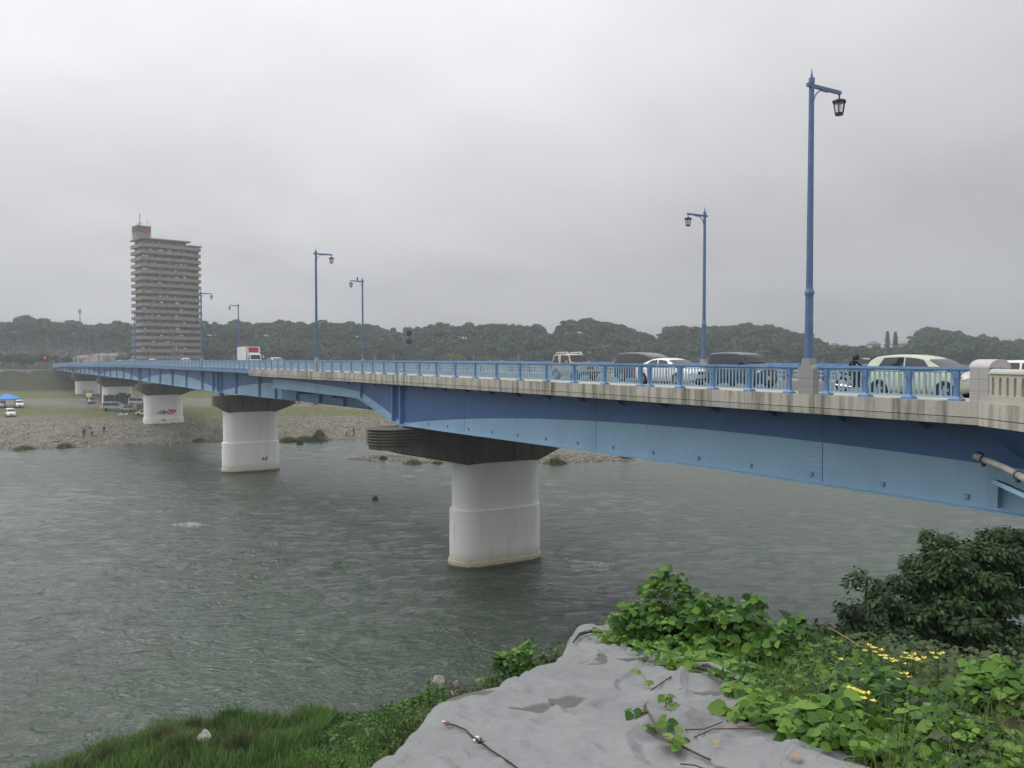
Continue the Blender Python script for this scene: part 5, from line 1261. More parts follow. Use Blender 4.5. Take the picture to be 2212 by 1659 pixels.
for (px, py, rz_, J, sh_, pa_, lab, lp) in (
    (180.5, 945, 2.6, stand(), dk, dk, 'person in dark clothes, leftmost of the group on the gravel bank', True),
    (184.5, 939, 1.2, stand(), pk, gy, 'person in a coral shirt in the group on the gravel bank', True),
    (199.5, 943, -1.3, stand(**bent), w_, dk, 'person in a white shirt bending forward on the gravel bank', True),
    (196.8, 938, -2.2, stand(**bent), nv, dk, 'person in navy bending beside another one in a white shirt on the gravel bank', True),
    (225.0, 940, -1.6, stand(), dk, pu, 'person in black top and purple skirt, right of the group on the gravel', False),
    (748.8, 943, 2.9, stand(el_r=(.22, -.22, 1.25), wr_r=(.45, -.15, 1.30), el_l=(.2, .22, 1.2), wr_l=(.42, .18, 1.28)), w_, br, 'person in a white shirt holding both arms forward at the far water edge', False),
    (764.2, 943, 2.4, stand(wr_l=(.2, .12, 1.15), wr_r=(.2, -.12, 1.15)), br, br, 'person in brown clothes standing near another one in white at the far water edge', True)):
    P = ground_at(px, py, 1.5); person((P.x, P.y, P.z-.02), rz_, J, sh_, pa_, lab, long_pants=lp, scale=1.22)
# fishing rod held by the white shirted person is not visible; skip
# motorcycle and rider -------------------------------------------------
p = lane(1851, 5.2); mc = empty('motorcycle', p, HD, 'black motorcycle with a silver exhaust, left of the green hatchback', 'motorcycle')
for x in (-.72, .72):
    mb = MB(); n = 26
    mb.loft([[((.30+.055*math.cos(a))*math.cos(2*math.pi*j/n), .055*math.sin(a), (.30+.055*math.cos(a))*math.sin(2*math.pi*j/n)) for a in np.linspace(0, 2*math.pi, 9)[:-1]] for j in range(n+1)], True, False)
    w = mb.build('wheel', MT['black'], mc, smooth=60); w.location = (x, 0, .355)
    mb = MB()
    for j in range(10): a = 2*math.pi*j/10; mb.bar((0, 0, 0), (.27*math.cos(a), 0, .27*math.sin(a)), .012, .012)
    mb.loft([[(r_*math.cos(2*math.pi*j/20), yy, r_*math.sin(2*math.pi*j/20)) for j in range(20)] for r_, yy in ((.27, -.03), (.27, .03), (.245, .03), (.245, -.03))], True, False); mb.build('rim', MT['chrome'], w, smooth=30)
mb = MB(); mb.bar((-.72, .07, .36), (-.1, .1, .42), .04, .07); mb.bar((-.72, -.07, .36), (-.1, -.1, .42), .04, .07); mb.bar((-.1, 0, .4), (.45, 0, .95), .07, .07); mb.bar((.72, .07, .36), (.48, .07, 1.0), .04, .04); mb.bar((.72, -.07, .36), (.48, -.07, 1.0), .04, .04); mb.build('frame', MT['chrome'], mc)
mb = MB(); mb.box((.05, 0, .48), (.46, .34, .40)); mb.lathe([(.10, .6), (.12, .7), (.1, .8)], 10, (.12, 0, 0)); mb.box((.30, 0, .55), (.2, .26, .25)); mb.build('engine', MT['trim'], mc)
mb = MB(); mb.loft([[(x, r_*math.cos(q), z+r_*.7*math.sin(q)) for q in np.linspace(0, 2*math.pi, 11)[:-1]] for x, r_, z in ((-.12, .09, .86), (.0, .15, .9), (.22, .17, .94), (.40, .12, .95), (.46, .05, .94))]); mb.build('fuel_tank', P_black, mc, smooth=60)
mb = MB(); mb.loft([[(x, r_*math.cos(q), z+r_*.4*math.sin(q)) for q in np.linspace(0, 2*math.pi, 11)[:-1]] for x, r_, z in ((-.85, .06, .92), (-.7, .13, .88), (-.4, .15, .80), (-.1, .11, .82))]); mb.build('seat', MT['black'], mc, smooth=60)
mb = MB(); mb.tube([(.2, -.16, .35), (-.1, -.2, .28), (-.5, -.22, .30), (-.95, -.24, .36)], [.03, .035, .05, .05], 10); mb.build('exhaust', MT['chrome'], mc, smooth=60)
mb = MB(); mb.tube([(.42, .33, 1.12), (.50, .12, 1.06), (.50, -.12, 1.06), (.42, -.33, 1.12)], .015, 8); mb.build('handlebar', MT['chrome'], mc)
mb = MB(); mb.lathe([(.02, -.08), (.085, -.03), (.095, .05), (.09, .06)], 14); o = mb.build('headlight', MT['lamp_glass'], mc, smooth=50); o.location = (.62, 0, .96); o.rotation_euler = (0, R(90), 0)
for s_ in (-1, 1):
    mb = MB(); mb.lathe([(.01, -.04), (.035, -.02), (.035, .02), (.01, .04)], 10); o = mb.build('indicator', MT['amber'], mc, smooth=50); o.location = (.6, s_*.2, 1.0)
for x_, w_m in ((.72, .5), (-.85, .4)):
    mb = MB(); mb.box((x_, 0, .74), (w_m, .12, .03)); mb.build('mudguard', P_black, mc)
lea = cloth('black leather', (.014, .014, .016))
def helm(root, J):
    hd = Vector(J['head']); mb = MB(); mb.loft([[(hd.x+.005+r_*1.12*math.cos(q), hd.y+r_*math.sin(q), hd.z+z) for q in np.linspace(0, 2*math.pi, 17)[:-1]] for r_, z in ((.09, -.13), (.125, -.10), (.138, -.02), (.135, .06), (.105, .125), (.05, .155), (.01, .16))]); mb.build('helmet', MT['trim'], root, smooth=60)
    mb = MB(); mb.loft([[(hd.x+.006+.142*1.12*math.cos(q), hd.y+.142*math.sin(q), hd.z+z) for q in np.linspace(-1.1, 1.1, 9)] for z in (-.03, .05)], False, False); mb.build('visor', MT['car_glass'], root, smooth=60)
J = dict(pelvis=(-.36, 0, .92), chest=(-.22, 0, 1.27), neck=(-.14, 0, 1.43), head=(-.07, 0, 1.57), sh_l=(-.17, .20, 1.36), sh_r=(-.17, -.20, 1.36), el_l=(.05, .29, 1.16), el_r=(.05, -.29, 1.16), wr_l=(.32, .30, 1.13), wr_r=(.32, -.30, 1.13), hip_l=(-.33, .12, .88), hip_r=(-.33, -.12, .88), kn_l=(.10, .22, .70), kn_r=(.10, -.22, .70), an_l=(-.08, .24, .30), an_r=(-.05, -.28, .08), toe_l=(.08, .26, .26), toe_r=(.12, -.30, .04))
person(p, HD, J, lea, lea, 'person in black with a dark helmet riding a motorcycle on the bridge', sleeves='long', extra=helm, scale=1.0)
# ---------------------------------------------------------------- vehicles and leisure things on the far bank
def van_shape(L, W, H): return CarShape(L, W, [(-L/2, .6), (-L/2+.02, 1.2), (-L/2+.12, H-.2), (-L/2+.4, H-.03), (0, H), (L/2-1.6, H-.04), (L/2-1.25, H-.18), (L/2-.55, H*.58), (L/2-.15, H*.5), (L/2, H*.38), (L/2, .5)], H*.53, zb=.28, tumble=.2, nose=.14)
def bank_car(px, py, rz_, L, W, H, pm, label, name='minivan', cat='van', z0=4.0, sc=1.0):
    P = ground_at(px, py, z0); sh = van_shape(L, W, H)
    return build_car(name, label, sh, pm, (P.x, P.y, P.z), rz_, (-L*.30, L*.31), .34, [(-L/2+.3, -.35, -L/2+.35, -.35), (-.28, L/2-1.0, -.28, L/2-1.45)], (L/2-1.3, L/2-.68), None, detail=False, cat=cat, scale=sc)
to_cam = lambda px: math.atan2(-1, -(px-CX)/F)
bank_car(22, 900, to_cam(22)+.12, 4.7, 1.75, 1.9, P_white, 'white minivan parked on the grass nearest the gravel, facing the river', sc=1.1)
bank_car(41, 880, to_cam(41)+.1, 4.7, 1.75, 1.95, P_white, 'white minivan parked right of the blue canopy', sc=1.1)
bank_car(3, 881, to_cam(3)-.1, 4.6, 1.75, 1.8, P_bluegrey, 'dark grey car parked left of the blue canopy at the left edge', sc=1.1)
bank_car(196, 872, to_cam(196)+.15, 4.5, 1.7, 1.85, P_bluegrey, 'blue grey minivan parked under the bridge with its tailgate raised', sc=1.1)
bank_car(247, 887, .1, 5.2, 1.8, 2.1, P_silver, 'silver van parked side on before the mural pier', sc=1.15)
bank_car(277, 889, math.pi-.1, 3.9, 1.65, 1.8, P_beige, 'beige minivan with an open sliding door near the graffiti pier', sc=1.05)
bank_car(300, 875, .05, 4.9, 1.8, 2.0, P_white, 'white van parked behind the graffiti pier', sc=1.15)
bank_car(312, 897, math.pi+.2, 4.2, 1.7, 1.5, P_white, 'white car half hidden by the left edge of the graffiti pier', name='car', cat='car', z0=3.6)
# raised tailgate
P = ground_at(196, 872, 4); mb = MB(); q = to_cam(196)+.15; bk = Vector((P.x, P.y, P.z+2.15)) - Vector((math.cos(q), math.sin(q), 0))*2.6
mb.bar(bk, bk - Vector((math.cos(q), math.sin(q), -.9)), 1.5, .07); tag(mb.build('tailgate_shade', MT['plate_y']), 'raised pale yellow shade sheet behind the blue grey minivan', 'shade sheet')
# blue canopy
P = ground_at(15, 880, 4); cn = empty('canopy_tent', (P.x, P.y, P.z), .2, 'bright blue canopy tent between parked cars at the left edge', 'canopy')
MT['canopy'] = mat('blue canopy cloth', (.03, .25, .62), .7); MT['orange'] = mat('orange cloth', (.75, .16, .07), .7)
mb = MB(); w = 2.9; mb.add([(-w, -w, 2.5), (w, -w, 2.5), (w, w, 2.5), (-w, w, 2.5), (0, 0, 4.0), (-w, -w, 2.2), (w, -w, 2.2), (w, w, 2.2), (-w, w, 2.2)], [(0,1,4),(1,2,4),(2,3,4),(3,0,4),(0,5,6,1),(1,6,7,2),(2,7,8,3),(3,8,5,0)]); mb.build('roof', MT['canopy'], cn)
for x in (-1, 1):
    for y in (-1, 1): mb = MB(); mb.tube([(x*w*.97, y*w*.97, 0), (x*w*.97, y*w*.97, 2.45)], .05, 6); mb.build('leg', MT['rim'], cn)
P = ground_at(222.5, 883.5, 3.8); C, Nn, sz = None, None, None
mb = MB(); mb.lathe([(.9, 0), (.95, .12), (.75, .55), (.4, .9), (.05, 1.05)], 14); o = mb.build('beach_tent', MT['orange'], smooth=50); o.location = P; tag(o, 'small orange dome tent on the grass left of the silver van', 'tent')
P = ground_at(266, 897, 3.7); mb = MB(); mb.box((0, 0, .12), (2.4, 1.2, .1)); mb.box((.8, .2, .35), (.5, .4, .4)); mb.box((-.5, -.1, .3), (.4, .5, .3)); o = mb.build('picnic_sheet', MT['plate_w']); o.location = P; tag(o, 'pale picnic sheet with boxes spread before the beige minivan', 'picnic sheet')
# picnic party far off under the bridge
rp = random.Random(21); cols = [w_, pk, nv, cloth('light blue cloth', (.25, .4, .6)), cloth('yellow cloth', (.6, .55, .3)), gy]
for i in range(11):
    px = 634 + i*5.6 + rp.uniform(-1, 1); P = ground_at(px, 871.5+rp.uniform(-1, 1.5)+i*.25, 3.5)
    mb = MB(); h = rp.uniform(.8, 1.5); w = rp.uniform(.5, 1.3)
    if i % 3 == 0: mb.lathe([(w, 0), (w*.9, .2), (w*.45, h), (.05, h*1.15)], 9)
    elif i % 3 == 1: mb.box((0, 0, h*.3), (w*1.3, w, h*.5)); mb.box((.2, 0, h*.65), (w*.7, w*.8, h*.2))
    else: mb.loft([[(x, -w*.6, 0), (x, w*.6, 0), (x, 0, h)] for x in (-w, w)])
    nm = ('parasol_tent', 'tent')[i % 3 == 2] if i % 3 != 1 else 'cool_box'
    o = mb.build(('small_tent', 'cool_box', 'ridge_tent')[i % 3], cols[i % 6]); o.location = P; tag(o, ('small round picnic tent', 'low picnic box', 'small ridge tent')[i % 3] + ' in the row of picnic gear under the bridge beyond the grass', ('tent', 'box', 'tent')[i % 3], 'picnic gear beyond the grass')
# ---------------------------------------------------------------- far bank details: stones, tufts
rs_ = np.random.default_rng(12)
base = np.array([(1,0,0),(-.9,.1,0),(0,.8,.1),(.1,-.9,0),(0,0,.55),(0,0,-.5)], float); fc = np.array([(0,2,4),(2,1,4),(1,3,4),(3,0,4),(2,0,5),(1,2,5),(3,1,5),(0,3,5)])
def stones(name, pts, sz, m, label=None):
    n = len(pts); q = rs_.uniform(0, 6.28, n); jit = rs_.uniform(.7, 1.3, (n, 6, 3)); Vb = base[None]*jit*sz[:, None, None]
    c, s = np.cos(q)[:, None], np.sin(q)[:, None]; X = Vb[..., 0]*c - Vb[..., 1]*s; Y = Vb[..., 0]*s + Vb[..., 1]*c
    V = np.stack([X, Y, Vb[..., 2]], -1) + pts[:, None, :]; Fq = (fc[None] + 6*np.arange(n)[:, None, None]).reshape(-1, 3)
    return np_mesh(name, V.reshape(-1, 3), Fq, m, smooth=False, nper=3)
n = 9000; X = rs_.uniform(-115, 40, n); fs = np.interp(X, FSX, FSY); Y = fs + np.abs(rs_.normal(size=n))*22 - 1.5; Z = height(X, Y)
MT['pebble'] = leaf_mat('gravel stones', [(.12, .10, .08), (.24, .21, .17), (.40, .37, .31)], .9, 0, .5)
stones('gravel_stones', np.stack([X, Y, Z+.03], -1), rs_.uniform(.10, .34, n), MT['pebble'])['kind'] = 'stuff'
n = 2600; a = rs_.uniform(0, 6.28, n); r = np.sqrt(rs_.random(n)); X = -3+26*r*np.cos(a); Y = 146+8*r*np.sin(a); Z = height(X, Y); k = Z > -.25
stones('island_stones', np.stack([X, Y, Z+.03], -1)[k], rs_.uniform(.10, .30, n)[k], MT['pebble'])['kind'] = 'stuff'
MT['reed'] = leaf_mat('river grass', [(.05, .085, .02), (.095, .135, .04), (.17, .18, .07)], .7, .2, .5)
def blades(C, h, w, lean=.35, rng=rs_, seg=1):
    n = len(C); q = rng.uniform(0, 6.28, n); d = np.stack([np.cos(q), np.sin(q), np.zeros(n)], -1); side = np.stack([-np.sin(q), np.cos(q), np.zeros(n)], -1)
    ln = rng.uniform(.1, 1, n)[:, None]*lean; h = h[:, None]; w = w[:, None]
    p1 = C + np.array([0, 0, 1])*h*.55 + d*h*ln*.35; p2 = C + np.array([0, 0, 1])*h*.98*(1-.25*ln) + d*h*ln
    V = np.stack([C-side*w/2, C+side*w/2, p1+side*w*.42, p1-side*w*.42, p2+side*w*.06, p2-side*w*.06], 1).reshape(-1, 3)
    b = 6*np.arange(n)[:, None]; Fq = np.concatenate([b+np.array([[0, 1, 2, 3]]), b+np.array([[3, 2, 4, 5]])], 0)
    return V, Fq
def tuft(px, py, w, h, label, z0=.3, n=500, group=None):
    P = ground_at(px, py, z0); P.z = max(P.z, -.05)
    C = rs_.normal(size=(n, 3))*np.array([w*.27, w*.2, 0]); C[:, 2] = -.1
    V, Fq = blades(C, rs_.uniform(.4, 1.0, n)*h*np.exp(-(C[:, 0]/w/.45)**2), rs_.uniform(.06, .14, n), .6)
    o = np_mesh('grass_tuft', V, Fq, MT['reed'], loc=P); tag(o, label, 'grass tuft', group); return o
for (px, py, w, h, lab) in ((1201, 1002, 3.8, 1.6, 'bushy grass tuft standing in the water right of the nearest pier'), (893, 1006, 3.2, 1.1, 'low grass tuft at the tip of the gravel island, under the ribbed pier cap'), (828, 992, 1.6, .9, 'small grass tuft on the far left end of the gravel island'), (647, 967, 1.3, 1.3, 'small lone tuft in the shallow water right of the second pier'), (622, 957, 4.0, 1.6, 'grass clump at the far water edge just right of the second pier'), (655, 956, 5.5, 1.8, 'long green grass clump on the far water edge, middle of the strip'), (683, 955, 6.0, 2.0, 'tall grass clump at the right end of the strip on the far water edge'), (690, 943, 2.6, 2.2, 'upright bush tuft on the gravel behind the grass strip'), (810, 951, 3.0, 1.4, 'pale grass tuft on the gravel left of the ribbed pier cap'), (52, 972, 4.5, 1.3, 'grass tuft on the waterline at the far left'), (140, 967, 3.6, 1.4, 'grass tuft on the waterline below the group of people'), (430, 953, 3.0, 1.0, 'low tuft at the waterline left of the second pier'), (1350, 990, 2.4, 1.4, 'small green tuft at the right end of the gravel island'), (811, 1107, .8, .8, 'tiny tuft on a stone out in the rapids left of the nearest pier'), (945, 1003, 2.2, .8, 'low dark tuft on the gravel island just left of the nearest pier'), (1010, 1001, 1.0, .5, 'tiny tuft on the island behind the nearest pier')):
    tuft(px, py, w, h, lab, .2)
# ---------------------------------------------------------------- near bank: grass shelf
MT['grass'] = leaf_mat('bank grass', [(.028, .075, .012), (.052, .125, .020), (.085, .185, .03), (.14, .25, .05)], .75, .25, .35, True)
n = 52000; X = rs_.uniform(-24, -3.2, n); ns = np.interp(X, NSX, NSY); Y = ns - np.abs(rs_.normal(size=n))*3.2 - .2 + lumps(X, X*0, 1.3, .5); Z = height(X, Y)
hgt = rs_.uniform(.35, 1.0, n)*(1 + .35*np.sin(X*1.7)*np.sin(Y*1.3)) *np.where(X > -8.5, .42, 1.0); kk = (Z > -.1)
V, Fq = blades(np.stack([X, Y, Z-.05], -1)[kk], hgt[kk], rs_.uniform(.03, .07, n)[kk], .55)
np_mesh('bank_grass', V, Fq, MT['grass'])['kind'] = 'stuff'
# boulders
def rock(px, py, w, h, label, m='stone', seed=1, z=None, d=None):
    P = ground_at(px, py, .4) if z is None else on_z(px, py, z)
    bm = bmesh.new(); bmesh.ops.create_icosphere(bm, subdivisions=3, radius=1)
    for v in bm.verts:
        c = v.co.copy(); f = 1 + .38*mnoise.noise(c*1.3+Vector((seed*7, 0, 0))) + .12*mnoise.noise(c*3.5+Vector((seed, 3, 0)))
        v.co = Vector((c.x*f*w/2, c.y*f*(d or w)/2*.9, max(-.3, c.z*f)*h*.75))
    me = bpy.data.meshes.new('rock'); bm.to_mesh(me); bm.free(); me.materials.append(MT[m]); me.polygons.foreach_set('use_smooth', [True]*len(me.polygons)); me.set_sharp_from_angle(angle=R(35))
    o = link('boulder', me, None, P); o.rotation_euler = (0, 0, seed*1.3); tag(o, label, 'boulder'); return o
MT['stone_pale'] = mat('pale boulder', (.48, .46, .40), .85, var=.25, scale=2.5, bumpst=.4, bscale=8); MT['stone_dark'] = mat('wet boulder', (.11, .10, .075), .6, var=.4, scale=3, bumpst=.4, bscale=8)
rock(440, 1608, .85, .75, 'large pale boulder in the grass on the near bank', 'stone_pale', 1, z=.75); 
rock(908, 1712-4, .9, .5, 'pale stone low in the grass at the bottom edge left of the sheet', 'stone_pale', 2)
rock(709, 1538, .8, .5, 'dark wet boulder in the water just off the near bank grass', 'stone_dark', 3, z=-.02)
rock(992, 1497, 1.0, .85, 'brown boulder at the water edge among weeds, left of the grey sheet', 'stone_dark', 4, z=.05)
rock(948, 1474, .75, .5, 'brown boulder in the water, farther out than the one beside the grey sheet', 'stone', 5, z=0)
rock(975, 1510, .8, .5, 'flat grey boulder half hidden by the tall weeds', 'stone', 6, z=.2)
# ---------------------------------------------------------------- grey sheet on the mound
def edge(pts, n):
    P = np.array(pts); d = np.r_[0, np.cumsum(np.hypot(*np.diff(P, axis=0).T))]; t = np.linspace(0, d[-1], n); return np.stack([np.interp(t, d, P[:, 0]), np.interp(t, d, P[:, 1])], -1)
RIGHT_EDGE = [(1300, 1370), (1350, 1390), (1400, 1418), (1450, 1440), (1510, 1455), (1570, 1472), (1610, 1495), (1650, 1540), (1710, 1590), (1770, 1620), (1850, 1650), (1930, 1690)]
TR = [mound_xy(*p) for p in RIGHT_EDGE] + [(1.75, 2.9), (1.9, 2.0)]
nu, nv_ = 210, 300
Lp = edge([mound_xy(1262, 1364)] + TL[1:], nv_); Rp = edge(TR, nv_)
def wob(x, y, s, seed=0): return mnoise.noise(Vector((x*s, y*s, seed)))
tv = []; 
for i in range(nv_):
    for j in range(-6, nu+1):
        s = max(0, j)/nu; x = Lp[i, 0]*(1-s) + Rp[i, 0]*s; y = Lp[i, 1]*(1-s) + Rp[i, 1]*s
        dl = s*np.hypot(*(Rp[i]-Lp[i]))
        z = 16.0 - .236*(y-3)
        z += .06*wob(x, y, .7, 1) + .032*wob(x, y, 2.1, 2) + .016*wob(x*1.5, y, 6, 3) + .006*abs(wob(x, y, 13, 4))
        a1 = x*1.1+y*.8 + .6*wob(x, y, .9, 4); z += .050*max(0, 1-abs(((a1*1.15) % 1)-.5)*9)*(.35+.65*max(0, wob(x, y, .6, 5)+.3))
        a2 = x*1.6-y*.45 + .5*wob(x, y, 1.1, 8); z += .05*max(0, 1-abs(((a2*1.0) % 1)-.5)*8)*max(0, wob(x, y, .8, 9)+.35)
        a3 = -x*.5+y*1.9+.5*wob(x, y, 1.4, 11); z += .035*max(0, 1-abs(((a3*.9) % 1)-.5)*7)*max(0, wob(x, y, .9, 12)+.1)
        z += .055
        if dl < .35: z -= .03*(1-dl/.35)**2
        if j < 0:
            k = -j/6; x -= .24*k*(1-.3*k); z -= .62*k*k+.05*k
        if i < 6: z -= .03*(6-i)
        tv.append((x, y, z))
tv = np.array(tv); rcr = np.random.default_rng(14)
for i in range(30):
    c0 = tv[rcr.integers(len(tv))][:2]; near_r = i % 3 == 0
    if near_r: c0 = Rp[rcr.integers(90, nv_-30)] + np.array([-rcr.uniform(.0, .5), 0])
    an = rcr.choice([.4, 1.2, 2.2, 2.7]) + rcr.normal()*.25; Lc = rcr.uniform(.25, 1.3)*(.6 if near_r else 1); dx_, dy_ = math.cos(an), math.sin(an)
    rxx, ryy = tv[:, 0]-c0[0], tv[:, 1]-c0[1]; u = (rxx*dx_+ryy*dy_)/Lc; v = -rxx*dy_+ryy*dx_ + .06*np.sin(u*3+i)*Lc
    w_ = rcr.uniform(.018, .035); tv[:, 2] += rcr.uniform(.008, .020)*(1.2 if near_r else 1)*np.exp(-(v/w_)**2)*np.exp(-u**4*1.5)
tv[:, 2] = np.maximum(tv[:, 2], height(tv[:, 0], tv[:, 1])+.03)
w_n = nu+7; ti = np.arange(nv_*w_n).reshape(nv_, w_n); tq = np.stack([ti[:-1, :-1], ti[1:, :-1], ti[1:, 1:], ti[:-1, 1:]], -1).reshape(-1, 4)
m, nt, b = new_mat('grey geotextile sheet'); MT['tarp'] = m
p = pos(nt, world=True); f1 = noise(nt, p, 1.1, 4, .5); f2 = noise(nt, p, 14, 5, .6); f3 = noise(nt, p, 1.35, 3, .45, .6); f4 = noise(nt, p, 160, 2, .5)
c = ramp(nt, f1, [(.3, (.19, .196, .198)), (.7, (.24, .246, .248))])
c = mixc(nt, ramp(nt, f3, [(.63, 0), (.65, .85)]), c, (.095, .09, .08))
c = mixc(nt, ramp(nt, noise(nt, p, 3.3, 4, .6), [(.66, 0), (.72, .5)]), c, (.13, .10, .08))
c = mixc(nt, .25, c, ramp(nt, f2, [(.3, .38), (.7, .62)]), 'OVERLAY')
nt.links.new(c, b.inputs['Base Color']); b.inputs['Roughness'].default_value = .8; b.inputs['Specular IOR Level'].default_value = .25
rd = M(nt, 'ABSOLUTE', M(nt, 'SUBTRACT', noise(nt, p, 2.6, 3, .5, 1.4), .5)); rd2 = M(nt, 'ABSOLUTE', M(nt, 'SUBTRACT', noise(nt, p, 7.5, 3, .5, 1.0), .5))
rdg = M(nt, 'SUBTRACT', 1.0, M(nt, 'MINIMUM', M(nt, 'MULTIPLY', rd, 14), 1.0)); rdg2 = M(nt, 'SUBTRACT', 1.0, M(nt, 'MINIMUM', M(nt, 'MULTIPLY', rd2, 9), 1.0))
bump(nt, b, M(nt, 'ADD', M(nt, 'ADD', M(nt, 'MULTIPLY', f2, .2), M(nt, 'MULTIPLY', f4, .25)), M(nt, 'ADD', M(nt, 'MULTIPLY', rdg, .28), M(nt, 'MULTIPLY', rdg2, .05))), .8, .02)
o = np_mesh('ground_sheet', tv, tq, m, smooth=True); tag(o, 'wrinkled grey fabric sheet spread over the mound in the foreground', 'ground sheet')
def sheet_z(x, y):
    k = np.argsort((tv[:, 0]-x)**2+(tv[:, 1]-y)**2)[:4]; return float(tv[k, 2].max())
def on_sheet(px, py, dz=.0):
    x, y = mound_xy(px, py)
    z = sheet_z(x, y)
    for _ in range(4):
        P = on_z(px, py, z+dz); z = sheet_z(P.x, P.y)
    return Vector((P.x, P.y, z+dz))
# folded black liner along the right edge of the sheet
fl_ = [on_sheet(*q, .05) for q in ((1495, 1443), (1530, 1458), (1570, 1470), (1600, 1486), (1628, 1492))]
MT['liner'] = mat('black liner', (.02, .02, .022), .5)
mb = MB()
for k, (ww, zz) in enumerate(((.05, .0), (.035, .02))): mb.tube([q + Vector((k*.03, k*.03, zz)) for q in fl_], [.006, .016, .014, .02, .006], 8, m=k)
tag(mb.build('folded_liner', [MT['liner'], MT['tarp']], smooth=60), 'dark folded liner under the leaves at the right edge of the grey sheet', 'liner')
fl_ = [on_sheet(*q, .04) for q in ((1238, 1392), (1252, 1375), (1275, 1368), (1300, 1370))]
mb = MB(); mb.tube(fl_, [.006, .018, .018, .008], 8); tag(mb.build('folded_liner', MT['liner'], smooth=60), 'dark folded edge at the pointed far tip of the grey sheet', 'liner')
# rope, twigs, creeping vines on the sheet
MT['vine'] = mat('brown vine stem', (.10, .065, .04), .8); MT['cord'] = mat('dark cord', (.035, .03, .025), .8); MT['redbrown'] = mat('red brown wad', (.22, .06, .035), .8); MT['eyelet'] = mat('white eyelet', (.65, .65, .62), .6); MT['drystalk'] = mat('dry leaf', (.30, .22, .10), .8, var=.3)
def path_on(pts, r, m, name, label, cat, parent=None, dz=.012):
    P = [on_sheet(*q, dz) for q in pts]; mb = MB(); mb.tube(P, r, 6)
    if parent is not None: return mb.build(name, m, parent, world=True)
    o = mb.build(name, m, smooth=60); tag(o, label, cat); return o
path_on([(958, 1563), (985, 1566), (1005, 1578), (1025, 1598), (1038, 1606), (1060, 1622), (1105, 1650), (1135, 1675)], .004, MT['cord'], 'cord', 'thin dark cord lying across the left part of the grey sheet', 'cord')
P = on_sheet(966, 1566, .02); mb = MB(); mb.lathe([(.003, -.006), (.011, -.004), (.014, .002), (.009, .009), (.002, .011)], 8); o = mb.build('cloth_wad', MT['redbrown'], smooth=40); o.location = P; tag(o, 'small red brown wad tied at the start of the dark cord', 'cloth wad')
P = on_sheet(1036, 1607, .02); mb = MB()
for k in range(5): a = k*1.3; mb.bar((0, 0, 0), (.022*math.cos(a), .022*math.sin(a), .01+.004*k), .004, .004)
mb.box((0, 0, .005), (.016, .014, .01)); o = mb.build('cord_knot', MT['cord']); o.location = P; tag(o, 'frayed dark knot halfway along the cord on the sheet', 'knot')
for i, (px, py) in enumerate(((1025, 1602), (1031, 1595), (958, 1559))):
    P = on_sheet(px, py, .012); mb = MB(); mb.lathe([(.002, 0), (.008, 0), (.008, .002), (.002, .002)], 12); o = mb.build('eyelet', MT['eyelet']); o.location = P; tag(o, ('white ring eyelet left of the frayed knot', 'white ring eyelet just above the frayed knot', 'white ring eyelet beside the red brown wad')[i], 'eyelet')
for (pts, lab) in (([(1478, 1450), (1440, 1470), (1400, 1500), (1392, 1530), (1390, 1560), (1398, 1570)], 'long curved brown vine stem running down the sheet from the leafy edge'), ([(1373, 1550), (1400, 1570), (1430, 1592), (1470, 1615), (1520, 1635), (1535, 1640)], 'brown vine stem crossing the middle of the sheet between leaf sprigs'), ([(1560, 1560), (1520, 1575), (1480, 1580)], 'short thin twig on the sheet right of the leaf sprigs'), ([(1640, 1575), (1600, 1575), (1540, 1578), (1500, 1590)], 'thin pale tendril lying across the right part of the sheet'), ([(1525, 1665), (1500, 1655), (1470, 1650)], 'short curled twig near the bottom edge of the sheet')):
    path_on(pts, .005 if 'curved' in lab or 'middle' in lab else .003, MT['vine'], 'creeping_vine', lab, 'vine')
# ---------------------------------------------------------------- leaves
def leaflet_tpl(kind='kudzu'):
    """rounded leaflet with a folded midrib, unit length along +x"""
    o = [(0, 0), (.12, .26), (.38, .42), (.66, .34), (.88, .14), (1.0, 0)]
    V = [(x, 0, 0) for x, _ in o] + [(x, y, .10*y/.42) for x, y in o[1:-1]] + [(x, -y, .10*y/.42) for x, y in o[1:-1]]
    V = [(x, y, z - .22*(x-.35)**2) for x, y, z in V]
    F4 = []
    up = [0, 6, 7, 8, 9, 5]; dn = [0, 10, 11, 12, 13, 5]; mid = [0, 1, 2, 3, 4, 5]
    for k in range(5):
        a, b, c, d = mid[k], mid[k+1], up[k+1], up[k]; F4.append((a, b, c, d) if k else (a, b, c, c))
        a, b, c, d = mid[k], dn[k], dn[k+1], mid[k+1]; F4.append((a, b, c, d) if k else (a, b, b if False else c, d))
    return np.array(V), F4
LV = np.array([(0,0,0),(.3,0,-.0),(.62,0,-.02),(1,0,-.10),(.16,.30,.05),(.46,.42,.05),(.80,.22,-.01),(.16,-.30,.05),(.46,-.42,.05),(.80,-.22,-.01)], float)
LF = np.array([(0,1,4,4),(1,2,5,4),(2,3,6,5),(0,7,1,1),(1,7,8,2),(2,8,9,3)])
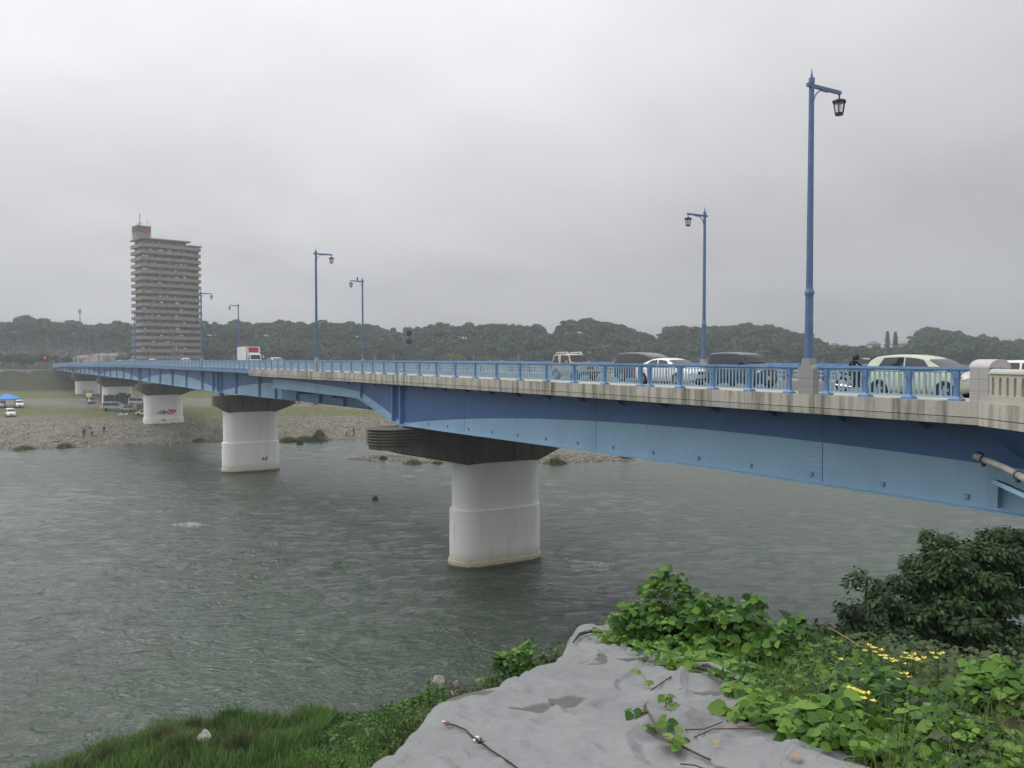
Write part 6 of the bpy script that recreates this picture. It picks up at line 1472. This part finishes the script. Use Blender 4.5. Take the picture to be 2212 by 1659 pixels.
def fast_leaves(name, P, D, U, L, wid, m, parent=None, loc=None):
    """P base (n,3), D direction, U up normal, L length (n,)"""
    D = D/np.linalg.norm(D, axis=1, keepdims=True); U = U - D*(U*D).sum(1, keepdims=True); U /= np.linalg.norm(U, axis=1, keepdims=True)+1e-9; Sd = np.cross(U, D)
    n = len(P); T = LV[None]*np.array([1, wid, 1])
    V = P[:, None, :] + L[:, None, None]*(T[..., 0:1]*D[:, None] + T[..., 1:2]*Sd[:, None] + T[..., 2:3]*U[:, None])
    me = bpy.data.meshes.new(name); b = 10*np.arange(n)[:, None]
    tri = np.concatenate([b+np.array([[0,1,4]]), b+np.array([[0,7,1]])]); quad = np.concatenate([b+LF[k][None] for k in (1, 2, 4, 5)])
    me.vertices.add(n*10); me.vertices.foreach_set('co', V.astype(np.float32).ravel())
    nl = tri.size+quad.size; me.loops.add(nl); me.loops.foreach_set('vertex_index', np.concatenate([tri.ravel(), quad.ravel()]).astype(np.int32))
    ls = np.concatenate([np.arange(len(tri))*3, len(tri)*3+np.arange(len(quad))*4]).astype(np.int32)
    me.polygons.add(len(ls)); me.polygons.foreach_set('loop_start', ls); me.polygons.foreach_set('use_smooth', np.ones(len(ls), bool)); me.materials.append(m); me.update(calc_edges=True); me.validate()
    return link(name, me, parent, loc)
MT['kudzu'] = leaf_mat('kudzu leaves', [(.018, .058, .010), (.046, .125, .018), (.090, .200, .026), (.165, .29, .042)], .55, .3, 1.2, True)
MT['kudzu_dull'] = leaf_mat('dull creeper leaves', [(.030, .055, .022), (.055, .09, .035), (.085, .125, .045)], .55, .25, 1.2, True)
def trifol(P, L, rng, upb=1.0, out=None):
    """P (n,3) attachment points -> 3 leaflets each"""
    n = len(P); q = rng.uniform(0, 6.28, n) if out is None else np.arctan2(out[:, 1], out[:, 0]) + rng.normal(size=n)*.7
    U = rng.normal(size=(n, 3))*.45 + np.array([0, -.30, upb]); U /= np.linalg.norm(U, axis=1, keepdims=True)
    res = []
    for k, (da, ln) in enumerate(((0, 1.0), (1.75, .88), (-1.75, .88))):
        a = q+da+rng.normal(size=n)*.12; D = np.stack([np.cos(a), np.sin(a), rng.uniform(-.55, .1, n)], -1)
        off = .18 if k == 0 else .04
        res.append((P + D*(off*L)[:, None], D, U + rng.normal(size=(n, 3))*.12, L*ln))
    return [np.concatenate([r[i] for r in res]) for i in range(4)]
# height of the leafy canopy over the mound
def canopy(px, py, hmax): pass
rk = np.random.default_rng(31)
def region_pts(poly_px, n, rng):
    P = np.array([mound_xy(*p) for p in poly_px]); lo, hi = P.min(0), P.max(0); out = []
    while len(out) < n:
        q = rng.uniform(lo, hi, size=(n, 2)); d = poly_dist(q[:, 0], q[:, 1], P); out += [tuple(v) for v in q[d < 0]]
    return np.array(out[:n])
KZ = [(1560, 1392), (1700, 1402), (1900, 1465), (2060, 1545), (2260, 1660), (2420, 1760), (2300, 1900), (1960, 1900), (1880, 1720), (1800, 1620), (1720, 1570), (1670, 1510), (1610, 1475), (1560, 1440)]
pts = region_pts(KZ, 9500, rk)
hh = rk.random(len(pts))**.8
Kp = np.array([mound_xy(*p) for p in KZ]); dd = -poly_dist(pts[:, 0], pts[:, 1], Kp)
hcap = np.minimum(.26, .07+.5*dd) * (1+.35*np.sin(pts[:, 0]*3.1)*np.cos(pts[:, 1]*2.3))
Z = 16.0 - .236*(pts[:, 1]-3) + hcap*hh
L = .025+.052*rk.random(len(pts))**2.0; 
sel = rk.random(len(pts)) < .62
P3 = np.stack([pts[:, 0], pts[:, 1], Z], -1)
a = trifol(P3[sel], L[sel]*1.12, rk); fast_leaves('kudzu_vines', *a[:3], a[3], 1.0, MT['kudzu'])['kind'] = 'stuff'
a = trifol(P3[~sel], L[~sel]*.8, rk); fast_leaves('creeper_undergrowth', *a[:3], a[3], .9, MT['kudzu_dull'])['kind'] = 'stuff'
cr = np.array([mound_xy(a+rk.uniform(-75, 25), b+rk.uniform(-12, 25)) for a, b in [RIGHT_EDGE[i] for i in rk.integers(1, 12, 420)]]); crz = 16.0-.236*(cr[:, 1]-3)+.10+rk.uniform(0, .08, len(cr))
a = trifol(np.column_stack([cr, crz]), rk.uniform(.025, .065, len(cr)), rk, 1.2); fast_leaves('edge_vines', *a[:3], a[3], 1.0, MT['kudzu'])['kind'] = 'stuff'
# fine weeds between
w = region_pts(KZ, 2200, rk); Zw = 16.0 - .236*(w[:, 1]-3); V, Fq = blades(np.stack([w[:, 0], w[:, 1], Zw], -1), rk.uniform(.12, .36, len(w)), rk.uniform(.003, .006, len(w)), .9, rk)
MT['weed'] = leaf_mat('weed blades', [(.05, .09, .02), (.10, .16, .035), (.19, .22, .07)], .7, .3, 2, True)
np_mesh('weed_blades', V, Fq, MT['weed'])['kind'] = 'stuff'
def leafy_bush(cpx, cpy, rx_, ry_, rz_, n, Lr, label, name='kudzu_bush', m='kudzu', seed=1, zoff=0.0, wid=1.0, tri=True, base=None, tw=True, flat=1.0, cat='bush', lump=.28):
    r_ = np.random.default_rng(seed); x, y = mound_xy(cpx, cpy); B = Vector((x, y, 16.0-.236*(y-3)+zoff)) if base is None else base
    root = empty(name, B, label=label, cat=cat)
    d = r_.normal(size=(n, 3)); d /= np.linalg.norm(d, axis=1, keepdims=True); d[:, 2] = np.abs(d[:, 2])
    rad = r_.random(n)**.35*(1+lump*np.sin(d[:, 0]*5+seed)*np.cos(d[:, 2]*6+d[:, 1]*4))
    P = d*rad[:, None]*np.array([rx_, ry_, rz_])
    L = r_.uniform(Lr*.65, Lr*1.25, n)
    if tri: a = trifol(P, L, r_, .9, d)
    else:
        D = d + r_.normal(size=(n, 3))*.6 + np.array([0, 0, .1]); U = r_.normal(size=(n, 3))*.4 + np.array([0, -.2, 1.0]); a = [P, D, U, L]
    fast_leaves('foliage', *a[:3], a[3], wid, MT[m], root)
    if tw:
        mb = MB()
        for k in range(9):
            q = r_.uniform(0, 6.28); t_ = r_.uniform(.4, .9); mb.tube([(r_.normal()*.05, r_.normal()*.05, -.25), (rx_*.4*math.cos(q)*t_, ry_*.4*math.sin(q)*t_, rz_*.4), (rx_*.9*math.cos(q)*t_, ry_*.9*math.sin(q)*t_, rz_*r_.uniform(.6, .95))], [.012, .009, .004], 5)
        mb.build('stems', MT['vine'], root)
    return root
leafy_bush(1490, 1420, .58, .50, .62, 1150, .075, 'tall rounded kudzu bush rising beyond the grey sheet', seed=3)
leafy_bush(1400, 1405, .42, .40, .26, 420, .070, 'low kudzu mound at the upper right edge of the grey sheet', seed=4)
leafy_bush(1590, 1440, .40, .42, .50, 620, .085, 'leafy kudzu mound with large pale leaves right of the tall bush', seed=5)
leafy_bush(1630, 1415, .12, .12, .50, 80, .08, 'upright sprig with a few large bright leaves against the river', seed=15, tw=True, lump=0)
leafy_bush(1500, 1475, .30, .25, .16, 220, .065, 'small kudzu patch creeping onto the sheet below the tall bush', seed=6)
leafy_bush(1710, 1470, .35, .30, .34, 360, .085, 'kudzu clump with broad dark leaves left of the yellow flowers', seed=7)
leafy_bush(2190, 1540, .35, .3, .22, 420, .072, 'clump of very broad bright leaves at the right edge', seed=8)
leafy_bush(1690, 1590, .22, .18, .16, 130, .09, 'broad leaf cluster hanging over the right margin of the grey sheet', seed=9)
leafy_bush(1870, 1640, .30, .22, .22, 230, .085, 'kudzu leaves at the bottom right beside the wrinkled sheet corner', seed=10)
# bank plants left of the sheet
def at_z(px, py, Y): return at(px, py, Y)
leafy_bush(0, 0, 0.46, 0.4, 0.66, 420, 0.085, 'bright green bush left of the far tip of the grey sheet', name='bush', seed=12, base=at(1118, 1500, 10.5), wid=1.0)
leafy_bush(0, 0, 0.24, 0.22, 0.5, 170, 0.075, 'darker leafy bush between the bright one and the sheet tip', name='bush', m='kudzu_dull', seed=13, base=at(1190, 1480, 10.2))
leafy_bush(0, 0, 0.22, 0.2, 0.5, 700, 0.035, 'brownish feathery weed clump at the far tip of the grey sheet', name='weed_clump', m='kudzu_dull', seed=14, base=at(1250, 1430, 10.6), tri=False, wid=.35)
leafy_bush(0, 0, 0.38, 0.3, 0.36, 1300, 0.04, 'fine leaved green bush below the bright one along the sheet edge', name='bush', m='kudzu_dull', seed=16, base=at(1100, 1530, 9.0), tri=False, wid=.6)
leafy_bush(0, 0, 0.32, 0.28, 0.4, 1600, 0.035, 'yellow green feathery weeds beside the lower left edge of the grey sheet', name='weed_clump', m='kudzu', seed=17, base=at(862, 1645, 7.0), tri=False, wid=.4)
leafy_bush(0, 0, 0.42, 0.35, 0.36, 1500, 0.035, 'light green weeds left of the lower sheet edge with white specks of flower', name='weed_clump', m='kudzu', seed=18, base=at(715, 1690, 8.0), tri=False, wid=.45)
leafy_bush(0, 0, 0.27, 0.25, 0.28, 900, 0.03, 'pale yellowish weed clump above the lower left edge of the sheet', name='weed_clump', m='weed', seed=19, base=at(890, 1592, 8.0), tri=False, wid=.4)
leafy_bush(0, 0, 0.1, 0.1, 0.2, 420, 0.022, 'small pale leafed clump at the very bottom beside the sheet', name='weed_clump', m='kudzu', seed=20, base=at(848, 1665, 5.2), tri=False, wid=.6)
leafy_bush(0, 0, 0.36, 0.3, 0.3, 700, 0.04, 'dull green brush in front of the brown boulders', name='weed_clump', m='kudzu_dull', seed=21, base=at(985, 1535, 11.5), tri=False, wid=.5)
# three slender weeds with whorled leaves
MT['stem_g'] = mat('green stem', (.10, .14, .04), .7)
for i, (px, yt, yb, Y) in enumerate(((924, 1468, 1545, 9.5), (892, 1505, 1560, 9.0), (955, 1482, 1545, 9.8))):
    T, B = at(px, yt, Y), at(px+3, yb, Y); h = T.z-B.z; root = empty('tall_weed', B, label=('slender weed with whorled leaves, the tallest of three by the boulders', 'slender weed with whorled leaves, left of the tallest by the boulders', 'slender weed with whorled leaves, right of the tallest by the boulders')[i], cat='weed')
    mb = MB(); mb.tube([(0, 0, -.4), (0, 0, h*.5), (T.x-B.x, T.y-B.y, h)], [.008, .006, .003], 5); mb.build('stem', MT['stem_g'], root)
    n = 70; t_ = np.sort(rk.random(n))*.75+.25; q = rk.uniform(0, 6.28, n); P = np.stack([t_**2*(T.x-B.x), t_*0, t_*h], -1); D = np.stack([np.cos(q), np.sin(q), np.full(n, .15)], -1); fast_leaves('foliage', P, D, np.tile([0, 0, 1.], (n, 1))+D*.1, rk.uniform(.06, .11, n)*(1.2-t_*.7), .55, MT['kudzu'], root)
# dense weed cover of the slope left of the mound, so no bare soil shows
n = 42000; X = rk.uniform(-9, .8, n); Y = 4.0 + 30*rk.random(n)**1.6; Z = height(X, Y); ok = poly_dist(X, Y, MOUND) > .35
dist = np.clip(Y/16, .25, 1.3)
V, Fq = blades(np.stack([X, Y, Z], -1)[ok], (rk.uniform(.2, .65, n)*dist)[ok], (rk.uniform(.02, .040, n)*dist)[ok], 1.0, rk); np_mesh('slope_grass', V, Fq, MT['grass'])['kind'] = 'stuff'
# tall pointed grass at the bottom
for i, (px, py, Y, h) in enumerate(((795, 1650, 7.2, .75), (660, 1655, 9, .6))):
    B = at(px, py+10, Y); n = 26; V, Fq = blades(np.zeros((n, 3))+rk.normal(size=(n, 3))*np.array([.06, .05, 0]), rk.uniform(.5, 1, n)*h, rk.uniform(.012, .02, n), .75, rk)
    o = np_mesh('sedge_tuft', V, Fq, MT['weed'], loc=B-Vector((0, 0, .15))); tag(o, ('tall pointed pale sedge tuft near the bottom left of the sheet', 'sedge tuft low on the slope, farther left than the tall pointed one')[i], 'grass tuft')
# trifoliate sprigs on the sheet
for i, (px, py, k, lab) in enumerate(((1375, 1545, 3, 'leaf sprig lying on the sheet left of the brown stem'), (1437, 1510, 3, 'small leaf sprig in the middle of the sheet, upper one'), (1455, 1575, 4, 'two leaf sprig on the brown stem low on the sheet'), (1402, 1470, 2, 'tiny leaf sprig on the upper sheet'), (1450, 1592, 3, 'leaf sprig just below the two leaf one on the sheet'), (1340, 1388, 4, 'leaf sprig at the tip of the sheet below the low kudzu mound'), (1310, 1413, 2, 'pale small sprig near the far tip of the sheet'), (1590, 1548, 2, 'single pale leaf on the right part of the sheet'))):
    P = on_sheet(px, py, .05); root = empty('vine_sprig', P, label=lab, cat='sprig'); Pp = rk.normal(size=(k, 3))*np.array([.04, .05, .012]); a = trifol(Pp, rk.uniform(.042, .066, k), rk, 1.3); fast_leaves('foliage', *a[:3], a[3], 1.0, MT['kudzu'], root)
    mb = MB(); 
    for q in Pp: mb.tube([(0, 0, -.045), tuple(q*.6+np.array([0, 0, .0])), tuple(q)], .0025, 5)
    mb.build('stem', MT['stem_g'], root)
# dry leaves
for i, (px, py, lab) in enumerate(((1305, 1380, 'curled yellow dry leaf at the far tip of the sheet'), (1470, 1450, 'small brown dry leaf at the top of the sheet'), (1385, 1440, 'reddish dry leaf fragment on the upper sheet'), (1720, 1632, 'pale dry leaf at the right corner of the sheet'), (1545, 1602, 'brown dry leaf beside the thin tendril'))):
    P = on_sheet(px, py, .02); mb = MB(); s = .035 if i == 0 else .016; mb.loft([[(x*s, y*s, s*.35*y*y+.1*s*x) for y in (-1, -.4, .4, 1)] for x in (-1.2, -.4, .5, 1.3)], False, False); o = mb.build('dry_leaf', MT['drystalk'], smooth=60); o.location = P; o.rotation_euler = (0, 0, i*1.1); tag(o, lab, 'dry leaf')
# evening primrose plants
MT['petal'] = mat('yellow petals', (.66, .56, .09), .7, var=.15); MT['primrose_leaf'] = leaf_mat('primrose leaves', [(.03, .08, .015), (.06, .13, .025), (.10, .18, .04)], .6, .25, 2, True)
prim = None
FL = [(1880, 1399, 6.6), (1903, 1411, 6.5), (1921, 1425, 6.4), (1959, 1415, 6.4), (1972, 1418, 6.3), (1989, 1428, 6.2), (1948, 1427, 6.5), (2026, 1413, 6.3), (1862, 1440, 6.0), (1905, 1454, 5.8), (1953, 1459, 5.6), (1955, 1471, 5.4), (1825, 1430, 6.2), (1844, 1448, 5.8), (1850, 1497, 5.0), (1871, 1504, 4.9), (1741, 1511, 5.2), (1836, 1492, 5.1)]
where = ['leftmost of the flowers standing out against the dark tree', 'right of the leftmost flower against the dark tree', 'just below the upper left pair of flowers', 'left flower of the dense pair in the centre right', 'right flower of the dense pair in the centre right', 'lower right of the dense pair of flowers', 'small flower head left of the dense pair', 'standing alone farthest right and tallest', 'large head left of the middle of the patch', 'in the middle of the patch', 'upper of two stacked heads near the middle', 'lower of two stacked heads near the middle', 'small head at the left margin of the patch', 'tiny head low left of the large one', 'left of the lowest pair of flowers', 'right of the lowest pair of flowers', 'single small head far lower left by the sheet', 'small head just left of the lowest pair']
for i, (px, py, Y) in enumerate(FL):
    Y *= .76
    T = at(px, py, Y); zb = 16.0-.236*(Y-3)+.05; h = max(.35, T.z-zb)
    rr = np.random.default_rng(200+i); root = empty('evening_primrose', (T.x, T.y, T.z-h), label='yellow evening primrose, '+where[i], cat='flower', group='yellow evening primroses')
    mb = MB(); mb.tube([(rr.normal()*.04, rr.normal()*.04, -.15), (.01, 0, h*.5), (0, 0, h)], [.007, .006, .004], 5); mb.build('stem', MT['stem_g'], root)
    n = 34; t_ = rr.uniform(.25, .97, n); q = rr.uniform(0, 6.28, n); P = np.stack([t_*0, t_*0, t_*h], -1); D = np.stack([np.cos(q), np.sin(q), rr.uniform(.1, .7, n)], -1); fast_leaves('foliage', P, D, np.tile([0, 0, 1.], (n, 1)), rr.uniform(.05, .10, n)*(1.25-t_*.6), .34, MT['primrose_leaf'], root)
    mb = MB(); nf = 2 if ('small' in where[i] or 'tiny' in where[i]) else 4
    for k in range(nf):
        a0 = 2*math.pi*k/nf + i; q_ = rr.uniform(.010, .026); tl_ = rr.uniform(.1, .9); c = Vector((q_*math.cos(a0), q_*math.sin(a0), h-.01+rr.uniform(-.012, .022)))
        for j in range(4):
            a = a0 + j*math.pi/2; d = Vector((math.cos(a), math.sin(a), tl_)) + Vector((math.cos(a0), math.sin(a0), 0))*.5; s = Vector((-math.sin(a), math.cos(a), 0)); L_ = .015
            p0 = c; p1 = c+d*L_*.6+s*L_*.55; p2 = c+d*L_*1.05+s*L_*.25; p3 = c+d*L_*1.05-s*L_*.25; p4 = c+d*L_*.6-s*L_*.55; mb.add([p0, p1, p2, p3, p4], [(0, 1, 2, 3, 4)])
    mb.build('flower_head', MT['petal'], root)
# ---------------------------------------------------------------- dark trees on the slope at the right
MT['tree_leaf'] = leaf_mat('dark tree leaves', [(.006, .018, .005), (.011, .032, .008), (.020, .054, .012), (.042, .095, .022)], .5, .22, .5, True)
def branchy(name, label, base, lobes, nper, Lr, seed, trunk_r=.14, wid=.55):
    r_ = np.random.default_rng(seed); root = empty(name, base, label=label, cat='tree'); b0 = np.array(base); Ps = []; Ds = []
    mb = MB(); mb.tube([(0, 0, -1.5), (.1, .1, 1.0), (.15, .1, 2.0)], [trunk_r, trunk_r*.8, trunk_r*.6], 8)
    for (px, py, Y, rx_, rz_) in lobes:
        c = np.array(at(px, py, Y)) - b0
        mb.tube([(.12, .1, 1.2), tuple(c*.55+np.array([0, 0, .3])), tuple(c)], [trunk_r*.5, trunk_r*.3, .02], 6)
        n = int(nper*rx_*rx_)
        # layered sprays: flattened discs of drooping leaves
        ns_ = max(3, int(5*rx_/.6)); 
        for s in range(ns_):
            d = r_.normal(size=3); d /= np.linalg.norm(d); sc = c + d*np.array([rx_, rx_, rz_])*r_.uniform(.25, .95)
            m_ = n//ns_; a = r_.uniform(0, 6.28, m_); rr = np.sqrt(r_.random(m_))*rx_*.55
            P = sc + np.stack([rr*np.cos(a), rr*np.sin(a), .06*r_.normal(size=m_) - .25*(rr/(rx_*.55))**2*rx_*.4], -1); Ps.append(P); Ds.append(np.stack([np.cos(a), np.sin(a), np.full(m_, -.35)], -1)+r_.normal(size=(m_, 3))*.35)
    P = np.concatenate(Ps); D = np.concatenate(Ds); U = np.tile([0, -.15, 1.0], (len(P), 1))+r_.normal(size=(len(P), 3))*.3
    fast_leaves('crown', P, D, U, r_.uniform(Lr*.6, Lr*1.3, len(P)), wid, MT['tree_leaf'], root); mb.build('trunk', MT['trunk'], root, smooth=60); return root
P = at(2080, 1560, 16.5)
branchy('broadleaf_tree', 'large dark broadleaf tree on the slope at the right edge', (P.x, P.y, hz(P.x, P.y)), [(2130, 1190, 16.5, .75, .45), (2075, 1215, 16, .7, .45), (2185, 1205, 17, .8, .5), (2010, 1270, 16, .65, .4), (2100, 1290, 16, .9, .5), (2190, 1300, 16.5, .9, .55), (1975, 1320, 15.6, .55, .35), (2050, 1360, 15.5, .85, .5), (2150, 1390, 15.5, .95, .6), (1960, 1395, 15.3, .7, .45), (2030, 1440, 15, .85, .5), (2130, 1460, 15, 1.0, .6), (2210, 1430, 15.5, .8, .7), (1935, 1450, 15, .6, .4), (1910, 1295, 15.5, .35, .2), (2060, 1185, 16.3, .5, .3), (2000, 1235, 16, .4, .22), (1945, 1275, 15.8, .4, .22), (1900, 1340, 15.5, .5, .3), (2170, 1160, 17, .55, .3), (2200, 1180, 17, .6, .35), (1905, 1420, 15, .6, .4)], 4200, .13, 41, .16)
P = at(1860, 1520, 14)
branchy('broadleaf_tree', 'smaller dark sapling with drooping leaf sprays left of the large dark tree', (P.x, P.y, hz(P.x, P.y)), [(1872, 1258, 14, .26, .16), (1848, 1305, 14, .26, .14), (1838, 1330, 14, .20, .12), (1880, 1340, 14.2, .3, .2), (1850, 1375, 13.8, .45, .25), (1790, 1378, 13.6, .40, .18), (1735, 1385, 13.4, .3, .15), (1820, 1410, 13.5, .55, .25), (1890, 1405, 13.5, .5, .3), (1770, 1405, 13, .4, .2), (1700, 1392, 13, .22, .12), (1760, 1368, 13.4, .3, .14), (1725, 1372, 13.2, .22, .1), (1905, 1360, 14, .4, .25), (1925, 1300, 14.5, .3, .2)], 2900, .105, 42, .05)
n = 7000; X = rk.uniform(2.6, 9, n); Y = rk.uniform(3.0, 8.4, n); kzp = np.array([mound_xy(*p) for p in KZ]); ok = (poly_dist(X, Y, kzp) > .02) & (X > 2.6 + .0*Y) & (X/Y > .40); Z = height(X, Y)
P = np.stack([X, Y, Z+rk.uniform(0, .16, n)], -1)[ok]; a = trifol(P, rk.uniform(.03, .07, len(P)), rk); fast_leaves('mound_creeper', *a[:3], a[3], .9, MT['kudzu_dull'])['kind'] = 'stuff'
# undergrowth below the trees
n = 15000; X = rk.uniform(2.5, 14, n); Y = rk.uniform(8.5, 24, n); Z = height(X, Y); ok = poly_dist(X, Y, MOUND) > .1
P = np.stack([X, Y, Z+rk.uniform(0, .7, n)], -1)[ok]; D = rk.normal(size=P.shape); D[:, 2] *= .4; fast_leaves('slope_undergrowth', P, D, np.tile([0, -.2, 1.], (len(P), 1))+rk.normal(size=P.shape)*.3, rk.uniform(.10, .24, len(P)), .6, MT['tree_leaf'])['kind'] = 'stuff'
# bare arching stalk
mb = MB(); mb.tube([at(1768, 1340, 6.5), at(1790, 1355, 6.5), at(1830, 1378, 6.4), at(1862, 1400, 6.3), at(1880, 1440, 6.2), at(1885, 1500, 6.1)], [.003, .004, .005, .006, .007, .008], 6); tag(mb.build('bare_stalk', MT['drystalk']), 'thin pale arching stalk above the yellow flowers', 'stalk')

# ragged variety on the near bank: sedges, leafy weeds and dry stalks
MT['dry'] = leaf_mat('dry stalks', [(.14, .12, .05), (.24, .20, .10), (.33, .29, .16)], .8, .2, .5, True)
rb_ = np.random.default_rng(77)
n = 900; X = rb_.uniform(-21, -3, n); ns = np.interp(X, NSX, NSY); Y = ns - rb_.uniform(.2, 6.5, n); Z = height(X, Y)
V, Fq = blades(np.stack([X, Y, Z], -1), rb_.uniform(.6, 1.2, n)*np.where(X > -8.5, .5, 1), rb_.uniform(.02, .03, n), .5, rb_); np_mesh('dry_stalks', V, Fq, MT['dry'])['kind'] = 'stuff'
for i in range(16):
    x = rb_.uniform(-18.5, -9.0); y = float(np.interp(x, NSX, NSY)) - rb_.uniform(.2, 4.5); k = 420; w = rb_.uniform(.5, 1.1); h = rb_.uniform(.9, 1.7)
    C = rb_.normal(size=(k, 3))*np.array([w*.3, w*.25, 0]); V, Fq = blades(C, rb_.uniform(.5, 1, k)*h, rb_.uniform(.025, .05, k), .65, rb_)
    o = np_mesh('sedge_clump', V, Fq, MT['reed'] if i % 3 else MT['grass'], loc=(x, y, hz(x, y)-.05)); tag(o, 'clump of taller sedge standing out of the bank grass at the lower left', 'sedge', 'sedge clumps in the bank grass')
n = 9000; X = rb_.uniform(-9.5, -2.0, n); ns = np.interp(X, NSX, NSY); Y = ns - np.abs(rb_.normal(size=n))*3.0; Z = height(X, Y); lump_ = (np.sin(X*2.1+1)*np.cos(Y*1.7) > -.1)
P = np.stack([X, Y, Z+rb_.uniform(.05, .35, n)], -1)[lump_]; D = rb_.normal(size=P.shape); D[:, 2] *= .5
fast_leaves('leafy_bank_weeds', P, D, np.tile([0, -.2, 1.], (len(P), 1))+rb_.normal(size=P.shape)*.4, rb_.uniform(.10, .26, len(P)), .7, MT['kudzu'])['kind'] = 'stuff'
# ---------------------------------------------------------------- air
mb = MB(); mb.box((0, 500, 60), (2400, 1200, 130)); 
m = bpy.data.materials.new('haze air'); m.use_nodes = True; nt = m.node_tree; nt.nodes.clear()
o_ = nt.nodes.new('ShaderNodeOutputMaterial'); v_ = nt.nodes.new('ShaderNodeVolumePrincipled'); v_.inputs['Color'].default_value = (.88, .95, 1, 1); v_.inputs['Density'].default_value = .0005; v_.inputs['Anisotropy'].default_value = .2
nt.links.new(v_.outputs[0], o_.inputs['Volume'])
mb.build('haze', m)['kind'] = 'stuff'
